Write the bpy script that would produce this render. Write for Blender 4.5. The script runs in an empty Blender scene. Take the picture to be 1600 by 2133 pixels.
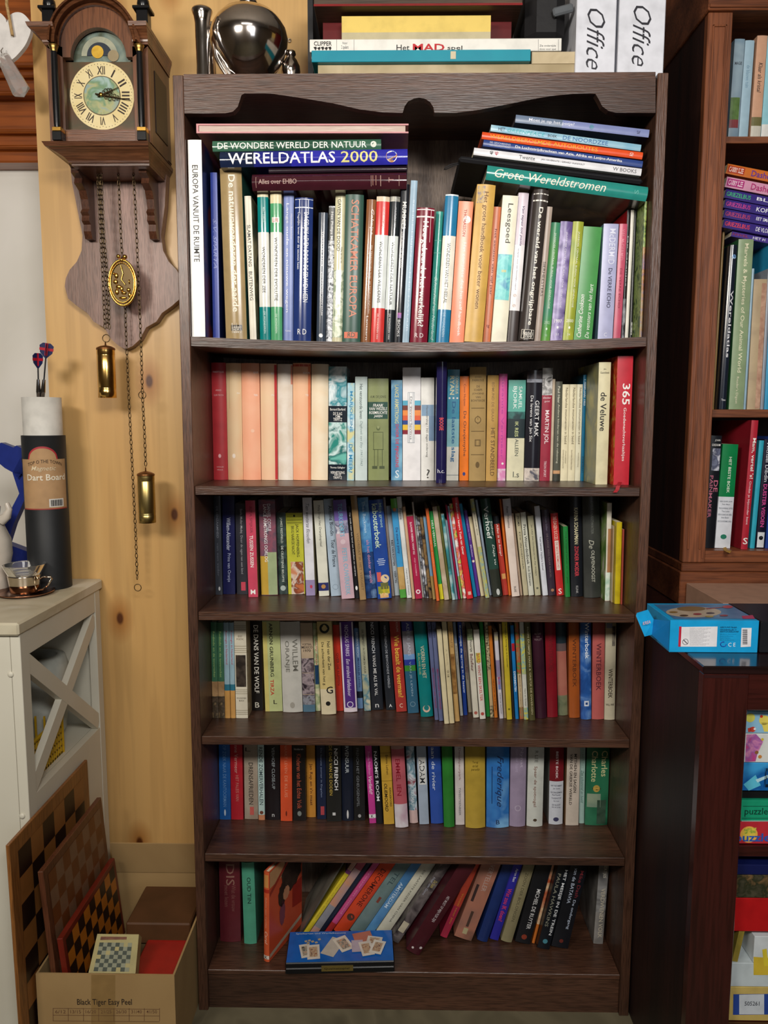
import bpy, bmesh, math, random
from mathutils import Vector, Matrix, Euler
random.seed(7)
S = bpy.context.scene
COL = S.collection
R = math.radians
# ---------------------------------------------------------------- camera, world, lights
CY, CZ = -1.5594, 1.30            # camera stands in front of the bookcase (front plane Y = 0, floor Z = 0)
PITCH, ROLL, YAW, F = R(6.7086), R(0.12), R(0.865), 1600.0
_c, _s = math.cos(YAW), math.sin(YAW)
_F = Vector((-_s, _c, 0)); _R = Vector((_c, _s, 0)); _U = Vector((0, 0, 1))
FW = _F*math.cos(PITCH) - _U*math.sin(PITCH); U2 = _U*math.cos(PITCH) + _F*math.sin(PITCH)
RT = _R*math.cos(ROLL) + U2*math.sin(ROLL); UP = U2*math.cos(ROLL) - _R*math.sin(ROLL)
CAM = Vector((0, CY, CZ))
cam = bpy.data.objects.new('camera', bpy.data.cameras.new('camera')); COL.objects.link(cam)
m4 = Matrix((RT, UP, -FW)).transposed().to_4x4(); m4.translation = CAM
cam.matrix_world = m4
cam.data.sensor_fit = 'HORIZONTAL'; cam.data.sensor_width = 36; cam.data.lens = F/1600*36
cam.data.clip_start = .05
S.camera = cam
S.view_settings.view_transform = 'Standard'; S.view_settings.look = 'None'
S.view_settings.gamma = 1; S.view_settings.use_curve_mapping = False
S.view_settings.exposure = EXPOSURE = 0.0
W = bpy.data.worlds.new('world'); S.world = W; W.use_nodes = True
W.node_tree.nodes['Background'].inputs[0].default_value = (1.0, .95, .9, 1)
W.node_tree.nodes['Background'].inputs[1].default_value = .25
def area(name, loc, target, sx, sy, power, color, spread=180):
    d = bpy.data.lights.new(name, 'AREA'); d.shape = 'RECTANGLE'; d.size = sx; d.size_y = sy
    d.energy = power; d.color = color; d.spread = R(spread)
    o = bpy.data.objects.new(name, d); COL.objects.link(o); o.location = loc
    o.rotation_euler = (Vector(target)-Vector(loc)).to_track_quat('-Z', 'Y').to_euler()
    return o
area('left_lamp', (-1.0, -1.95, 2.05), (-.2, 0, 1.75), .6, .3, 17.5, (1, .93, .83), 140)
area('front_lamp', (.30, -2.0, 2.05), (.1, 0, 1.75), .6, .3, 17.5, (1, .96, .92), 140)
area('ceiling_light', (0, -3.2, 2.84), (0, -3.0, 0), 1.6, .5, 26, (1, .95, .88))
area('rear_fill', (1.1, -4.1, 1.5), (.3, 0, 1.2), 1.4, 1.2, 9, (.84, .91, 1))  # cool fill light added by the rear wall for metal reflections
def ray(u, v): return (FW*F + RT*(u-800) - UP*(v-1066.5)).normalized()
def P(u, v, Y):                    # point of the plane at depth Y that is seen at pixel u, v
    r = ray(u, v); return CAM + r*((Y-CY)/r.y)
def PZ(u, v, Z):
    r = ray(u, v); return CAM + r*((Z-CZ)/r.z)
def PX(u, v, X):
    r = ray(u, v); return CAM + r*(X/r.x)
# ---------------------------------------------------------------- materials
def lin(h):
    h = h.strip('#'); o = []
    for i in (0, 2, 4):
        c = int(h[i:i+2], 16)/255
        o.append(c/12.92 if c <= .04045 else ((c+.055)/1.055)**2.4)
    return (*o, 1)
MC = {}
def M(spec, rough=.5, metal=0, coat=0, alpha=None, trans=0, stretch=(1, 1, 1), emit=0, bump=0):
    """spec 'rrggbb' plain or 'rrggbb/rrggbb/..@scale' mottled print"""
    key = (spec, rough, metal, coat, trans, stretch, emit, bump)
    if key in MC: return MC[key]
    m = bpy.data.materials.new('m_'+spec[:12].replace('/', '_').replace('@', '_')); m.use_nodes = True
    nt = m.node_tree; b = nt.nodes['Principled BSDF']; N = nt.nodes.new; L = nt.links.new
    b.inputs['Roughness'].default_value = rough; b.inputs['Metallic'].default_value = metal
    b.inputs['Coat Weight'].default_value = coat; b.inputs['Coat Roughness'].default_value = .12
    b.inputs['Transmission Weight'].default_value = trans
    if rough >= .25 and not metal: b.inputs['Specular IOR Level'].default_value = .36
    cols, _, sc = spec.partition('@'); cols = cols.split('/'); sc = float(sc or 60)
    tc = N('ShaderNodeTexCoord'); mp = N('ShaderNodeMapping'); mp.inputs['Scale'].default_value = stretch
    L(tc.outputs['Object'], mp.inputs[0])
    no = N('ShaderNodeTexNoise'); L(mp.outputs[0], no.inputs['Vector'])
    if len(cols) == 1:
        no.inputs['Scale'].default_value = 35; no.inputs['Detail'].default_value = 4
        mx = N('ShaderNodeMix'); mx.data_type = 'RGBA'; mx.blend_type = 'MIX'
        c = lin(cols[0]); mx.inputs[6].default_value = c
        mx.inputs[7].default_value = (*[x*.82 for x in c[:3]], 1)
        rp = N('ShaderNodeMapRange'); L(no.outputs[0], rp.inputs[0]); rp.inputs[1].default_value = .42; rp.inputs[2].default_value = .75
        L(rp.outputs[0], mx.inputs[0]); L(mx.outputs[2], b.inputs['Base Color'])
    else:
        no.inputs['Scale'].default_value = sc; no.inputs['Detail'].default_value = 3; no.inputs['Distortion'].default_value = .6
        cr = N('ShaderNodeValToRGB'); e = cr.color_ramp.elements; n = len(cols)
        e[0].position = .34; e[0].color = lin(cols[0]); e[1].position = .66; e[1].color = lin(cols[-1])
        for i in range(1, n-1):
            q = e.new(.34+.32*i/(n-1)); q.color = lin(cols[i])
        L(no.outputs[0], cr.inputs[0]); L(cr.outputs[0], b.inputs['Base Color'])
    if bump:
        bp = N('ShaderNodeBump'); bp.inputs['Strength'].default_value = bump; bp.inputs['Distance'].default_value = .002
        L(no.outputs[0], bp.inputs['Height']); L(bp.outputs[0], b.inputs['Normal'])
    MC[key] = m; return m
def wood(c1, c2, axis='x', scale=1, rough=.4, coat=0, bump=.25, fine=60, knots=None, con=.55, dist=.8):
    key = ('wood', c1, c2, axis, scale, rough, coat, bump, fine, knots, con, dist)
    if key in MC: return MC[key]
    m = bpy.data.materials.new('wood_'+c1); m.use_nodes = True
    nt = m.node_tree; b = nt.nodes['Principled BSDF']; N = nt.nodes.new; L = nt.links.new
    b.inputs['Roughness'].default_value = rough; b.inputs['Coat Weight'].default_value = coat
    b.inputs['Coat Roughness'].default_value = .25
    tc = N('ShaderNodeTexCoord'); mp = N('ShaderNodeMapping')
    sc = {'x': (.06, 1, 1), 'y': (1, .06, 1), 'z': (1, 1, .06)}[axis]
    mp.inputs['Scale'].default_value = sc; L(tc.outputs['Object'], mp.inputs[0])
    n1 = N('ShaderNodeTexNoise'); n1.inputs['Scale'].default_value = 14*scale; n1.inputs['Detail'].default_value = 5; n1.inputs['Distortion'].default_value = dist
    n2 = N('ShaderNodeTexNoise'); n2.inputs['Scale'].default_value = fine*6*scale; n2.inputs['Detail'].default_value = 2
    L(mp.outputs[0], n1.inputs['Vector']); L(mp.outputs[0], n2.inputs['Vector'])
    cr = N('ShaderNodeValToRGB'); e = cr.color_ramp.elements
    e[0].position = .35; e[0].color = lin(c1); e[1].position = .65; e[1].color = lin(c2); L(n1.outputs[0], cr.inputs[0])
    mx = N('ShaderNodeMix'); mx.data_type = 'RGBA'; mx.blend_type = 'MULTIPLY'; mx.inputs[0].default_value = con
    r2 = N('ShaderNodeValToRGB'); r2.color_ramp.elements[0].position = .38; r2.color_ramp.elements[0].color = (.35, .32, .3, 1)
    r2.color_ramp.elements[1].position = .55; r2.color_ramp.elements[1].color = (1, 1, 1, 1); L(n2.outputs[0], r2.inputs[0])
    L(cr.outputs[0], mx.inputs[6]); L(r2.outputs[0], mx.inputs[7]); out = mx.outputs[2]
    if knots:
        vo = N('ShaderNodeTexVoronoi'); vo.inputs['Scale'].default_value = knots
        m2 = N('ShaderNodeMapping'); m2.inputs['Scale'].default_value = (1, 1, .55); vo.voronoi_dimensions = '2D'; sx = N('ShaderNodeSeparateXYZ'); cx = N('ShaderNodeCombineXYZ'); L(tc.outputs['Object'], m2.inputs[0]); L(m2.outputs[0], sx.inputs[0]); L(sx.outputs[0], cx.inputs[0]); L(sx.outputs[2], cx.inputs[1]); L(cx.outputs[0], vo.inputs['Vector'])
        r3 = N('ShaderNodeValToRGB'); q = r3.color_ramp.elements; q[0].position = .025; q[0].color = (.16, .07, .03, 1); q[1].position = .16; q[1].color = (1, 1, 1, 1)
        x = q.new(.045); x.color = (.7, .52, .36, 1)
        L(vo.outputs['Distance'], r3.inputs[0])
        my = N('ShaderNodeMix'); my.data_type = 'RGBA'; my.blend_type = 'MULTIPLY'; my.inputs[0].default_value = 1
        L(out, my.inputs[6]); L(r3.outputs[0], my.inputs[7]); out = my.outputs[2]
    L(out, b.inputs['Base Color'])
    bp = N('ShaderNodeBump'); bp.inputs['Strength'].default_value = bump; bp.inputs['Distance'].default_value = .0015
    L(n2.outputs[0], bp.inputs['Height']); L(bp.outputs[0], b.inputs['Normal'])
    MC[key] = m; return m
def checker(c1, c2, scale, rough=.5):
    key = ('chk', c1, c2, scale)
    if key in MC: return MC[key]
    m = bpy.data.materials.new('checks'); m.use_nodes = True; nt = m.node_tree; b = nt.nodes['Principled BSDF']; b.inputs['Roughness'].default_value = rough
    tc = nt.nodes.new('ShaderNodeTexCoord'); ck = nt.nodes.new('ShaderNodeTexChecker'); ck.inputs['Scale'].default_value = scale
    ck.inputs[1].default_value = lin(c1); ck.inputs[2].default_value = lin(c2)
    mp = nt.nodes.new('ShaderNodeMapping'); mp.inputs['Location'].default_value = (.0003, .0007, .0003)
    nt.links.new(tc.outputs['Object'], mp.inputs[0]); nt.links.new(mp.outputs[0], ck.inputs[0]); nt.links.new(ck.outputs[0], b.inputs['Base Color'])
    MC[key] = m; return m
# ---------------------------------------------------------------- text outlines
TX = {}
def text_geo(s, bold=0, shear=0, cut=0):
    bold = .003+bold*.35
    k = (s, bold, shear, cut)
    if k in TX: return TX[k]
    c = bpy.data.curves.new('t', 'FONT'); c.body = s; c.resolution_u = 2; c.offset = bold; c.shear = shear
    o = bpy.data.objects.new('t', c); me = bpy.data.meshes.new_from_object(o)
    vs = [tuple(v.co) for v in me.vertices]; fs = [tuple(p.vertices) for p in me.polygons]
    bpy.data.objects.remove(o); bpy.data.curves.remove(c); bpy.data.meshes.remove(me)
    if not vs: TX[k] = ([], []); return TX[k]
    x0 = min(v[0] for v in vs); x1 = max(v[0] for v in vs); y0 = min(v[1] for v in vs); y1 = max(v[1] for v in vs)
    vs = [((v[0]-x0)/max(x1-x0, 1e-6), (v[1]-y0)/max(y1-y0, 1e-6)) for v in vs]
    if cut:
        bm = bmesh.new(); bv = [bm.verts.new((a, b, 0)) for a, b in vs]
        for f in fs:
            try: bm.faces.new([bv[i] for i in f])
            except ValueError: pass
        nx = (0, 1, 0) if cut == 1 else (1, 0, 0)
        for i in range(1, 8):
            co = tuple(c*i/8 for c in nx); bmesh.ops.bisect_plane(bm, geom=bm.verts[:]+bm.edges[:]+bm.faces[:], plane_co=co, plane_no=nx)
        bm.verts.index_update(); vs = [(v.co.x, v.co.y) for v in bm.verts]; fs = [tuple(v.index for v in f.verts) for f in bm.faces]; bm.free()
    TX[k] = (vs, fs); return TX[k]
# ---------------------------------------------------------------- mesh builder
class MB:
    def __init__(s): s.v = []; s.f = []; s.m = []; s.mats = []; s.sm = []
    def mi(s, m):
        if m not in s.mats: s.mats.append(m)
        return s.mats.index(m)
    def add(s, vs, fs, m, smooth=False):
        o = len(s.v); s.v += [Vector(x) for x in vs]; k = s.mi(m)
        for f in fs: s.f.append([o+i for i in f]); s.m.append(k); s.sm.append(smooth)
        return s
    def box(s, a, b, m, bev=0, T=None):
        (x0, y0, z0), (x1, y1, z1) = [min(p, q) for p, q in zip(a, b)], [max(p, q) for p, q in zip(a, b)]
        if bev:
            e = min(bev, (x1-x0)*.45, (y1-y0)*.45, (z1-z0)*.45); vs = []; idx = {}
            for i, X in enumerate((x0, x1)):
                for j, Y in enumerate((y0, y1)):
                    for k, Z in enumerate((z0, z1)):
                        sx, sy, sz = (e if i == 0 else -e), (e if j == 0 else -e), (e if k == 0 else -e)
                        idx[i, j, k] = len(vs); vs += [(X, Y+sy, Z+sz), (X+sx, Y, Z+sz), (X+sx, Y+sy, Z)]
            g = lambda i, j, k, a: idx[i, j, k]+a; fs = []
            for q in (0, 1):
                fs += [[g(q, 0, 0, 0), g(q, 1, 0, 0), g(q, 1, 1, 0), g(q, 0, 1, 0)], [g(0, q, 0, 1), g(1, q, 0, 1), g(1, q, 1, 1), g(0, q, 1, 1)], [g(0, 0, q, 2), g(1, 0, q, 2), g(1, 1, q, 2), g(0, 1, q, 2)]]
                for r in (0, 1):
                    fs += [[g(q, r, 0, 0), g(q, r, 1, 0), g(q, r, 1, 1), g(q, r, 0, 1)], [g(q, 0, r, 0), g(q, 1, r, 0), g(q, 1, r, 2), g(q, 0, r, 2)], [g(0, q, r, 1), g(1, q, r, 1), g(1, q, r, 2), g(0, q, r, 2)]]
                    for t in (0, 1): fs.append([g(q, r, t, 0), g(q, r, t, 1), g(q, r, t, 2)])
        else:
            vs = [(x, y, z) for x in (x0, x1) for y in (y0, y1) for z in (z0, z1)]
            fs = [(0, 1, 3, 2), (4, 6, 7, 5), (0, 4, 5, 1), (2, 3, 7, 6), (0, 2, 6, 4), (1, 5, 7, 3)]
        if T: vs = [T @ Vector(v) for v in vs]
        return s.add(vs, fs, m)
    def prism(s, pts, off, m, smooth=False, T=None):
        """closed outline pts (3D) swept by vector off"""
        n = len(pts); off = Vector(off); a = [Vector(p) for p in pts]; vs = a+[p+off for p in a]
        if T: vs = [T @ v for v in vs]
        fs = [list(range(n))[::-1], list(range(n, 2*n))]; s.add(vs, fs, m)
        return s.add(vs, [[i, (i+1) % n, (i+1) % n+n, i+n] for i in range(n)], m, smooth)
    def lathe(s, prof, c, m, n=32, axis='z', T=None):
        vs = []; fs = []
        for r, h in prof:
            for i in range(n):
                a = 2*math.pi*i/n
                vs.append((r*math.cos(a), r*math.sin(a), h) if axis == 'z' else (r*math.cos(a), h, r*math.sin(a)))
        for j in range(len(prof)-1):
            for i in range(n): fs.append([j*n+i, j*n+(i+1) % n, (j+1)*n+(i+1) % n, (j+1)*n+i])
        vs = [Vector(v) for v in vs]
        if T: vs = [T @ v for v in vs]
        vs = [v+Vector(c) for v in vs]
        caps = []
        if prof[0][0] > 1e-5: caps.append(list(range(n)))
        if prof[-1][0] > 1e-5: caps.append(list(range((len(prof)-1)*n, len(prof)*n)))
        s.add(vs, fs, m, True)
        if caps: s.add(vs, caps, m)
        return s
    def tube(s, path, r, m, n=8, closed=False, rs=None):
        path = [Vector(p) for p in path]; k = len(path); vs = []; fs = []; pn = None
        for i, p in enumerate(path):
            a = path[i-1] if (i or closed) else p; b = path[(i+1) % k] if (i < k-1 or closed) else p
            t = (b-a).normalized()
            nn = pn if pn is not None else (Vector((0, 0, 1)) if abs(t.z) < .9 else Vector((1, 0, 0)))
            nn = (nn - t*nn.dot(t)).normalized(); pn = nn; bb = t.cross(nn); q = rs[i] if rs else r
            for j in range(n):
                a2 = 2*math.pi*j/n; vs.append(p+nn*q*math.cos(a2)+bb*q*math.sin(a2))
        for i in range(k if closed else k-1):
            for j in range(n): fs.append([i*n+j, i*n+(j+1) % n, ((i+1) % k)*n+(j+1) % n, ((i+1) % k)*n+j])
        s.add(vs, fs, m, True)
        if not closed: s.add(vs, [list(range(n)), list(range((k-1)*n, k*n))], m)
        return s
    def sphere(s, c, r, m, n=16, sq=(1, 1, 1)):
        vs = []; fs = []; h = n//2
        for j in range(h+1):
            t = math.pi*j/h
            for i in range(n):
                a = 2*math.pi*i/n; vs.append((c[0]+r*sq[0]*math.sin(t)*math.cos(a), c[1]+r*sq[1]*math.sin(t)*math.sin(a), c[2]+r*sq[2]*math.cos(t)))
        for j in range(h):
            for i in range(n): fs.append([j*n+i, j*n+(i+1) % n, (j+1)*n+(i+1) % n, (j+1)*n+i])
        return s.add(vs, fs, m, True)
    def text(s, st, o, ex, ey, m, bold=0, shear=0):
        """text in the parallelogram o, o+ex, o+ey"""
        vs, fs = text_geo(st, bold, shear); o = Vector(o); ex = Vector(ex); ey = Vector(ey)
        return s.add([o+ex*a+ey*b for a, b in vs], fs, m)
    def quad(s, pts, m): return s.add(pts, [[0, 1, 2, 3]], m)
    def build(s, name, parent=None, origin=None, clean=False):
        if parent is not None: origin = ORG[parent.name]
        elif origin is None:
            origin = Vector(((min(v.x for v in s.v)+max(v.x for v in s.v))/2, (min(v.y for v in s.v)+max(v.y for v in s.v))/2, min(v.z for v in s.v)))
        origin = Vector(origin)
        me = bpy.data.meshes.new(name); me.from_pydata([v-origin for v in s.v], [], s.f)
        for m in s.mats: me.materials.append(m)
        for p, k, q in zip(me.polygons, s.m, s.sm): p.material_index = k; p.use_smooth = q
        me.update()
        o = bpy.data.objects.new(name, me); COL.objects.link(o)
        if parent is not None: o.parent = parent
        else: o.location = origin
        ORG[o.name] = origin
        return o
ORG = {}
def tag(o, label=None, cat=None, group=None, kind=None):
    for k, x in (('label', label), ('category', cat), ('group', group), ('kind', kind)):
        if x: o[k] = x
    return o
def thing(name, loc, label, cat, group=None):
    o = bpy.data.objects.new(name, None); o.empty_display_size = .03; COL.objects.link(o); o.location = loc; ORG[o.name] = Vector(loc)
    return tag(o, label, cat, group)
# ---------------------------------------------------------------- books
PAPER = lambda: M('e6dcc2/d8caa6/efe7d2@120', .8, stretch=(8, .3, .3))
PG = {}
def make_book(T, w, h, d, col, label, texts=(), group=None, **o):
    """T places the bottom centre of the spine; x width, y depth, z height"""
    rough = o.get('rough', .32); bulge = min(o.get('r', .0012), w*.3); bands = sorted(o.get('b', ()))
    hard = o.get('hard', w > .02); t = .0024 if hard else .0006; lip = .0028 if hard else .0004
    side = o.get('s')
    cov = M(col, rough)
    mb = MB(); n = 8
    # spine profile (x, y)
    prof = [(-w/2 + w*i/n, -bulge*(1-(2*i/n-1)**2)) for i in range(n+1)]
    zs = {0: None, h: None}
    segs = []; cur = 0.0
    for f0, f1, c in bands:
        z1 = h*(1-f0); z0 = h*(1-f1); segs.append((z0, z1, M(c, rough)))
    segs.sort(key=lambda q: q[0]); full = []; cur = 0
    for z0, z1, m in segs:
        if z0 > cur+1e-5: full.append((cur, z0, cov))
        full.append((max(z0, cur), z1, m)); cur = z1
    if cur < h-1e-5: full.append((cur, h, cov))
    for z0, z1, m in full:
        vs = [(x, y, z) for z in (z0, z1) for x, y in prof]; k = n+1
        mb.add(vs, [[i, i+1, k+i+1, k+i] for i in range(n)], m, True)
        sm = M(side, rough) if side else m
        for sg in (-1, 1):
            x0 = sg*w/2; x1 = sg*(w/2-t)
            q = [(x0, 0, z0), (x0, d, z0), (x0, d, z1), (x0, 0, z1), (x1, 0, z0), (x1, d, z0), (x1, d, z1), (x1, 0, z1)]
            mb.add(q, [(0, 1, 2, 3), (4, 5, 6, 7), (1, 5, 6, 2)], sm)
            if z0 == 0: mb.add(q, [(0, 1, 5, 4)], sm)
            if z1 == h: mb.add(q, [(3, 2, 6, 7)], sm)
    # spine thickness caps
    for z in (0, h):
        vs = [(x, y, z) for x, y in prof] + [(x*(1-2*t/w), t, z) for x, y in prof]; k = n+1
        mb.add(vs, [[i, i+1, k+i+1, k+i] for i in range(n)], (full[0] if z == 0 else full[-1])[2])
    vs = [(x*(1-2*t/w), t, z) for z in (0, h) for x, y in prof]; mb.add(vs, [[i, i+1, k+i+1, k+i] for i in range(n)], cov)
    yy = lambda x: -bulge*(1-(2*x/w)**2)-.0005
    for tx in texts:
        s_, f0, f1, c, sz, hx = tx[:6]; ori = tx[6] if len(tx) > 6 else 'd'; bold = tx[7] if len(tx) > 7 else 0; sh = tx[8] if len(tx) > 8 else 0
        if s_ == '#':
            x0, x1 = c*w, sz*w; vs = [(x0+(x1-x0)*i/4, yy(x0+(x1-x0)*i/4)+.00015, z) for z in (h*(1-f1), h*(1-f0)) for i in range(5)]
            mb.add(vs, [[i, i+1, i+6, i+5] for i in range(4)], M(hx, rough)); continue
        if s_ == '@':   # disc: f0 centre, f1 radius/w
            vs = []; cz = h*(1-f0)
            for i in range(20):
                a = i*math.pi/10; x = c*w+f1*w*math.cos(a); vs.append((x, yy(x), cz+f1*w*math.sin(a)*sz))
            mb.add(vs, [list(range(20))], M(hx, rough)); continue
        tv, tf = text_geo(s_, bold, sh, 0 if bulge < .0014 else (2 if ori == 'h' else 1)); out = []
        for a, b in tv:
            if ori == 'd': x = (c-sz/2+b*sz)*w; z = h*(1-(f0+(f1-f0)*a))
            elif ori == 'u': x = (c+sz/2-b*sz)*w; z = h*(1-(f1-(f1-f0)*a))
            else: x = (c-sz/2+a*sz)*w; z = h*(1-f0)+(b-.5)*f1*w
            out.append((x, yy(x), z))
        mb.add(out, tf, M(hx, .5))
    mb.v = [T @ v for v in mb.v]; org = T @ Vector((0, d/2, 0))
    ob = mb.build('book', origin=org); tag(ob, label, 'book', group)
    pb = MB(); pb.box((-w/2+t, t, lip), (w/2-t, d-(lip if hard else .0003), h-lip), PAPER(), T=T)
    pb.v = [v for v in pb.v]; o2 = pb.build('page_block', parent=ob)
    return ob
CASE_BACK = .292
def shelf_row(books, group, where, zf, ymode, ydef=.1, dep=.135, clear=None, lim=None):
    """books: (u0 bottom, u1 bottom, v bottom, u0 top, v top, colour, label, texts, opts)"""
    Q = []
    for b in books:
        u0, u1, vb, ut, vt, col, lab = b[:7]; tx = b[7] if len(b) > 7 else (); op = dict(b[8]) if len(b) > 8 else {}
        z0 = zf(0)
        if 'y' in op: Y = op['y']
        elif ymode == 'fix': Y = ydef
        else: Y = min(max(PZ(u0, vb, z0).y, .004), .17)
        a = P(u0, vb, Y); c = P(u1, vb, Y); z0 = max(zf(a.x), zf(c.x)); t = P(ut, vt, Y)
        th = math.atan2(t.x-a.x, t.z-z0); h = math.hypot(t.x-a.x, t.z-z0)
        w = max((c.x-a.x)*math.cos(th), .003)
        Q.append(dict(x=a.x, w=w, th=th, h=h, Y=Y, z=z0, col=col, lab=lab, tx=tx, op=op, vt=vt, vb=vb if ymode != 'fix' or vb else 0))
    G = .0004
    for it in range(80):
        if lim:
            a = Q[0]; a['x'] = max(a['x'], lim[0]+.0004); hx = a['h']*math.cos(a['th']); a['th'] = max(a['th'], math.atan((lim[0]+.0006-a['x'])/hx))
            a = Q[-1]; hx = a['h']*math.cos(a['th']); k = a['w']/math.cos(a['th']); a['w'] -= max(0, a['x']+k-lim[1]+.0008)
            a['th'] = min(a['th'], math.atan(max(0, lim[1]-.0008-a['x']-a['w']/math.cos(a['th']))/hx))
        for i in range(len(Q)-1):
            a, b = Q[i], Q[i+1]
            o = a['x']+a['w']/math.cos(a['th'])+G-b['x']
            if o > 0:
                k = a['w']/(a['w']+b['w']); a['w'] -= o*k*.98; b['x'] += o*(1-k); b['w'] -= o*(1-k)*.98
            hz = min(a['h']*math.cos(a['th']), b['h']*math.cos(b['th']))
            ot = a['x']+a['w']/math.cos(a['th'])+hz*math.tan(a['th'])+G-(b['x']+hz*math.tan(b['th']))
            if ot > 0:
                a['th'] = math.atan(math.tan(a['th'])-ot*.5/hz); b['th'] = math.atan(math.tan(b['th'])+ot*.5/hz)
    for q in Q:
        w, th, op = q['w'], q['th'], dict(q['op']); w = max(w-.0003, .0013)
        h = h0 = q['h']; vt, vb = q['vt'], q['vb']
        if clear: h = min(h, (clear-.003-q['z']-w*abs(math.sin(th)))/math.cos(th))
        d = min(op.pop('d', dep), CASE_BACK-q['Y']-.004)
        dz = .0004 + (w*math.sin(th) if th > 0 else 0)
        T = Matrix.Translation((q['x']+(w*math.sin(th)*math.tan(th) if th > 0 else 0), q['Y'], q['z']+dz)) @ Matrix.Rotation(th, 4, 'Y') @ Matrix.Translation((w/2, 0, 0))
        cf = lambda v: min(max(1-(vb-v)/(vb-vt)*h0/h, 0), 1) if v > 2 else v
        tx = []
        for t in q['tx']:
            t = list(t); f0 = 1-(vb-t[1])/(vb-vt)*h0/h
            if t[0] not in '@#' and (len(t) < 7 or t[6] != 'h') and f0 < .012:      # lettering that would run off the top: keep its size
                pass
            t[1] = f0 if (t[0] != '#') else cf(t[1])
            if t[0] == '#' or (t[0] != '@' and (len(t) < 7 or t[6] != 'h')): t[2] = cf(t[2])
            t[1] = max(t[1], .01); tx.append(t)
        op['b'] = [(cf(a), cf(b), c) for a, b, c in op.get('b', ())]
        q['tx'] = tx
        make_book(T, w, h, d, q['col'], q['lab']+(' '+where if where else ''), q['tx'], group, **op)
    return Q
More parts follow.
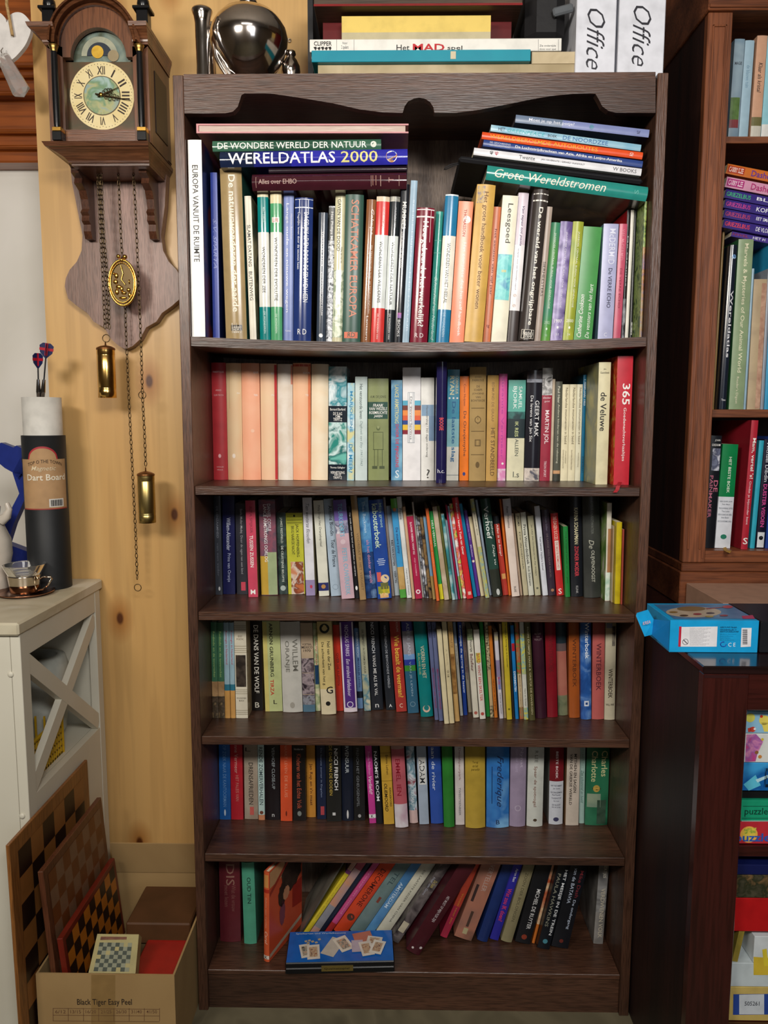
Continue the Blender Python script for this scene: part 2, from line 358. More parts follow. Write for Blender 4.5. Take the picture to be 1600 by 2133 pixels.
# ---------------------------------------------------------------- bookcase geometry
XL, XR = -.4324, .5176
ZTOP, Z1, Z2, Z3, Z4, Z5, Z6 = 1.9626, 1.4697, 1.1683, .9049, .6334, .3677, .0950
PT = .0205; SH = .0185; XM = (XL+XR)/2; DEP = .30
def sag(x): return Z1-.0125*(1-((x-XM)/(XR-XL)*2)**2)
K, WH, CR = '15130f', 'f4f2ec', 'ece2c8'
ROW1 = [
(400,428,698,391,292,'f3f2ee','tall white book lettered EUROPA VANUIT DE RUIMTE, leftmost',[('EUROPA VANUIT DE RUIMTE',343,541,0,.42,K),('m3',676,686,0,.4,K,'h')][:1],dict(y=.012,s='101a3c/0f1d44/6a2a18@9',r=.001,d=.255,hard=1)),
(444,458,697,438,360,'3f51a8','slim cobalt blue book lettered S.V. SPARTA',[('S.V. SPARTA',452,551,.05,.5,'a9b4e8','d',0,.3),('#',693,697,-.5,.5,'a8432a')],dict(y=.06,d=.2,s='1b2254')),
(471,515,702,458,352,'a08960','thick tan book lettered De natuurwonderen der aarde',[('De natuurwonderen der aarde',366,645,.05,.3,'f2ead8','d',.03),('#',672,684,-.22,.3,'2a221a'),('Reader\'s',678,.5,.04,.44,'d8d0c0','h')],dict(y=.04,r=.006,s='2c5a50',rough=.18)),
(521,535,704,509,409,'d9d2bf','cream paperback lettered SLAMAT DATANG BUITENWEG',[('SLAMAT DATANG',467,551,0,.5,'3a3a3a'),('BUITENWEG',561,620,0,.5,'3a3a3a')],dict(y=.05,hard=0,s='d8cda8/5b6250/b9ae8a@14')),
(542,564,705,536,403,'0b7c7a','teal and cream book with torn jacket top',[('WONDEREN DER ZEE',512,606,0,.3,K),('MAIT DIMITS',432,462,.1,.2,'bfe0dc'),('DE WONDEREN',645,690,0,.16,'cfe8e4')],dict(b=[(403,411,'ded2b2'),(482,635,'dcdcd2')],y=.03,rough=.16,r=.003)),
(565,589,706,563,403,'4f9f6d','green and cream book with torn jacket top',[('WONDEREN DER EVOLUTIE',493,623,0,.3,'2a2a2a'),('#',452,463,-.35,.3,'e8ded0'),('LIFE',458,.3,0,.5,'b84438','h'),('DE WONDEREN',650,690,0,.16,'d7ecd9')],dict(b=[(403,424,'ddd0a8'),(482,635,'dfe0d6')],y=.03,rough=.16,r=.003)),
(589,611,707,590,402,'6f80b8','periwinkle blue book lettered Langs oude en nieuwe wegen',[('Langs oude en nieuwe wegen',424,646,-.12,.34,'e4e6f0'),('Herman Besselaar',445,497,.3,.14,'dfe2f0'),('Kosmos',684,.2,0,.5,'dfe2f0','h')],dict(y=.04,r=.002)),
(611,648,709,615,414,'24366f','thick navy book lettered DAGELIJKS LEVEN DOOR DE EEUWEN HEEN',[('DAGELIJKS LEVEN DOOR DE EEUWEN HEEN',444,628,.12,.34,'eef0f6'),('Dagelijks leven door de eeuwen heen',444,560,-.28,.16,'eef0f6'),('#',433,435,-.5,.5,'dfe4f0'),('#',416,418,-.5,.5,'dfe4f0'),('#',418,444,-.26,-.22,'dfe4f0'),('#',418,444,.24,.28,'dfe4f0'),('R D',690,.3,0,.5,'e8e8e8','h')],dict(y=.02,r=.006,s='3b2f28/1f1a18/6b5a48@8',rough=.14)),
(659,678,712,664,444,'39424f','dark slate book lettered THUIS UIT ETEN',[('THUIS UIT ETEN',482,553,.05,.28,'f0f0f0'),('JOHANNES VAN DAM',565,655,.05,.2,'e8e8e8'),('@',697,.22,0,1,'e8e8e8')],dict(y=.04,rough=.16,r=.003,d=.16)),
(679,692,712,686,430,'c9ccd2/6d7279/eef0f4/3a3d44@110','speckled black and white book beside the slate one',[('#',430,500,-.5,.5,'4a4c4a'),('Het Philips Magnetron',442,536,0,.5,'f0f0ec')],dict(y=.05)),
(692,713,712,699,394,'cfc9a4','pale khaki book lettered GAVEN VAN DE DOOD',[('GAVEN VAN DE DOOD',416,521,-.1,.34,'3a3a34'),('TEN BOSCH',512,545,.2,.18,'5a5a50'),('#',560,700,-.5,.5,'b4c0a2/dfe2cc/8d9c80/cdd2b8@60')],dict(y=.045,rough=.22,r=.003)),
(713,751,713,720,407,'2c4f43','thick dark green book lettered SCHATKAMER EUROPA in copper',[('SCHATKAMER EUROPA',418,660,.05,.42,'d38a72'),('#',691,704,-.4,.35,'d4694a'),('RD',697,.25,0,.4,'2c4f43','h')],dict(y=.03,r=.004,rough=.3)),
(751,771,712,764,417,'8a5a38','brown book lettered Geknipt in white script',[('Geknipt',437,488,.12,.42,WH,'d',0,.3),('De Nederlandse huis- en handvaardigheden',510,650,.22,.17,'e8dccb'),('in de kunst van het papierknippen',514,640,-.12,.17,'e8dccb'),('Lantaarn',655,705,.1,.2,WH)],dict(y=.04,rough=.14,r=.003)),
(772,799,713,785,411,'d03a36','red and white book lettered WONDEREN DER WILDERNIS',[('WONDEREN DER WILDERNIS',502,629,0,.25,'2a2a2a'),('MAIT DIMITS',434,474,.1,.18,'f0c8c0'),('DE WONDEREN VAN',652,705,0,.14,'f3d8d0')],dict(b=[(411,421,'dccbb0'),(489,640,'d9dedb')],y=.03,rough=.16,r=.003)),
(799,820,713,813,411,'23282c','black and white book lettered WONDEREN DER NATUUR',[('WONDEREN DER NATUUR',503,634,0,.27,'2a2a2a'),('MAIT DIMITS',434,474,.1,.18,'a8acb0'),('DE WONDEREN VAN',652,705,0,.18,'dcdcdc')],dict(b=[(411,421,'c9c6b8/4a4a4a@60'),(491,643,'d8dfdc')],y=.03,rough=.14,r=.003)),
(820,838,713,836,385,'22242a','black book lettered MUMMIES in bold white capitals',[('MUMMIES',421,476,0,.46,WH,'d',.03),('overleven na de dood',482,556,0,.34,'c9c9c9'),('#',650,661,-.2,.25,'c04a8a/4a7ac0@60'),('BOOKS',665,700,0,.3,'d8d8d8')],dict(y=.02,rough=.14,r=.002)),
(838,852,713,856,377,'8fabbf','slim ice blue book, tallest of the middle',[('SCHILDERIJEN VAN DE NATUUR',416,690,.05,.34,'cfe0ee')],dict(y=.02,hard=0,s='4a5666')),
(854,890,713,869,435,'7b1f31','wine red book lettered Hoe gebeurde het werkelijk?',[('Hoe gebeurde het werkelijk?',463,680,0,.42,WH,'d',.03),('#',452,455,-.5,.5,'f0e8e8'),('#',438,440,-.5,.5,'f0e8e8'),('#',440,505,.3,.33,'e4c8c8'),('R D',698,.25,0,.5,'e8dada','h')],dict(y=.02,r=.005,rough=.16)),
(892,907,713,909,442,'3f9f90','slim sea green book with faint script on its spine',[('Schoonheid van Nederland',575,705,0,.4,'d4ede6','d',0,.3),('#',500,501,-.5,.5,'8fd0c4'),('#',525,526,-.5,.5,'8fd0c4')],dict(y=.05,r=.003,rough=.22)),
(908,935,713,928,407,'2a7ba6','blue and cream book lettered WONDEREN VAN HET HEELAL',[('WONDEREN VAN HET HEELAL',506,630,0,.25,'2a2a2a'),('DE WONDEREN',650,700,0,.18,'b8d8e8')],dict(b=[(407,410,'d8e0e4'),(491,643,'efeadb')],y=.03,r=.004,rough=.2)),
(936,966,713,956,421,'ee8a64','salmon book lettered Het complete doe-het-zelf handboek',[('Het complete doe-het-zelf handboek',505,699,.08,.26,WH,'d',.02),('THOMASSON',437,492,0,.2,'b04a3a'),('@',458,.25,.15,1,'f5ded2')],dict(y=.03,rough=.25,b=[])),
(967,1005,712,994,387,'d0a653','thick mustard book lettered Het grote handboek voor beter wonen',[('Het grote handboek voor beter wonen',402,642,0,.3,'6b4420'),('#',383,425,-.45,-.05,'8a7f88/c8a860/6e6a86@70')],dict(y=.022,r=.004,rough=.35)),
(1006,1021,712,1030,432,'da7f55','slim terracotta book lettered het aanzien van vijf jaar',[('het aanzien van vijf jaar',477,612,0,.4,'7a2a22'),('tg',676,.5,0,.4,'7a2a22','h')],dict(y=.05)),
(1023,1055,711,1047,409,'e3dec6','cream book lettered Leesgoed with a turquoise bird',[('Leesgoed',425,505,.0,.42,'4a4a42','d',.01),('#',528,622,-.5,.42,'3fb3b3/6fc9c4/2f8fae@50'),('#',560,565,-.2,.1,'a8b070')],dict(y=.04,r=.001,hard=0)),
(1056,1079,710,1080,403,'d9ccd6','white and lilac book with dark foot and script lettering',[('Van tapas tot pasta',430,510,.05,.3,'4f4668','d',0,.3),('recepten voor een feestelijke maand',515,600,-.1,.16,'5a5060'),('@',612,.16,-.1,1,'c4b4ac'),('@',633,.16,-.1,1,'c4b4ac')],dict(b=[(508,643,'ede9ea'),(643,710,'3a302e')],y=.045,rough=.3,hard=0,r=.002)),
(1080,1113,708,1110,398,'3b3431','thick charcoal book lettered De wereld van het ongrijpbare',[('De wereld van het ongrijpbare',434,676,.02,.36,'f4efe2','d',.03),('#',406,408,-.5,.5,'e8e4dc'),('#',419,422,-.5,.5,'f0ece2'),('#',685,704,-.45,.4,'d8d2c6'),('#',686,703,-.42,.37,'231f1d'),("Reader's",692,.3,0,.7,'f0ece2','h'),('Digest',699,.2,.05,.5,'f0ece2','h')],dict(y=.015,r=.007,rough=.3,hard=1)),
(1113,1126,708,1143,432,'cbb7a6','slim beige book lettered SIERHEESTERS',[('SIERHEESTERS',542,612,0,.42,'4a3a30')],dict(y=.06)),
(1126,1145,707,1149,465,'3f8a7a/5a9c48/8fb040@5','teal and lime yearbook dated 2002',[('JAARBOEK CENTRAAL BUREAU VOOR GENEALOGIE',486,638,0,.28,'e6efe2'),('2002',666,.34,0,.6,'bfe0c0','h'),('@',679,.1,0,1.4,'e0f0e0'),('52',692,.2,0,.25,'d8ead8','h')],dict(y=.06,r=.003)),
(1146,1171,706,1168,463,'6b5a90/a99cc8/54467c@22','purple cloudy yearbook dated 1997',[('JAARBOEK CENTRAAL BUREAU VOOR GENEALOGIE',484,636,.05,.2,'e8e4f2'),('1997',663,.3,0,.62,WH,'h'),('@',676,.08,0,1.4,'f0f0f0'),('51',690,.2,0,.25,'e8e4f2','h')],dict(y=.06,r=.003)),
(1172,1194,705,1193,463,'7f9436/a8ae3c/8f9c3a@14','olive green yearbook dated 2000',[('JAARBOEK CENTRAAL BUREAU VOOR GENEALOGIE',483,635,.1,.22,'f0f0dc'),('2000',662,.3,0,.66,'f4f4e0','h'),('@',676,.09,0,1.4,'f4f4e0'),('54',690,.2,0,.25,'f0f0dc','h')],dict(y=.06,r=.003)),
(1195,1233,704,1215,474,'459148','wide green paperback with white italic title running upwards',[('Catherine Cookson',610,697,-.25,.24,WH,'u',.01,.3),('De vensters van het hart',588,698,.2,.22,'e8f0e4','u',0,.3)],dict(y=.06,hard=0,r=.001)),
(1245,1276,702,1256,467,'aeb0d2','lilac paperback lettered De VERRE ECHO',[('McDERMID',477,548,.12,.42,'dfe2f4'),('De VERRE ECHO',556,636,.1,.26,'20203c'),('C',691,.25,0,.2,'e8e8f8','h')],dict(y=.05,hard=0,s='5d7a8c')),
(1277,1293,701,1291,467,'c4566e','pink paperback beside the lilac one',[('VAL McDERMID',478,540,0,.4,'dd8a9a'),('DE VERRE ECHO',556,636,0,.26,'8a2038')],dict(y=.055,hard=0)),
(1294,1301,700,1307,438,'1a1a1c','thin black and white magazine with a red cover',[('De Oranjes',490,590,0,.4,'e0e0e0'),('#',615,697,-.5,.4,'b8bcc4/2a2c30@40')],dict(y=.07,hard=0,s='a8161e')),
(1302,1309,700,1316,438,'dcd8cc','thin cream magazine',[],dict(y=.07,hard=0)),
(1311,1323,699,1323,438,'1c1d1c','slim black magazine with a small barcode',[('#',662,688,-.1,.4,'5a5a56/b8b8b0@200'),('#',440,690,-.22,-.16,'77777a')],dict(y=.075,hard=0)),
(1327,1339,698,1334,420,'3d5a2c/93a860/27401c@60','leafy green and brown book at the far right end',[('#',512,600,-.5,.5,'6c5c7a/8a5c34/b08a58@50'),('#',600,697,-.5,.5,'6a7090/9a7a50/8f8a78@50'),('planten en dieren',545,628,0,.3,'d88a4a'),('Het leven in de tuin',450,500,0,.4,'c8d040')],dict(y=.03,hard=0)),
]
def pen(u0,u1,ut,vt,c,lab,letters,e=()):
    return (u0,u1,997,ut,vt,c,lab,letters,dict(r=.006,rough=.5,hard=1,d=.125))
ROW2 = [
pen(438,471,430,756,'b53238','deep red cloth book, first of seven alike',[('PANOPTIQUE',775,.15,0,.75,'eacaca','h'),('ARBEID',812,.11,0,.4,'e0a8a8','h'),('ELEKTRON',822,.11,0,.66,'e0a8a8','h'),('@',947,.1,0,1.4,'e8b0b0'),('WINKLER',970,.09,0,.5,'e0a8a8','h'),('PRINS',976,.09,0,.4,'e0a8a8','h')]),
pen(472,507,465,757,'e2c49a/e3b58c/e8926a@6','faded peach book with a long wavy crease',[('IQUE',774,.13,.25,.4,WH,'h'),('@',947,.11,-.05,1.4,'f3e2d0'),('IN',818,.1,.3,.15,WH,'h'),('#',760,850,-.28,-.26,'c8a070')]),
pen(507,544,502,757,'ecb08e/e79a78@8','faded salmon book, third from the left',[('QUE',776,.13,.32,.25,WH,'h'),('TER',822,.1,.3,.22,WH,'h'),('@',895,.1,.1,1,'f0bfa2')]),
pen(545,579,542,758,'e6c49e/e8b494@7','peach book with a red strip along its right edge',[('#',760,996,.36,.5,'c4383c'),('IE',778,.12,.26,.16,WH,'h'),('EN',822,.1,.26,.14,WH,'h')]),
pen(580,611,578,759,'dccdbb/e8ddd0@30','greyish white bleached book in the red to peach set',[('#',761,800,.4,.5,'e0907a')]),
pen(611,648,610,757,'eebb94/e8946e@6','salmon orange book with a red top edge',[('IQUE',777,.12,.28,.36,WH,'h'),('TE',822,.1,.3,.16,WH,'h'),('#',757,764,-.5,.5,'d05a48'),('#',762,996,.36,.5,'e08058')]),
pen(648,683,649,759,'ecd4b2/f0e0c4@20','pale cream book, last of seven alike',[]),
(685,722,1000,685,764,'59b4c4/e8f4f6/2f8c98/9fd2dc@24','glossy black and sea blue book with storm waves',[('Bernard Borford',852,.14,0,.85,WH,'h'),('DE SLAG',861,.17,0,.5,WH,'h'),('OM',867,.13,0,.25,WH,'h'),('TIRPITZ',873,.17,0,.5,WH,'h'),('Thomas Gallagher',974,.14,0,.85,WH,'h'),('VERNIETIGING',984,.15,0,.8,WH,'h'),('VAN DE',989,.13,0,.4,WH,'h'),('TIRPITZ',995,.14,0,.5,WH,'h')],dict(b=[(845,879,'14202c'),(967,1000,'14202c'),(879,967,'2f8c80/d4ecea/1f6c68/6fbcae@30')],rough=.2,r=.001)),
(723,738,1001,724,798,'dfeef0/9fcfe0/d8d49a@40','thin paperback in blue, white and yellow with blue capitals',[('MARJOLEINE',815,900,0,.5,'1c86b4','d',.03),('DE MEER?',925,985,0,.5,'1c86b4','d',.03)],dict(hard=0)),
(740,765,1001,740,785,'ccdbd8','pale ice green book lettered Het verstoorde leven',[('Het verstoorde leven',800,872,0,.26,'3a4a4a'),('Dagboek van Etty 1941-1943',876,970,0,.26,'8a9c9c','d',0,.3)],dict(r=.002)),
(767,810,1000,766,789,'868f5e','thick olive book with a drawn policeman',[('A.M. DE JONG',827,.16,0,.75,'4a5232','h'),('#',837,872,-.5,.46,'1f4a3c'),('FRANK',844,.14,0,.5,WH,'h',.01,.2),('VAN WEZELS',851,.14,0,.86,WH,'h',.01,.2),('ROEMRUCHTE',859,.14,0,.88,WH,'h',.01,.2),('JAREN',867,.14,0,.42,WH,'h',.01,.2),('@',891,.09,0,1.3,'5c6840'),('@',889,.065,0,1.2,'98a070'),('#',899,935,-.24,-.22,'3c4628'),('#',899,935,.22,.24,'3c4628'),('#',899,900,-.24,.24,'3c4628'),('#',935,936,-.26,.26,'3c4628'),('#',936,970,-.2,-.18,'3c4628'),('#',936,970,.18,.2,'3c4628'),('#',936,970,-.03,-.01,'3c4628'),('#',970,976,-.3,-.05,'4c563a'),('#',970,976,.05,.3,'4c563a')],dict(r=.003)),
(815,838,997,815,792,'5590b8/4a84ac/86b8d0@16','blue paperback lettered DOOR DE PIJNGRENS in red',[('LANCE ARMSTRONG',802,880,.0,.36,'d8d49a','d',.02),('DOOR DE PIJNGRENS',882,970,.0,.36,'cc2c4c','d',.03),('S',984,.7,.05,.36,'dfe8ee','h')],dict(hard=0)),
(839,876,1001,839,766,'eeecec','white book with a stack of coloured stripes',[('#',834,844,-.5,.5,'5ab0cc'),('#',844,854,-.5,.5,'7a3c34'),('#',854,865,-.5,.5,'ee9048'),('#',865,875,-.5,.5,'e06038'),('#',875,884,-.5,.5,'2c4a90'),('#',884,895,-.5,.5,'f0c440'),('#',895,904,-.5,.5,'8c2434'),('#',817,922,-.22,.17,'9aa0a8'),('#',818,921,-.2,.15,'f2f2f2'),('De zeven levens',826,915,-.03,.12,'6a6a70')],dict(r=.001,hard=1)),
(877,906,1001,877,787,'e9e8e2','off-white book with a blue grey island patch',[('#',843,866,-.45,.48,'86a4c0'),('#',866,918,.1,.5,'7f9ab8'),('Havenstraling / 365 dagen onderweg',845,952,-.05,.2,'5a5a56'),('?',987,.7,.05,.25,'4a4a46','h')],dict(r=.001,hard=1)),
(907,929,1003,909,754,'23204c','tall glossy midnight blue book with small red lettering',[('BOOGIE',868,894,0,.42,'e84a50','d',.03),('h.c.',978,.4,0,.7,'e8e8f0','h')],dict(rough=.1,r=.005,y=.1)),
(930,955,1001,933,770,'3f97b4','teal and cream paperback lettered De laatste slag',[('RYAN',783,822,-.12,.36,'f0ecc0','d',.04),('CORNELIUS',783,820,.28,.22,'f0ecc0','d',.02),('@',829,.08,-.32,1,WH),('@',829,.08,0,1,WH),('@',829,.08,.32,1,WH),('De laatste slag',836,962,.0,.4,'1f6a9c','d',.04),('#',989,990,-.5,.5,'6a7a84')],dict(b=[(872,930,'8fc4cc'),(930,1001,'e8e6d8')],hard=0)),
(957,976,1001,959,784,'ec7a1c','orange book lettered De Oranjemythe',[('Coos Huijsen',800,845,.0,.3,'7a3c18'),('De Oranjemythe',856,950,.02,.4,'54301c'),('@',987,.16,0,1.3,'2a3a78')],dict(r=.001,hard=0)),
(977,1011,1002,978,765,'a98c58','thick old brown cloth book with small emblems',[('JOHAN',786,.13,0,.4,'5c4826','h'),('FABRICIUS',792,.13,0,.7,'5c4826','h'),('DE',805,.13,0,.2,'5c4826','h'),('SCHEEPS',812,.13,0,.5,'5c4826','h'),('JONGENS',820,.13,0,.7,'5c4826','h'),('VAN',827,.13,0,.3,'5c4826','h'),('BONTEKOE',834,.13,0,.84,'5c4826','h'),('#',849,850.5,-.4,.4,'6a5430'),('#',897,898.5,-.4,.4,'6a5430'),('#',946,947.5,-.4,.4,'6a5430'),('@',874,.2,0,1.1,'6a5430'),('@',874,.15,0,1.1,'a98c58'),('#',865,883,-.02,.02,'6a5430'),('#',915,929,-.18,.18,'6a5430'),('#',917,927,-.13,.13,'a98c58'),('@',968,.12,0,1.6,'6a5430')],dict(r=.004,rough=.7)),
(1012,1035,1002,1016,782,'bd9550','golden tan book lettered HET STANDBEELD',[('EDMUND DE GRAAF',797,878,0,.22,'8a6a38'),('HET STANDBEELD',891,991,.05,.36,'5c4020')],dict(r=.003,rough=.6)),
(1036,1053,1001,1040,779,'d8549c','magenta paperback with a white foot',[('Suzanne Vermeer',785,955,0,.3,'b83a9c'),('@',965,.14,.1,1,WH)],dict(hard=0,b=[(976,1001,'eadce4/d88ab8@60')])),
(1055,1091,1001,1060,792,'5fb0a0','mint green and black paperback lettered IK REIS ALLEEN',[('SAMUEL',805,851,.2,.2,'e8f4ee'),('BJORK',805,852,-.14,.26,'f0f8f4'),('IK REIS',878,909,.02,.2,'d4dc9a'),('ALLEEN',914,949,.05,.2,'2c3c38'),('l.s',988,.34,.05,.36,'4a5048','h')],dict(hard=0,b=[(857,872,'3f8078/1f3a3c@60'),(872,912,'1c2c30'),(912,1001,'ddd8b8')])),
(1091,1123,1002,1099,772,'23222a','thick black book with a torn picture at its foot',[('GEERT MAK',834,909,.2,.28,'f0f0f0'),('De levens van Jan Six',824,920,-.18,.24,'e8e8e8'),('#',790,797,-.5,.5,'6a6c78/b8bcc8@60')],dict(rough=.16,r=.004,b=[(772,790,'4a3c3a/2a2c38/6a6468@30'),(975,1002,'aaa8b0/d8ccc0/5a5a66@50')])),
(1124,1145,1002,1130,767,'9c2b3f','burgundy paperback with a grey photograph of a face on top',[('alasdair',828,.2,0,.8,'ead0d4','h'),('gold',836,.22,0,.5,'ead0d4','h'),('MARTIN JOL',854,924,.0,.52,'f2e4e6','d',.02),('TRION SPORT',960,994,0,.24,'ead0d4')],dict(hard=0,b=[(767,823,'b8b6b4/7a7876/dcdad8/4a4846@45')])),
(1145,1151,1000,1153,790,'c9b8a0','very thin beige booklet beside the burgundy paperback',[],dict(hard=0)),
(1152,1166,1002,1159,795,'55564a','dark grey green paperback with vertical white lettering',[('Paul Haar',805,840,0,.34,'dcdcc8'),('Andere kinderen van de rekening',842,965,0,.34,'d0d0b8')],dict(hard=0,b=[(980,987,'c89a70'),(987,1002,'3a3c34')])),
(1167,1182,1001,1172,801,'e6dcba','first of three matching cream volumes',[('Nederlandse monumenten in beeld',808,924,.1,.34,'6a5c44'),('Overijssel',938,965,.15,.2,'8a7c60','d',0,.3),('Gelderland Utrecht',936,975,-.15,.2,'8a7c60','d',0,.3)],dict(hard=0)),
(1182,1197,1001,1187,801,'e2d9b8','middle of three matching cream volumes',[('Nederlandse monumenten in beeld',808,924,.1,.34,'6a5c44'),('Noord-Holland Zuid-Holland Zeeland',936,978,0,.2,'8a7c60','d',0,.3)],dict(hard=0)),
(1197,1209,1001,1203,801,'dcd8be','last of three matching cream volumes',[('Nederlandse monumenten in beeld',808,924,.1,.38,'6a5c44'),('Noord-Brabant Limburg',942,972,0,.24,'8a7c60','d',0,.3)],dict(hard=0)),
(1209,1218,1001,1214,781,'12678c','slim petrol blue book lettered 1 FEBRUARI 1953',[('1 FEBRUARI 1953',791,844,.05,.5,'e6eef2'),('KWADRAAT',950,984,0,.5,'0a3550')],dict(hard=0,s='12506c')),
(1233,1265,1006,1238,755,'dcd4ae','thick cream book lettered de Veluwe',[('Jac.',769,.14,0,.24,'3a3424','h'),('Gazenbeek',776,.17,0,.75,'3a3424','h'),('de Veluwe',816,895,-.05,.5,'1a1814','d',.02)],dict(hard=0,r=.002,s='a8a468/7a8270/d8cc70@12',y=.07,d=.18)),
(1278,1310,1007,1287,742,'c52c3a','thick red book lettered 365, rightmost',[('365',798,841,.12,.5,'f2f0ea','d',.03),('Goedenachtverhaaltjes',847,957,.05,.24,'f0e8e4')],dict(r=.001,hard=1,s='c03a2c/d8482c/e0a84a@70',y=.06,d=.2)),
]
def th(c,lab,u0,u1,vb,ut,vt,tx=(),**o): o.setdefault('hard',0); return (u0,u1,vb,ut,vt,c,lab,list(tx),o)
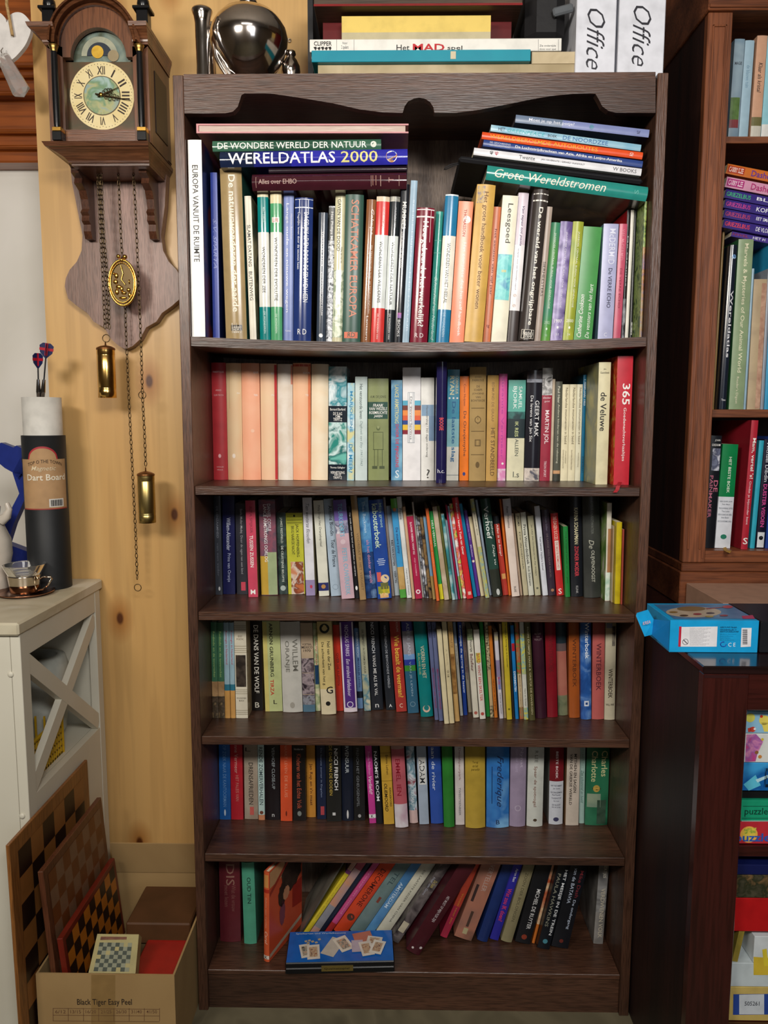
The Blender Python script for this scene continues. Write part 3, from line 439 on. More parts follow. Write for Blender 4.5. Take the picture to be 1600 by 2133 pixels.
ROW3 = [
th('363a42','charcoal book with faint grey lettering, leftmost',448,463,1239,443,1033,[('DE EENZAAMHEID',1055,1120,0,.3,'7a7e88'),('van een vader',1130,1200,0,.3,'5c606a'),('@',1226,.14,.1,2.2,'c8c8c8')]),
th('1d2050','navy blue book with pale sans serif lettering',464,490,1238,462,1033,[('Willem-Alexander',1078,1146,.0,.34,'cdd2e6'),('Prins van Oranje',1152,1212,.0,.34,'aab2d0')]),
th('33333a','dark grey paperback with a small red label near its foot',494,517,1238,490,1049,[('Stella Muller-Madej',1060,1110,0,.26,'a8a8ac'),('Door de ogen van een kind',1115,1195,0,.26,'9a9aa0'),('#',1212,1230,-.1,.3,'c8485a')]),
th('c84860','pinkish red paperback lettered TUSSEN ZUSSEN',518,538,1244,511,1043,[('RITA SPIJKER',1056,1110,0,.34,'8c2a40'),('TUSSEN ZUSSEN',1115,1181,0,.36,WH,'d',.02),('M',1233,.5,0,.5,WH,'h',.03)],s='5c4a34'),
th('6a5060/8a5060/4a4a58@30','paperback printed in dusk purple, green and yellow',545,579,1240,539,1041,[('#',1150,1239,-.05,.5,'9fae84'),('#',1158,1239,-.5,-.05,'c09c3c'),('DANIEL COYLE',1050,1106,.12,.2,'e8e8ee'),('LANCE ARMSTRONGS OORLOG',1051,1170,-.12,.2,'f0f0f0')]),
th('26322e/3a4a48/1c2422@40','black green paperback lettered DE CELESTIJNSE BELOFTE',581,600,1238,576,1068,[('JAMES REDFIELD',1078,1131,0,.3,'c8d0c4'),('DE CELESTIJNSE BELOFTE',1137,1212,0,.3,'d8e0d4'),('@',1225,.3,0,1,'a8b4b0')]),
th('bcbc3c','chartreuse paperback lettered BRUG NAAR DE NACHT with a painted couple',601,636,1238,594,1069,[('@',1075,.06,0,1.2,K),('#',1076,1077,-.45,.45,'5a5a20'),('#',1083,1084,-.45,.45,'5a5a20'),('#',1089,1090,-.45,.45,'5a5a20'),('JACK HOFFENBERG',1092,1160,.14,.2,'23230f','d',.01),('BRUG NAAR DE NACHT',1096,1155,-.12,.17,'23230f'),('#',1170,1238,-.3,.45,'c88460/d8c8b8/7a3a24/b86a40@45')]),
th('dedee4','tall white paperback with a lilac foot',638,657,1241,630,1037,[('Tien westerse filosofen',1049,1131,.0,.4,'5a5a62','d',0,.3),('@',1222,.14,.1,1.4,'c0405c')],b=[(1208,1241,'9a8cb4')],s='b8b090'),
th('dcdccc','off-white paperback with a navy crown band near its foot',665,686,1242,653,1043,[('Het Oranjekapitaal',1085,1138,0,.3,'5a5a54'),('Philip Droge',1053,1082,0,.28,'6a6a64'),('#',1214,1231,-.5,.5,'262c66'),('@',1222,.22,0,1,'b88a50')]),
th('a9bccc','pale blue paperback lettered Tour de France',690,711,1242,674,1040,[('Antoine Blondin',1054,1116,.1,.36,'1c2430','d',.02),('Tour de France',1124,1181,.1,.36,'1c2430','d',.02),('@',1223,.28,0,1,'8494a4'),('@',1223,.24,0,1,'a9bccc')]),
th('c9a9b4','pink and lilac paperback lettered TOURKOORTS in light blue',712,739,1248,696,1042,[('TOURKOORTS',1050,1118,0,.34,'6fb4d0','d',.02),('PETER OUWERKERK',1142,1240,.05,.36,'7cb4cc','d',.02),('@',1129,.2,0,1,'d8c0c8')],b=[(1042,1085,'6f5ca4'),(1085,1112,'a8a0bc/5a6078/e0dce4@60')]),
th('18181c','slim black paperback with small white lettering',740,750,1247,724,1056,[('Op zoek naar het land van beloften en verdriet',1068,1200,0,.34,'e0e0e0'),('@',1225,.24,0,2,'e8e8e8')]),
th('a08258','tan paperback taller than its dark neighbour',750,763,1250,732,1033,[('VOORDAT IK HET VERGEET',1110,1230,.1,.36,'745a38')]),
th('2f6cac/5a96c4/1d4080@24','paperback with a blue watery painting',764,786,1247,748,1037,[('Thea Beckman',1045,1110,0,.28,'b8d4e8'),('als het donker wordt',1125,1215,.1,.28,'d090ac')],b=[(1150,1247,'274c86/16305e/6c8cb4@30')]),
th('22489a','thick blue book lettered Mijn groot kabouterboek',787,817,1248,770,1042,[('Mijn groot',1050,1100,.26,.26,'a8d0c8'),('kabouterboek',1050,1142,-.1,.4,'cfe6c4','d',.02),('#',1164,1165.5,-.2,.2,'c8d4e8'),('#',1168,1169.5,-.3,.3,'c8d4e8'),('#',1172,1173.5,-.25,.25,'c8d4e8'),('#',1176,1177.5,-.2,.2,'c8d4e8'),('#',1192,1212,-.4,-.1,'d0605a'),('@',1206,.3,.15,1,'e0c8a0'),('#',1214,1228,-.2,.35,'6a6c3c'),('#',1222,1238,-.4,.4,'c8b830/7a8c30@60'),('#',1236,1246,-.3,.3,'d08048/e0d090@60')],r=.003),
th('a8988c','very thin grey booklet right of the blue gnome book',817,822,1242,800,1036),
th('c0ccd4','pale grey blue paperback lettered VEERTIG',823,833,1241,808,1054,[('KEES VAN KOOTEN',1125,1178,0,.44,'20242c','d',.03),('VEERTIG',1189,1214,0,.44,'20242c','d',.03)]),
th('3f96cc','sky blue and green children book lettered De stoere pony',834,847,1246,816,1039,[('De stoere pony',1099,1153,0,.5,'1c2c6c','d',.02),('@',1062,.3,0,1,'d88040')],b=[(1039,1060,'62b040'),(1181,1228,'c4a468/b08c50@40'),(1228,1246,'4f9c3c')]),
th('d9dcda','white booklet lettered Poezie',848,858,1246,830,1035,[('Poezie',1059,1082,0,.5,'3a3c40'),('Uitgeverij Van Holkema',1184,1240,0,.3,'3a3a3a')]),
th('cda886','very thin peach booklet',859,865,1248,842,1056),
th('a82046','crimson booklet with white capitals',866,880,1248,850,1076,[('SLAUWER WIEREN, VANAF NU',1088,1155,0,.34,'f0dce2','d',.02),('ANJA WALDEMAR',1162,1200,0,.26,'e0a8b8'),('@',1233,.34,0,1,'f0e4e8'),('@',1233,.18,0,1,'a82046')]),
th('c4beb4','very thin grey white booklet, taller than the crimson one',880,884,1245,859,1046),
th('b0b8c4/3a3a40/dcdce0@60','thin black and white speckled booklet',884,888,1246,867,1076),
th('dde0e4/2c2c38/8a7a60@40','thin booklet with white top and dark lower half',889,894,1246,874,1080),
th('2c2c34/8a6c44/1c1c20@45','thin dark brown mottled booklet',894,901,1247,879,1080),
th('6f94b0','thin dusty blue booklet with a tan foot',902,909,1249,882,1078,b=[(1200,1249,'9c8450')]),
th('dc6a34','thin orange booklet',909,916,1252,883,1060,[('Jip en Janneke',1125,1180,0,.4,'f0a880')],s='a02c20'),
th('2d9c48','green booklet with a yellow foot',917,925,1249,890,1066,[('HELE VERHAAL',1085,1140,0,.5,'e8f0e0','d',.02)],b=[(1217,1249,'d8d030')]),
th('a89478/cdbfa8@30','beige worn booklet right of the green one',926,936,1250,895,1057),
th('6a6c38','thin olive booklet',936,942,1248,901,1056),
th('cfe0dc/3a8c94/2c4c44@20','thin white and teal booklet',942,949,1250,914,1072),
th('7a94a0','thin grey blue booklet',949,954,1249,921,1086),
th('9c1c44','very thin crimson booklet',955,959,1248,924,1053),
th('a8c4d4','very thin pale blue booklet',960,964,1247,929,1055,b=[(1200,1247,'8cac6c')]),
th('3c9c50/d8d060/d04850/e8e8e0@50','thin booklet printed in green, yellow and red blocks',965,972,1247,935,1050),
th('c8242c','red children book with white capitals',973,986,1248,938,1038,[('Koken met kanjers',1050,1105,0,.36,WH,'d',.02),('Tosia van Gaver',1108,1156,0,.36,WH,'d',.02),('#',1233,1240,-.2,.3,'e0b8a8')],s='a8182a'),
th('1e8cb8','cyan booklet right of the red one',987,994,1244,954,1050),
th('5a3490','purple booklet with pale lettering',994,1001,1242,966,1064,[('Vliegende heks',1080,1125,0,.46,'a89cd0'),('Malaise',1135,1160,0,.46,'c8c0e0'),('@',1169,.4,0,1,'e8d8c8')]),
th('d0c4a0','cream booklet with a teal edge',1002,1010,1242,976,1077),
th('cfc8b0','booklet with yellow and blue checks',1011,1020,1246,978,1040,[('#',1040,1068,-.5,.5,'c8bc48/8ca8a0@160'),('#',1139,1246,-.5,.5,'c8bc48/8ca8a0@160'),('Roodkapje danst',1070,1115,0,.36,'4a4a3c')]),
th('aebccc','very thin pale blue grey booklet beside the dark green book',1020,1025,1240,990,1042),
th('26453c','dark green book with big white lettering and a grey foot',1027,1047,1244,1000,1040,[('Verhoef',1056,1123,-.05,.5,'eaf0ea','d',0,.0),('Esther',1088,1118,.36,.2,'d0dcd4'),('Deja vu',1135,1178,.2,.3,'e0e8e0','d',0,.3),('@',1234,.18,.1,2,'c8ccc8')],b=[(1186,1244,'2c3028')],r=.003),
th('b43a2e','red paperback with a black top and white handwriting',1048,1060,1240,1027,1076,[('Alles is te koop!',1092,1158,0,.5,'f0e0d8','d',.01,.2),('#',1195,1206,-.3,.4,'d8a060')],b=[(1076,1092,'22242a')]),
th('d0702c','narrow orange booklet beside the tall cream one',1060,1065,1240,1040,1040),
th('e0d0c4','tall cream and white paperback with a small black name',1066,1083,1243,1046,1040,[('Pieter Winsemius',1056,1100,0,.3,'2a2a2a'),('BALANS',1222,1234,0,.3,'4a4a4a')],s='d07030',b=[(1041,1075,'c8c6cc')]),
th('c0a890','very thin beige booklet right of the cream paperback',1084,1089,1237,1065,1070),
th('bcb494','khaki paperback left of the pale dictionary',1091,1101,1238,1073,1070,[('PRISMA',1076,1096,0,.44,'2a2a24'),('De dynamiek',1108,1185,0,.34,'3a3a30')]),
th('cfd0c0','pale dictionary paperback between two khaki ones',1102,1113,1238,1084,1068,[('Prima Woordenboek',1093,1174,0,.5,'242424','d',.02),('Rob Siekmann',1178,1218,0,.4,'242424')]),
th('b9b494','khaki paperback with slanted handwriting style title',1115,1127,1237,1099,1075,[('Jan Lifter Het voorbijleven van Piet Wilders',1093,1196,0,.3,'3c3c30'),('@',1222,.2,0,1,'6a6a58')]),
th('d6dae2','bright white slim paperback taller than the khaki ones',1131,1142,1240,1113,1055,[('Tom Lanoye',1118,1147,0,.4,'2a2a34','d',.02),('Heldere hemel',1150,1187,0,.36,'4a4a54')]),
th('2c2434/3a2c38@20','dark aubergine book with a faint golden foot',1143,1158,1240,1128,1063,[('Louis Stiller',1076,1106,0,.26,'6a6478'),('DE LANGE WEG NAAR KABOEL',1112,1203,0,.26,'6c5c60'),('@',1229,.22,.1,1,'a87a5a')]),
th('c22a2a','red paperback with a white panel and a big S',1160,1175,1240,1147,1070,[('365 DAGEN SUCCES',1077,1124,0,.5,'f0c8b8','d',.01),('#',1126,1187,-.25,.3,'e8d8cc'),('DE BESTE REMEDIES',1129,1184,.02,.3,'b83838'),('S',1231,.8,0,.46,'f4e4dc','h',.02)]),
th('23823c','green paperback shorter than the red one',1178,1188,1244,1173,1097,[('Hoe ik mezelf liefheb en laat gaan',1108,1215,0,.3,'124c20')]),
th('191c22','black book lettered ZONDER MOEDER in red',1190,1214,1243,1187,1033,[('KARINA SCHAAPMAN',1058,1133,.0,.34,'d8d0a8','d',.02),('ZONDER MOEDER',1137,1200,.0,.34,'d8404c','d',.02),('KLINK',1220,1236,0,.2,'b0b0b0')],r=.003),
th('3a3c38/2e302e@20','thick dark grey green book lettered De Olijvenoogst',1217,1252,1245,1213,1033,[('EMILE QUESTWATER',1045,1112,.0,.18,'6c7068'),('De',1124,1142,-.05,.3,'b8b8a8','d',0,.3),('OLIJVENOOGST',1146,1212,.0,.26,'c4c4b4')],r=.006),
th('d6d0c0','white stapled magazine with a garden photograph',1260,1272,1252,1266,1048,[('#',1101,1192,-.2,.5,'a87850'),('#',1192,1250,-.5,.5,'a8c8b4/e0e8dc@60')],s='4c7c2c/8ca864/c8c4b4@25'),
th('a89474','thin beige booklet before the yellow one',1273,1277,1255,1277,1096),
th('c8b41c/b09c18@40','bright yellow booklet',1278,1292,1258,1282,1088),
th('9a4438','short brick red booklet, rightmost',1293,1300,1259,1297,1103),
]
WB='WINTERBOEK'
ROW4 = [
th('3f6c50','first of twin green children books with a straw foot',442,455,1496,438,1296,[('Rodinde en de toverschat',1315,1410,0,.34,'9cbc74')],b=[(1419,1450,'b89468/8a6a48@40'),(1450,1496,'5c4c3c/3c3428/8a7454@60')]),
th('3f6c50','second of twin green children books with a straw foot',455,469,1496,453,1297,[('Rodinde en de toverschat',1315,1410,0,.34,'9cbc74')],b=[(1419,1450,'b89468/8a6a48@40'),(1450,1496,'5c4c3c/3c3428/8a7454@60')]),
th('93b0bc','first of twin pale blue children books with sand foot',469,480,1496,465,1297,[('Koningin in Nederland',1314,1383,0,.46,'a83c54','d',.01)],b=[(1425,1438,'2f6c80'),(1438,1496,'c09050')]),
th('93b0bc','second of twin pale blue children books with sand foot',481,491,1496,476,1297,[('Koningin in Nederland',1314,1383,0,.46,'a83c54','d',.01)],b=[(1425,1438,'2f6c80'),(1438,1496,'c09050')]),
th('cfc8b4','cream book with fine lines and a black ornamental panel',492,517,1496,487,1294,[('#',1364,1430,-.42,.42,'2a2420/4a4038@60'),('EDGY',1325,.16,0,.36,'7a6c58','h'),('POETIC',1331,.16,0,.6,'7a6c58','h'),('BOUDEWIJN',1454,.14,0,.8,'5a5040','h'),('BUCH',1459,.14,0,.4,'5a5040','h')]+[('#',v,v+1,-.5,.5,'8a8068') for v in (1303,1307,1311,1345,1350,1354,1358,1436,1440,1444,1479,1483,1487)],s='a08c6c',r=.001),
th('14110f','black book lettered DE DANS VAN DE WOLF',525,548,1480,520,1294,[('DE DANS VAN DE WOLF',1302,1443,-.0,.42,'e8e4d8','d',.01),('B',1468,.5,0,.4,'e0dccc','h')],s='6a5a3a'),
th('b4bc84','lime and yellow book lettered TIRZA',553,589,1482,546,1294,[('ARNON GRUNBERG',1298,1409,-.02,.2,'1c1c14','d',.03),('TIRZA',1415,1448,-.05,.2,'b83424','d',.03),('L',1462,.24,.1,.2,K,'h'),('#',1294,1482,-.5,-.25,'c4b86c')],r=.001),
th('bcbab2','thick grey white book with two lines of grey capitals',590,631,1483,583,1295,[('WILLEM',1331,1397,.22,.26,'6a6860'),('ORANJE',1334,1399,-.2,.26,'6a6860'),('@',1468,.12,0,1.3,'9a968c')],r=.004,hard=1),
th('b09c84','beige paperback with crowd photographs lettered MEXICO 1970',632,657,1483,627,1298,[('VOETBAL',1342,.17,0,.8,'2a2420','h'),('MEXICO',1348,.22,0,.9,'2a2420','h',.02),('1970',1355,.22,0,.6,'2a2420','h',.02)],b=[(1371,1401,'4c4048/9a8c90/2c242c@70'),(1402,1446,'4c4048/9a8c90/2c242c@60'),(1447,1468,'4c4048/8a8c94/2c2c34@60'),(1468,1483,'4c6c80')]),
th('b8b890/8c9c74/d8d0b0@30','slim paperback with red script and a dark blue patch',658,668,1481,652,1298,[('dolle lotje',1330,1385,0,.5,'a85040','d',0,.3),('#',1385,1425,-.4,.4,'1c3c5c')]),
th('c8b478','yellow cream book lettered De achterkant van het gordijn',670,701,1488,664,1295,[('Nel van der Zee',1336,1395,.22,.2,'1c1810','d',.01),('De achterkant van het g.',1337,1428,-.2,.22,'1c1810','d',.01),('@',1309,.34,0,1,'1c241c'),('@',1309,.18,0,1,'c8b478'),('G',1437,.5,.15,.45,K,'h',.03),('@',1465,.16,0,1,K)],b=[(1435,1488,'d0c4a4')],r=.003),
th('b03020','bright red orange paperback, shorter than its neighbours',702,716,1481,692,1302,[('OVER DE KLIPPEN',1360,1427,0,.34,'601810')]),
th('4c2878','purple book with a white border and italic title',717,745,1483,707,1295,[('#',1295,1483,-.5,-.38,'d8ccd4'),('#',1295,1483,.4,.5,'d8ccd4'),('#',1474,1483,-.5,.5,'d8ccd4'),('NICHOLAS SPARKS',1302,1366,.0,.28,'d8d0e4'),('Een stralend liefdeskoor',1372,1450,.0,.28,'d8d0e4','d',0,.3),('@',1467,.24,0,1,'d8d0e4'),('@',1467,.18,0,1,'4c2878')],r=.003,hard=1),
th('6484ac','slim blue paperback lettered MAKKELIJK LEVEN',746,757,1476,733,1309,[('HERMAN KOCH',1318,1368,0,.42,'c8d4e0','d',.01),('MAKKELIJK LEVEN',1371,1431,0,.42,'1c2c5c','d',.02)],b=[(1440,1454,'18202c')]),
th('a8a890','pale paperback with a sea painting foot',759,773,1481,747,1296,[('DE TEMPEEST IN STORM EN VUUR',1312,1402,0,.28,'3c3c34')],b=[(1404,1481,'a8a88c/4c7c8c/c8c0a4@40')]),
th('1a1e26','black navy book lettered VANG ME ALS IK VAL',774,799,1479,762,1295,[('NICCI FRENCH',1297,1360,0,.26,'d0d4d8'),('VANG ME ALS IK VAL',1364,1449,0,.26,'d8d8d8'),('n',1470,.3,0,.3,'d8d8d8','h')],r=.002),
th('1b2027','black navy book lettered DE BEWOONDE WERELD',805,824,1479,791,1296,[('NICCI FRENCH DE BEWOONDE WERELD',1304,1433,0,.24,'a8acb4'),('A',1470,.36,0,.34,'e0e0e0','h',.02)]),
th('a4342c','red book lettered Wie betaalt de veerman? in yellow',826,848,1483,811,1295,[('Wie betaalt de veerman?',1324,1453,.05,.48,'e0bc44','d',.02),('KOLIN',1297,1316,.2,.2,'c8b0a0'),('C',1470,.4,0,.3,'e0d0b8','h')]),
th('2c5a74','blue book with a green and violet landscape band',850,873,1486,836,1295,[('ADELE JANS',1298,1366,0,.34,'b8bcc8'),('VAN JE LEVEN',1378,1450,0,.22,'90a8b8'),('@',1467,.24,0,1,'7c98a8'),('@',1467,.2,0,1,'2c5a74')],b=[(1295,1315,'3c3c84'),(1315,1363,'8c8890'),(1363,1374,'6c94c4'),(1374,1386,'2c3c94'),(1386,1398,'3c8434')]),
th('0c7474','teal book with raised pale lettering and an omega',877,903,1493,861,1295,[('VOEREN EN HET',1345,1412,.05,.3,'c4bca0','d',.02),('BLAUWE RUIS',1360,1404,-.28,.16,'a8b47c'),('@',1476,.3,0,1,'d0b4a0'),('@',1474,.2,0,1.1,'0c7474')],r=.004,hard=1),
th('5c6488','first of twin slate blue booklets with crimson capitals',906,914,1500,890,1296,[('in Elzas',1302,1328,0,.4,'20284c'),('MIJN GRONINGEN VAN VROEGER',1391,1475,0,.5,'8c2450','d',.01)]),
th('5c6488','second of twin slate blue booklets with crimson capitals',915,924,1502,899,1296,[('in Elzas',1302,1328,0,.4,'20284c'),('MIJN GRONINGEN VAN VROEGER',1393,1478,0,.5,'8c2450','d',.01)]),
th('cfc4a0','plain cream booklet, shorter than the ones beside',926,936,1508,909,1311),
th('cbbe98','cream booklet lettered O 18',937,947,1507,920,1295,[('O 18',1396,1410,0,.4,'4a4430'),('A. RIDDEL',1352,1386,0,.3,'a89c78')]),
th('b8945c','tan booklet with a brown line drawing',948,958,1503,932,1295,[('CAVANSELETJE',1304,1349,0,.5,'6c4c24'),('#',1362,1445,-.4,.4,'a07844/6c4824@60')]),
th('b4b4ac','grey white slim booklet',959,965,1491,943,1296,[('Ranja het veulen',1345,1384,0,.4,'3a3a3a')],b=[(1296,1340,'7c8ca0')]),
th('1c3c8c','royal blue booklet with white lettering',966,974,1490,953,1296,[('de sprong in de leeuw',1350,1443,0,.6,'d8e0ec','d',.02),('Konijntje',1303,1346,0,.6,'d8e0ec','d',.03)]),
th('8c7c78','greyish pink booklet with dark red lettering',976,983,1484,961,1296,[('Dat is niet niks, meneer Pinkjas!',1300,1415,0,.5,'5c1828','d',.02)],b=[(1400,1484,'a8a08c')]),
th('c8c4b4','white booklet with black handwriting and green top',986,998,1495,972,1311,[('Floortje',1333,1358,0,.5,'202018','d',.02),('Bellefleur',1362,1398,0,.5,'5c2020','d',.02),('@',1485,.3,0,1,'a85c50')],b=[(1311,1334,'90a078/3c4430@90')]),
th('d4d0c4','white booklet lettered BARD WINT EEN SKELTER in red',1000,1012,1498,986,1312,[('BARD WINT EEN SKELTER',1361,1460,0,.46,'b83c3c','d',.02),('@',1487,.3,0,1,'b04840'),('#',1360,1380,-.4,.4,'d8c040/80a050@80')]),
th('1f7c34','green booklet with dark lettering near the top',1013,1021,1493,998,1296,[('Pudge de rat',1330,1363,0,.46,'0c3414','d',.02)]),
th('b8a078','booklet with black and cream checks at both ends',1022,1029,1495,1009,1296,[('#',1296,1396,-.5,.5,'2c241c/c8b890@200'),('#',1470,1495,-.5,.5,'2c241c/c8b890@200')]),
th('bc6c24','orange brown booklet',1030,1037,1495,1017,1304,[('met prenten van S. Jongman',1414,1480,0,.46,'3c1c0c','d',.02)]),
th('c4c0c8','white booklet with pale cartoon pictures',1041,1049,1497,1029,1317,[('#',1410,1436,-.3,.4,'a83c44/6c7cb0@90'),('DIKKE DE OLIFANT',1443,1487,0,.3,'3a3a40')],b=[(1317,1335,'8c84ac/c8c08c@60'),(1375,1410,'8c80a0')]),
th('9c8868','very thin brown booklet before the yellow one',1050,1055,1496,1040,1300),
th('c0ac30','yellow booklet with small black lettering',1056,1067,1499,1045,1295,[('Lilla roeping en Bedring van de Krippenstar',1296,1390,.1,.3,'2a2810','d',.01),('@',1477,.2,0,1,'6a6018')]),
th('3c342c','very thin dark booklet',1068,1072,1495,1057,1300),
th('1c74b4','bright blue booklet with a red badge',1074,1081,1498,1063,1303,[('#',1340,1356,-.45,.45,'a8202c'),('EXPERIMENTEN',1398,1440,0,.6,'d0e0ec','d',.03),('voor jou',1441,1456,0,.4,'0c2c54')]),
th('8c7450/a85030/5c8040@120','brown booklet with orange and green speckles',1083,1091,1498,1072,1296,[('#',1403,1473,-.5,.5,'c0ac88'),('Maaike en het circuspaard',1406,1472,0,.4,'5a4028')]),
th('c8c8bc','white booklet with yellow and blue checks',1092,1101,1499,1082,1296,[('#',1320,1404,-.5,.5,'c4bc3c/6c9ca8@170'),('#',1474,1499,-.5,.5,'c4bc3c/6c9ca8@170'),('Hans en Grietje',1434,1470,0,.4,'4a4a44')]),
th('4c4828','olive fairy tale book with cream capitals',1103,1115,1501,1092,1295,[('KLEIN DUIMPJE HANS & GRIETJE DE DWERGEN',1306,1488,0,.4,'b8b088')]),
th('361826','thick dark plum book with faint rows of lettering',1116,1139,1499,1107,1295,[('ANTOINE',1320,.18,0,.6,'8c7478','h'),('VAN',1326,.16,0,.3,'8c7478','h'),('VERLET',1332,.18,0,.7,'8c7478','h')],r=.005,hard=1,y=.12),
th('7c1420','dark red cloth book with blind lettering',1140,1162,1494,1135,1296,[(WB,1330,1400,0,.4,'641018')],r=.003,hard=1),
th('9c5c50/a86c5c@20','faded pink book with a dark triangle and a green foot',1163,1184,1490,1158,1296,[],r=.003,hard=1,b=[(1296,1340,'24343c'),(1340,1356,'5c4c4c'),(1448,1490,'566048/7a7c60@30')]),
th('9c5020','rust orange book with dark lettering '+WB,1185,1208,1495,1184,1296,[(WB,1330,1430,0,.34,'542810')],r=.003,hard=1),
th('1e4484/2c5ca4/6c94c8@30','blue icy book with white lettering Winterboek',1210,1232,1498,1208,1295,[('Winterboek',1297,1371,.1,.4,'e4ecf4','d',.02),('#',1459,1470,-.2,.25,'d8e0ec'),('#',1462,1467,-.1,.15,'1e4484')],r=.004,hard=1,rough=.2),
th('b45c58','dusty pink book with dark lettering '+WB,1233,1258,1498,1235,1296,[(WB,1339,1437,0,.4,'54202c')],r=.003,hard=1),
th('bcb49c','cream book with sprinting figures lettered WINTERBOEK, rightmost',1259,1283,1499,1262,1296,[(WB,1392,1453,.0,.4,'281c14','d',.02),('#',1304,1345,.1,.42,'34343c/8c8474@60'),('WILL PINE',1467,.2,0,.8,'3a3428','h'),('#',1298,1308,-.45,.1,'7c88a8')],r=.003,hard=1),
]
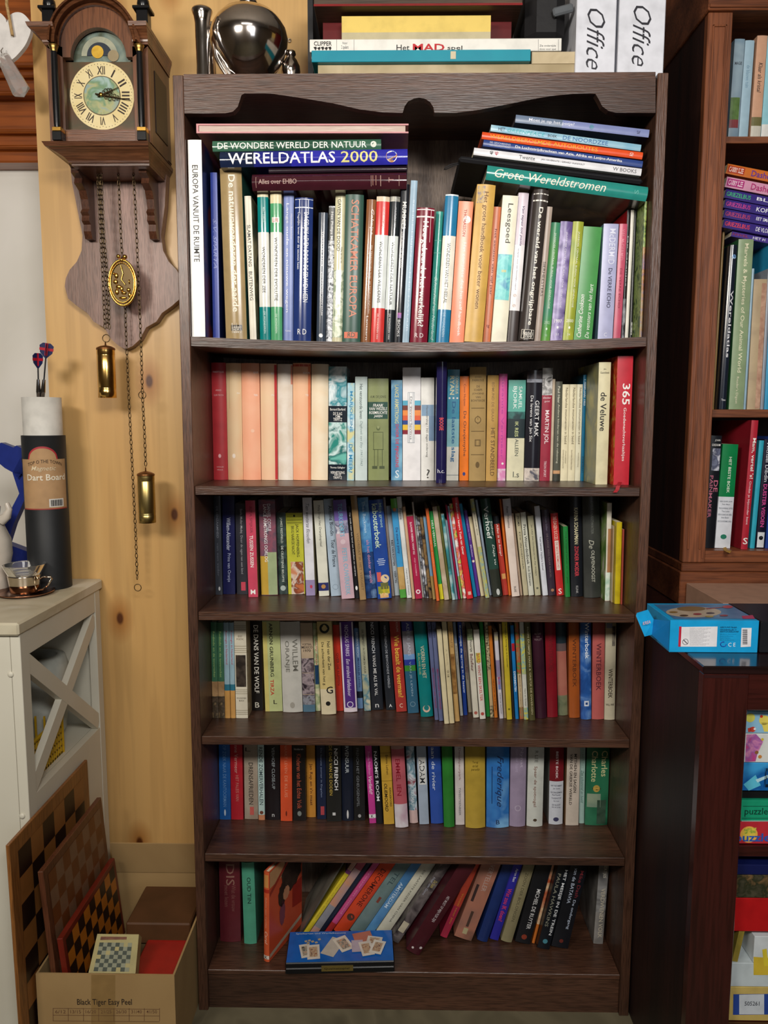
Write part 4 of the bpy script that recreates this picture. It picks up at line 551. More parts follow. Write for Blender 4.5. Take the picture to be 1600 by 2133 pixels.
ROW5 = [
th('1f5ca4','cobalt blue paperback, leftmost',458,481,1707,456,1550,[('OP ZOEK NAAR DE KANTOORMAN',1552,1680,0,.3,'6c98cc'),('@',1692,.08,0,4,'c8d8e8')]),
th('b42430','red paperback with pale italic lettering beside the blue one',482,507,1707,479,1550,[('nne Vermeer',1552,1610,.0,.3,'d8a098'),('HET PALEIS VAN',1614,1668,.05,.26,'c87c74')]),
th('a89c8c/8c7c6c@12','grey beige paperback lettered DRENSAFRIEDEN',510,538,1706,508,1550,[('L',1561,.3,-.2,.4,'3a3028','h'),('DRENSAFRIEDEN',1588,1675,.0,.32,'2a2420'),('#',1680,1697,-.1,.2,'c05c54')]),
th('b4ccc8','white and pale blue paperback lettered ZOMERVERHALEN',539,552,1708,537,1550,[('RENDE ZOMERVERHALEN',1556,1676,0,.6,'3c4c50','d',.02),('@',1692,.3,0,1,'6c3c2c')],b=[(1697,1708,'c0805c')]),
th('181114','wide black book lettered CLOSE-UP',553,584,1707,550,1548,[('VERHOEF CLOSE-UP',1556,1642,.1,.2,'9ca4a8'),('n',1697,.2,.05,.16,'d0d0d0','h')],r=.003),
th('d0502c','bright orange paperback between two black ones',585,609,1710,584,1548,[('NAAKT LEVEN',1550,1610,0,.24,'e08868'),('DE KLUIS',1615,1660,0,.26,'e09070'),('@',1694,.06,0,4,'601c10')]),
th('181414','black paperback with copper red gothic lettering',611,638,1709,608,1550,[('Kinderen van het Echte Volk',1570,1684,0,.34,'b0543c'),('kinderen',1560,.16,0,.7,'c8c8c8','h'),('@',1694,.16,0,1.3,'7c8480')]),
th('c08434','golden paperback with dark red lettering between two black ones',640,658,1702,638,1552,[("Jan Rap en z'n maat",1590,1677,.0,.44,'4c1c14','d',.01)]),
th('16203c','dark navy paperback with a small red label',661,680,1706,659,1550,[('De laatste zomer in Engelen',1558,1660,0,.24,'7c88a4'),('#',1679,1697,-.1,.3,'b0444c')]),
th('1d1d1b','black paperback lettered DAG VAN DE DODEN in gold',681,712,1711,680,1548,[('NICCI FRENCH',1559,1645,.18,.24,'eeeeee','d',.02),('DE DAG VAN DE DODEN',1553,1656,-.18,.2,'b89c44','d',.01),('#',1692,1698,-.1,.1,'d0d0d0')]),
th('161c2c','midnight navy book with white capitals at the top',713,737,1709,709,1548,[('RVENSUUR',1553,1609,0,.3,'c8d0d4'),('@',1695,.08,0,5,'d8d8d8')],r=.003),
th('161616','black paperback lettered HET GEHEUGENSPEL in grey',738,761,1709,735,1548,[('FRENCH HET GEHEUGENSPEL',1558,1680,-.1,.24,'74787c'),('@',1699,.14,0,1.2,'a8a8a8')]),
th('c03c90','pink paperback lettered Verliefd! with a white K square',770,784,1715,760,1550,[('Frieda Friedman',1566,1614,0,.36,'e8a0d0'),('Verliefd!',1617,1654,0,.5,'f4dcec','d',.02,.3),('#',1696,1704,-.5,.5,'ececec'),('K',1700,.5,0,.4,K,'h',.02)]),
th('16181c','black paperback lettered NAOMI\'S ROOM',785,798,1716,774,1548,[("NAOMI'S ROOM",1565,1668,0,.5,'e4e8ec','d',.02)]),
th('c8a03c','golden yellow paperback lettered OLIEMOORD',800,822,1717,791,1548,[('Emma Lathen',1573,1613,.1,.22,'4c3410'),('OLIEMOORD',1632,1690,-.15,.3,'201408','d',.03,.2),('AANGEBOORD',1640,1680,.26,.18,'201408','d',.01),('#',1568,1569,-.5,.5,'8c6c20'),('#',1626,1627,-.5,.5,'8c6c20')]),
th('b45a64','dusty rose book with a white foot and dark red capitals',824,851,1723,814,1548,[('EMMEL',1580,1626,-.05,.34,'8c1c2c','d',.02),('IEN',1633,1656,-.05,.34,'8c1c2c','d',.02)],b=[(1548,1560,'b48c84'),(1674,1723,'d8d4d8/b898a8@20')],r=.004,hard=1),
th('9ca8b4/5c8494/c8d4dc/8c4c58@40','book with a busy blue, white and crimson picture',854,871,1714,845,1548,[('VOLTARMAS',1625,1676,0,.4,'c8d4d8')],b=[(1687,1714,'d0b4b0')],r=.003),
th('a0aec0','pale blue book lettered ADAM on a white panel',874,894,1717,867,1548,[('#',1577,1634,-.35,.4,'dcdedc'),('ADAM',1582,1631,0,.52,'282c30','d',.01)]),
th('2e50a4','royal blue book lettered aan de rivier',898,924,1715,891,1548,[('aan de rivier',1556,1645,-.12,.28,'d0dcec','d',.01)],r=.003),
th('2f7c30','plain green cloth book',925,947,1722,920,1548,r=.004,hard=1),
th('d2cac8','white book with small reddish lettering beside the green one',949,968,1718,947,1550,[('Dwaalspeurpark',1558,1625,0,.3,'8c5c64'),('TWEESTEENBEER',1640,1698,0,.22,'5c5c64')]),
th('b4983c','broad mustard book with a small italic title',970,1011,1723,969,1550,[('Terug',1586,.16,0,.3,'5c4c14','h',0,.3),('en het',1593,.15,0,.28,'5c4c14','h',0,.3),('paradijs',1601,.16,0,.44,'5c4c14','h',0,.3)],r=.006,hard=1),
th('3c84c8/2c6cb4/7cb4e0@10','broad sky blue book with a dark underlined script title',1013,1060,1722,1014,1548,[('Frederique',1572,1678,.05,.36,'18305c','d',.01,.4),('#',1595,1672,-.28,-.25,'18305c'),('B',1710,.2,0,.16,'18284c','h')],r=.006,hard=1,rough=.2),
th('9a8ca4','lilac book with faint white lettering',1061,1094,1720,1064,1550,[('Nynat',1556,1597,.18,.24,'c4b8cc'),('nieuw hart',1560,1606,-.1,.2,'b0a4bc'),('@',1681,.2,0,1,'b4a8bc'),('@',1681,.14,0,1,'9a8ca4')],r=.005,hard=1),
th('c9ccc4','white book lettered Spaar de spotvogel',1097,1130,1720,1101,1550,[('R LEE',1562,1586,0,.2,'6c6c64'),('Spaar de spotvogel',1594,1678,-.05,.24,'7c4c3c'),('@',1706,.12,0,.8,'4c4030')],r=.005,hard=1),
th('c8ccd4','white book with a dark red top band lettered BESTE BOEK',1143,1172,1716,1146,1550,[('BESTE BOEK',1564,1620,0,.16,'e8d8d8','d',.02),('@',1705,.2,0,.8,'3c3c5c')]+[(t,v,.12,0,w,'4c4c5c','h') for t,v,w in (('HET TESTAMENT',1635,.8),('Jan Smits',1641,.5),('DE DRAGERMAN',1649,.8),('Paul Pouwer',1654,.6),('TUSSENSTOP',1661,.7),('HJ Gee',1667,.4),('DE VLUCHT',1675,.6),('Ed de Jong',1680,.6))],b=[(1550,1626,'741c24')],hard=1,r=.004,s='8c8c88'),
th('c8bcae','cream paperback lettered MYTHEN EN SAGEN',1178,1205,1719,1182,1550,[('MYTHEN EN SAGEN',1570,1650,.15,.22,'281c18','d',.02),('VAN DE GRIEKSE WERELD',1570,1676,-.17,.2,'281c18','d',.02)],s='a8805c'),
th('a0bcb4','slim pale green paperback with script lettering',1206,1217,1715,1209,1550,[('Zee schommel en beeld',1604,1672,0,.5,'4c6c68','d',0,.3),('EGMANS',1556,1600,0,.4,'8ca49c')]),
th('1f5c40/2c7050/14402c@8','green painted book with a pale dressed figure, rightmost',1218,1268,1718,1223,1548,[('Charles',1563,1616,.28,.28,'d0cc98','d',.01),('Charlotte',1563,1627,-.16,.26,'d0cc98','d',.01),('@',1641,.15,-.05,1.1,'b89c4c'),('@',1641,.19,-.05,.4,'3c2c20'),('#',1652,1680,-.45,.15,'8c9c84/6c8474@30'),('#',1665,1715,0,.4,'24382c/3c5444@30')],r=.003),
]
ROW6 = [
th('5c2028','maroon book with large faded letters, leftmost upright',459,502,1960,456,1790,[('DIS',1798,1842,.05,.4,'8a6458'),('Wat de vrouw',1842,1896,.2,.2,'7c4c48'),('moet lezen',1842,1886,-.14,.2,'7c4c48')],r=.004,hard=1),
th('4f9c80','sea green book lettered OUD TIN',509,535,1965,503,1796,[('OUD TIN',1826,1880,.05,.3,'1c3c34','d',.02)],r=.003,hard=1),
]
def ln(c,lab,u0,u1,ut,tx=(),vb=1950,vt=1797,**o): return th(c,lab,u0,u1,vb,ut,vt,tx,**o)
ROW6L = [
ln('5c5a50/38363a@12','slanting book with a grey cover and purple spine, outermost',622,628,713,s='8a8478/5c5a54@12',b=[]),
ln('d0be34','slanting book with a bright yellow spine',623,639,729,[('zomer in het zuiden',1830,1915,0,.3,'b09828')],b=[(1797,1815,'b08a78'),(1815,1822,'7c3c74')],hard=0),
ln('c08a6c/a08a90@20','slanting peach and grey book beside the yellow one',640,658,747,[],b=[(1797,1815,'a84c5c'),(1890,1935,'8a8a90')]),
ln('1c2234','slanting thin navy book',659,669,763,[]),
ln('c04c80','slanting magenta book with a fine pale pattern',670,684,778,[('vrouw en moed',1815,1905,0,.3,'d88aac')],b=[(1925,1950,'a83030')]),
ln('c84424','slanting orange red book lettered DECAMERONE',686,718,794,[('DECAMERONE',1817,1892,.0,.4,'4c1810'),('@',1915,.3,0,1,'4c2c1c')],hard=1,r=.003),
ln('6a8080','slanting grey green book lettered MUTEL with a small flower',720,752,828,[('TEL',1823,1850,0,.34,'3c5054'),('#',1874,1885,-.1,.1,'7c3c30')],hard=1,r=.003),
ln('3c6c9c/5c94c4@12','slanting blue book lettered AMSTERDAM',753,774,862,[('AMSTERDAM',1845,1895,-.1,.4,'c8dcec','d',.02),('de dagboeken',1850,1890,.25,.2,'a8c8e0')]),
ln('cccab8','slanting broad cream book with fine dark lettering',776,806,886,[('DE LAATSTE KEIZER VAN CHINA',1820,1925,0,.16,'5c5c54')],hard=1,r=.003),
ln('3a3436/6c6464/241e22@20','slanting dark photo book with a small gold title',808,830,920,[('De Stem',1838,1852,.1,.4,'b8a860'),('Haar om Gone',1834,1870,-.25,.24,'a8acb8'),('#',1925,1945,-.4,.3,'c0b8a0')],vb=1965),
ln('44161f','slanting maroon book lettered IN MIJN in white',838,872,944,[('HET MOET OP MIJN PLEK ZIJN',1868,1922,.0,.26,'c8bcc0'),('@',1975,.1,.3,1,'d8d0d0'),('@',1981,.08,-.2,1,'d8d0d0')],vb=1990,hard=1,r=.003),
ln('b8304c','slanting crimson and orange paperback',915,931,985,[('Vrouw voor jou',1862,1925,0,.34,'e09a3c','d',.01)],vb=1954,b=[(1797,1890,'c84c38')]),
ln('8a6458/a8705c/6c5044@8','broad slanting brown book with a cracked earth picture',942,982,1004,[('VERTELLER',1805,1860,.1,.26,'b8a098'),('#',1938,1950,-.15,.1,'b8ac84'),('#',1850,1885,-.35,-.2,'3c2c2c'),('#',1903,1935,-.1,.05,'4c3830')],vb=1960,hard=1),
ln('1c3068','slanting dark blue cloth book',992,1015,1053,[],vb=1962,hard=1,r=.003),
ln('2c2a98','slanting violet blue book with red lettering Wat zou IK doen?',1019,1038,1072,[('Wat zou IK doen?',1853,1920,.0,.5,'d83c5c','d',.03),('Aaron Bast',1811,1838,.1,.3,'d8d8e8','d',.02)],vb=1959),
ln('8c8464','slanting khaki book lettered ZOON DER BOLONGEN',1042,1066,1096,[('ZOON DER BOLONGEN',1820,1920,.0,.26,'5c5640')],vb=1963,hard=1,r=.003),
ln('17181c','slanting black book with one line of white capitals',1071,1104,1124,[('MICHIEL DE RUYTER',1855,1937,.1,.26,'dcdcdc','d',.01),('@',1954,.18,0,1,'8c3a28')],vb=1967),
ln('c8702c','very thin slanting orange booklet between two black books',1108,1114,1150,vb=1965,b=[(1797,1925,'a84c2c/e0c8a0@30')]),
ln('10151c','slanting black book lettered HET MEISJE IN DE TREIN',1118,1144,1153,[('HET MEISJE IN DE TREIN',1811,1948,.22,.3,'e4e8ec','d',.02),('PAULA HAWKINS',1821,1932,-.22,.26,'8c8c7c'),('@',1962,.2,0,1,'4c8c9c')],vb=1978),
ln('14161c','slanting wide black book lettered De ondergang van de BATAVIA',1147,1183,1185,[('Mike Dash',1814,1870,.25,.2,'7c2c34'),('De ondergang',1875,1936,.18,.2,'b8c4d8','d',.01),('van de BATAVIA',1811,1884,-.12,.2,'b8c4d8'),('@',1962,.12,0,1,'6c2c24')],vb=1976,hard=1),
]
ROW6R = [
th('2a2a2c/8c8c8c/1c1c1e@14','grey and black photographic book lettered VERDWENEN VOLK, rightmost',1236,1256,1966,1249,1796,[('VERDWENEN VOLK',1850,1953,.1,.44,'c4bca8','d',.01),('BERTJES',1800,1828,.1,.4,'d8d4c8')],b=[(1900,1966,'9c9894/6c6a68@14')],s='8c8884/2c2c2c@12'),
]
# ---------------------------------------------------------------- the room
OAK = dict(c1='2b1a12', c2='45291b'); 
def oak(ax): return wood('3e281d', '5a3b2b', ax, 1.0, .4, .15, .5, 70, con=.7)
def box(name, a, b, m, parent=None, bev=0, kind=None, **k):
    o = MB().box(a, b, m, bev).build(name, parent)
    if kind: o['kind'] = kind
    return o
PLY = wood('c09458', 'd6ae70', 'z', .3, .42, .12, .05, 25, knots=4.2, con=.18, dist=.3)
WALLY = .315
plaster = M('dad6cc/e4e0d8@4', .8)
uL = P(82, 400, WALLY).x; uR = P(643, 60, WALLY).x
box('wall_plywood', (uL, WALLY, 0), (uR, WALLY+.02, 2.9), PLY, kind='structure')
box('wall_dark', (uR+.001, .56, 0), (3.2, .58, 2.9), M('2a2320', .8), kind='structure')
box('trim_2', (uR-.004, WALLY+.0205, 0), (uR, .5595, 2.9), M('3a2e24', .8), kind='structure')
box('wall_right', (3.2, -4.2, 0), (3.22, .64, 2.9), M('6c5c48', .8), kind='structure')
box('wall_left', (-3.2, .62, 0), (uL+.1, .64, 2.9), plaster, kind='structure')
box('wall_rear', (-3.2, -4.2, 0), (3.2, -4.18, 2.9), M('8a7a64', .8), kind='structure')
box('wall_side', (-3.22, -4.2, 0), (-3.2, .64, 2.9), M('8a7a64', .8), kind='structure')
box('ceiling', (-3.2, -4.2, 2.9), (3.2, .64, 2.92), M('a8a094', .9), kind='structure')
box('floor', (-3.2, -4.2, -.02), (3.2, .64, 0), M('5e5743/6e6650/4e4836@6', .7, bump=.2), kind='structure')
# plywood skirt board under the sheet, left of the case
a = P(247, 1772, .30); b = P(412, 1885, .30)
box('baseboard_left', (P(247, 1800, .31).x, .296, b.z), (XL-.004, WALLY-.001, a.z), wood('9a7a40', 'b09050', 'x', .8, .6, 0, .1, 20), kind='structure')
# brown stained cornice boards, top left, in front of the white wall
STAIN = wood('8a4518', 'a85a24', 'x', .6, .35, .3, .1, 20)
mb = MB(); Yc = .56
def zz(v): return P(40, v, Yc).z
x0 = -1.6; x1 = uL+.06
mb.box((x0, Yc, zz(140)), (x1, .618, 2.9), STAIN)
for v0, v1, d in ((140, 152, .035), (152, 163, .02), (163, 176, .045), (176, 205, .03), (205, 214, .05), (214, 276, .012), (276, 284, .026), (284, 308, .01), (308, 316, .024), (316, 340, .008)):
    mb.box((x0, Yc-d, zz(v1)), (x1, .618, zz(v0)), STAIN, bev=.004)
o = mb.build('trim_1'); o['kind'] = 'structure'
# ---------------------------------------------------------------- bookcase
bc = thing('bookcase', (XM, .15, 0), 'tall dark oak bookcase with a scalloped crest, filled with books on six shelves', 'bookcase')
for sx in (XL, XR-PT):
    box('side_panel', (sx, 0, 0), (sx+PT, DEP, ZTOP-.001), oak('z'), bc, .0012)
box('back_panel', (XL+PT+.0003, .2935, .02), (XR-PT-.0003, .2995, ZTOP-.02), wood('5c4c42', '877668', 'z', 1.4, .5, 0, .6, 90), bc)
box('top_board', (XL+PT+.0003, .021, ZTOP-.021), (XR-PT-.0003, DEP-.007, ZTOP-.002), oak('x'), bc)
for z in (Z2, Z3, Z4, Z5):
    n_ = 1
    box('shelf', (XL+PT+.0003, .004, z-SH), (XR-PT-.0003, .2925, z), oak('x'), bc, .0012)
mb = MB(); n = 24
pts = []
for i in range(n+1):
    x = XL+PT+.0003+(XR-XL-2*PT-.0006)*i/n; pts.append((x, sag(x)))
out = [(x, .004, z) for x, z in pts]+[(x, .004, z-SH) for x, z in reversed(pts)]
mb.v = []; k = len(pts)
vs = [(x, y, z-d) for y in (.004, .2925) for d in (0, SH) for x, z in pts]; g = lambda a, i: a*k+i
fs = []
for i in range(k-1): fs += [[g(0, i), g(0, i+1), g(2, i+1), g(2, i)], [g(1, i), g(1, i+1), g(3, i+1), g(3, i)], [g(0, i), g(0, i+1), g(1, i+1), g(1, i)], [g(2, i), g(2, i+1), g(3, i+1), g(3, i)]]
fs += [[g(0, i), g(1, i), g(3, i), g(2, i)] for i in (0, k-1)]
mb.add(vs, fs, oak('x')); mb.build('shelf', bc)
box('bottom_shelf', (XL+PT+.0003, .004, Z6-.012), (XR-PT-.0003, .2925, Z6), oak('x'), bc, .0012)
box('plinth', (XL+PT+.0003, .010, .0), (XR-PT-.0003, .028, Z6-.0125), oak('x'), bc)
V = [(382, 153), (382, 236), (469, 235.5), (485, 232), (495, 222), (499, 210), (503, 197.5), (509, 194), (564, 194.5), (603, 200), (642, 206), (695, 215), (747, 227), (800, 234), (839, 234.5), (843, 221), (850, 211), (862, 205), (873, 203), (885, 205), (896, 212), (903, 223), (905, 234.5), (951, 234.5), (994, 229), (1052, 218), (1110, 206), (1149, 199.5), (1188, 195.5), (1226, 194.5), (1241, 195), (1248, 207), (1255, 221), (1268, 230.5), (1284, 234.5), (1366, 234.5), (1366, 153)]
q = [P(u, v, -.001) for u, v in V]
for i, p in enumerate(q):
    p.y = 0; p.x = min(max(p.x, XL+PT+.0006), XR-PT-.0006)
    if V[i][1] == 153: p.z = ZTOP+.0003
MB().prism(q, (0, .018, 0), oak('x')).build('crest', bc)
# ---------------------------------------------------------------- books on the shelves
shelf_row(ROW1, 'books standing on the top shelf', 'on the top shelf', sag, 'fix', dep=.19, lim=(XL+PT, XR-PT))
shelf_row(ROW2, 'books standing on the second shelf', 'on the second shelf', lambda x: Z2, 'auto', dep=.13, lim=(XL+PT, XR-PT))
rbk = [o for o in bpy.data.objects if str(o.get('label', '')).startswith('thick red book lettered 365')][0]
mb = MB(); rp = [P(1292, 1004, .055), P(1290, 1009, .03), P(1288, 1012, .0)]; e_ = Vector((.004, 0, 0)); rr_ = [Vector((p.x, p.y, max(p.z, Z2+.0008))) for p in rp]+[Vector((P(1286, 1016, -.001).x, -.0012, Z2-.004)), Vector((P(1281, 1022, -.001).x, -.0015, Z2-.010))]
vs = [p+s_*e_ for p in rr_ for s_ in (-1, 1)]; mb.add(vs, [[2*i, 2*i+1, 2*i+3, 2*i+2] for i in range(4)], M('a81420', .4)); mb.build('bookmark_ribbon', rbk)
shelf_row(ROW3, 'books standing on the third shelf', 'on the third shelf', lambda x: Z3, 'auto', dep=.14, clear=Z2-SH, lim=(XL+PT, XR-PT))
shelf_row(ROW4, 'books standing on the fourth shelf', 'on the fourth shelf', lambda x: Z4, 'auto', dep=.14, clear=Z3-SH, lim=(XL+PT, XR-PT))
shelf_row(ROW5, 'books standing on the fifth shelf', 'on the fifth shelf', lambda x: Z5, 'auto', dep=.14, clear=Z4-SH, lim=(XL+PT, XR-PT))
shelf_row(ROW6, 'books on the bottom shelf', 'on the bottom shelf', lambda x: Z6, 'auto', dep=.14, clear=Z5-SH)
shelf_row(ROW6L, 'books on the bottom shelf', 'on the bottom shelf', lambda x: Z6, 'auto', dep=.14, clear=Z5-SH)
shelf_row(ROW6R, 'books on the bottom shelf', 'on the bottom shelf', lambda x: Z6, 'auto', dep=.14, clear=Z5-SH)
# orange book turned so that its cover shows
p0 = PZ(550, 2003, Z6); p1 = P(543, 1803, p0.y)
T = Matrix.Translation((p0.x+.006, p0.y, Z6+.001)) @ Matrix.Rotation(R(-23), 4, 'Z') @ Matrix.Rotation(R(1.0), 4, 'Y')
ob = make_book(T, .0135, .215, .145, 'cc5a34', 'orange book with a dark haired figure on its cover, pulled askew on the bottom shelf',
    [('#', .03, .17, -.4, .4, 'c88a4c'), ('#', .19, .23, -.5, .5, 'a83020'), ('Geheim voor Carolien', .28, .62, 0, .3, 'e0a080'), ('Carel', .66, .8, 0, .5, 'f0c8b0', 'd', 0, .3), ('#', .93, .97, -.5, .5, 'd8d0c4'), ('K', .95, .5, 0, .5, K, 'h', .02)],
    'books on the bottom shelf', s='cc5434/c84c2c@20', hard=1, r=.002)
mb = MB(); X = .0135/2+.0004       # cover print on its right board
def cov(pts, c, e=0): mb.add([T @ Vector((X+e, y, z)) for y, z in pts], [list(range(len(pts)))], M(c, .4))
cov([(.002, .175), (.002, .213), (.143, .213), (.143, .175)], 'b88458/c89c70@20')
def blob(cy, cz, ry, rz, c, e, n=22, s=1): cov([(cy+ry*math.cos(i*6.283/n)*(1+.09*math.sin(i*2.6*s)), cz+rz*math.sin(i*6.283/n)*(1+.08*math.cos(i*3.1))) for i in range(n)], c, e)
blob(.098, .165, .046, .045, '2a1a16/3c2a20@60', .0002); blob(.055, .13, .018, .028, '2a1a16', .0003); blob(.072, .125, .014, .016, 'c88c68', .0004)
cov([(.002, .155), (.002, .165), (.06, .195), (.09, .208), (.09, .200), (.05, .18)], 'a03020', .0003)
cov([(.10, .07), (.10, .125), (.143, .125), (.143, .06)], '9c2418', .0002)
blob(.055, .085, .012, .03, '7c3c50', .0003); cov([(.002, .008), (.002, .017), (.143, .03), (.143, .02)], 'b8a490', .0002)
mb.build('cover_picture', ob)
# ---------------------------------------------------------------- the flat stacks above the top row
def flat_book(uvTL, uvBL, uvTR, uvBR, Y, d, col, label, texts=(), pages=False, **o):
    """book lying with its spine (or its page edges) to the room; corners in photo pixels at depth Y"""
    a, b, c, e = [P(*q, Y) for q in (uvTL, uvBL, uvTR, uvBR)]
    w = ((a-b).length+(c-e).length)/2-.0012; h = ((c-a).length+(e-b).length)/2
    th = math.atan2(-(c.z+e.z-a.z-b.z), c.x+e.x-a.x-b.x)
    mid = (a+b+c+e)/4
    if pages:
        T = Matrix.Translation(mid) @ Matrix.Rotation(th, 4, 'Y') 
        mb = MB(); t = .0028; L = h/2
        mb.box((-L, 0, w/2-t), (L, d, w/2), M(col, .4), T=T); mb.box((-L, 0, -w/2), (L, d, -w/2+t), M(col, .4), T=T)
        mb.box((-L, 0, -w/2+t), (-L+.004, d, w/2-t), M(col, .4), T=T); ob = mb.build('book', origin=T @ Vector((0, d/2, -w/2)))
        tag(ob, label, 'book', GST)
        MB().box((-L+.0045, .003, -w/2+t), (L-.006, d-.003, w/2-t), M('c8b4a8/b8a498/d4c4b8@60', .8, stretch=(.3, 1, 12)), T=T).build('page_block', ob); return
    # spine book: local z (height) runs along the world x; top of the book at the left
    T = Matrix.Translation(mid) @ Matrix.Rotation(th-math.pi/2, 4, 'Y') @ Matrix.Translation((0, 0, -h/2))
    return make_book(T, w, h, d, col, label, texts, GST, **o)
GST = 'books lying flat above the left of the top row'
flat_book((409, 257), (409, 278), (851, 257), (851, 278), .006, .25, 'c88a8c', 'pink red hardcover lying with its page edges outwards, uppermost of the left stack', pages=True)
FT = lambda s_, u0, u1, ua, ub, c, sz, col, *e: (s_, (u0-ua)/(ub-ua), (u1-ua)/(ub-ua), c, sz, col, *e)
# make_book reads from its top (f 0) which is turned to the left here
def lay(*a, **k): return flat_book(*a, **k)
lay((443, 293), (443, 317), (794, 290), (794, 312), .012, .22, '3c6450', 'green book lettered DE WONDERE WERELD DER NATUUR lying in the left stack',
    [FT('DE WONDERE WERELD DER NATUUR', 454, 764, 443, 794, .0, .62, 'e8ece4', 'd', .01), ('@', .955, .3, 0, 1, 'd8dcd0')], r=.003, rough=.16, b=[(.3, .7, '2c5040')], hard=1)
lay((459, 317), (459, 349), (849, 309), (849, 344), .010, .25, '2e2ea0', 'glossy blue atlas lettered WERELDATLAS 2000 lying in the left stack',
    [FT('WERELDATLAS', 476, 699, 459, 849, .03, .74, 'f4f4f8', 'd', .02), FT('2000', 711, 787, 459, 849, .03, .74, 'dcd488', 'd', .01), ('@', .915, .38, 0, 1, '4a6cb0/d8e0e8/c89050/2c4c8c@70')], r=.006, rough=.12, b=[(0, .18, '1a2440'), (.18, .38, '23287a')], hard=1)
lay((526, 363), (526, 399), (847, 359), (847, 394), .012, .25, '3c1620', 'dark maroon first-aid book lying lowest in the left stack',
    [FT('Alles over EHBO', 540, 619, 526, 847, .0, .3, 'b89a90', 'd'), ('#', .025, .028, -.35, .3, 'a88a80'), ('#', .77, .773, -.35, .3, 'a88a80'), ('#', .78, .785, -.3, .3, '9a7468'), ('#', .80, .805, -.3, .3, '9a7468'), ('#', .83, .835, -.35, .3, 'a88a80'), ('#', .95, .953, -.35, .3, 'a88a80'), ('T', .9, .3, .0, .3, 'a8807a', 'h')], r=.008, rough=.1, hard=1)
lay((560, 350.5), (560, 361.5), (847, 345.5), (847, 357.5), .014, .21, '241822', 'thin dark plum book between the blue atlas and the maroon book', [], r=.002, rough=.2, hard=0)
GST = 'books lying flat above the right of the top row'
lay((1075, 238), (1073, 256), (1353, 270), (1351, 287), .014, .22, '7c86b4', 'blue grey book with white hand lettering, uppermost of the right stack',
    [('Moet je op het potje?', .1, .44, .0, .5, 'dfe2ee', 'd', .01), ('@', .57, .3, 0, 1, '5c88a0'), ('NZ', .92, .4, 0, .4, '3c3c60', 'h')], b=[(0, .35, '6c7c94')], s='3a3048', hard=1)
lay((1023, 258), (1022, 275), (1336, 302), (1334, 315), .016, .2, '7cacc4/a8c8d4@14', 'pale blue sea book lettered BOEK DE NOORDZEE in the right stack',
    [('HET', .05, .095, .0, .5, '3c4450'), ('GREENPEACE', .11, .36, 0, .5, '4cb4bc', 'd', 0, .2), ('BOEK', .38, .44, 0, .4, '3c4450'), ('DE NOORDZEE', .48, .78, 0, .6, '3c6ca4')], hard=1)
lay((1005, 274), (1003, 290), (1340, 317), (1337, 333), .015, .22, 'dc5024', 'orange red book lettered WERELDBEROEMDE AUTOROUTES in the right stack',
    [('WERELDBEROEMDE AUTOROUTES', .05, .72, .0, .56, 'e8a82c'), ('RD', .93, .5, 0, .5, 'f0e0d8', 'h')], hard=1, r=.002)
lay((1008, 290), (1006, 305), (1340, 335), (1337, 350), .016, .2, '2c4484', 'navy book lettered De Luchtstrijdkrachten in the right stack',
    [('DE GESCHIEDENIS', .04, .17, .2, .26, 'd0d4e0'), ('VAN DE LUCHTVAART', .04, .17, -.2, .26, 'd0d4e0'), ('De Luchtstrijdkrachten van Azie, Afrika en Latijns-Amerika', .2, .87, .0, .5, WH, 'd', .02)], hard=1)
lay((988, 307), (986, 323), (1338, 351), (1334, 367), .012, .2, 'dcdce0', 'white paperback lettered Twente in the right stack',
    [('40', .105, .5, .05, .5, K, 'h', .02), ('45', .135, .5, .05, .5, 'b82c3c', 'h', .02), ('Twente', .27, .365, 0, .5, '3c3c40'), ('JAN HAVERKATE | GERARD VAANHOLT', .4, .66, 0, .3, '3c3c40'), ('W BOOKS', .83, .97, 0, .5, '4c4c50')], hard=0)
T7 = lay((1015, 342), (1012, 377), (1349, 391), (1346, 419), .012, .22, '2b8c82', 'thick teal book lettered Grote Wereldstromen, lowest of the right stack',
    [('Grote Wereldstromen', .05, .74, .02, .6, 'e8e4d4', 'd', 0, .25), ('S', .93, .3, 0, .3, '5cb0a4', 'h')], r=.006, rough=.2, hard=1, s='54483a/2c2620/6c5c48@10')
# black zip pouch between the white paperback and the teal book
a, b = P(957, 321, .018), P(1342, 369.5, .018); th_ = math.atan2(a.z-b.z, b.x-a.x); L = (b-a).length
T = Matrix.Translation(a) @ Matrix.Rotation(th_, 4, 'Y')
pc = thing('zip_pouch', T @ Vector((L/2, .12, -.018)), 'flat black zip pouch squeezed between the white paperback and the teal book', 'pouch')
blk = M('16161a', .7, bump=.3)
MB().box((0, 0, -.0125), (L, .235, -.0018), blk, .006, T=T).build('pouch_body', pc)
T2 = T
mb = MB(); path = [T @ Vector((-.001, .06+.004*math.cos(t), -.012+.002*math.sin(t))) for t in (0, 1)]
mb.tube([T @ Vector(q) for q in ((.002, .02, -.01), (-.012, .02, -.014), (-.024, .02, -.022), (-.026, .02, -.026), (-.02, .02, -.024), (-.008, .02, -.016), (.002, .02, -.013))], .0012, blk, 6); mb.build('zip_pull', pc)
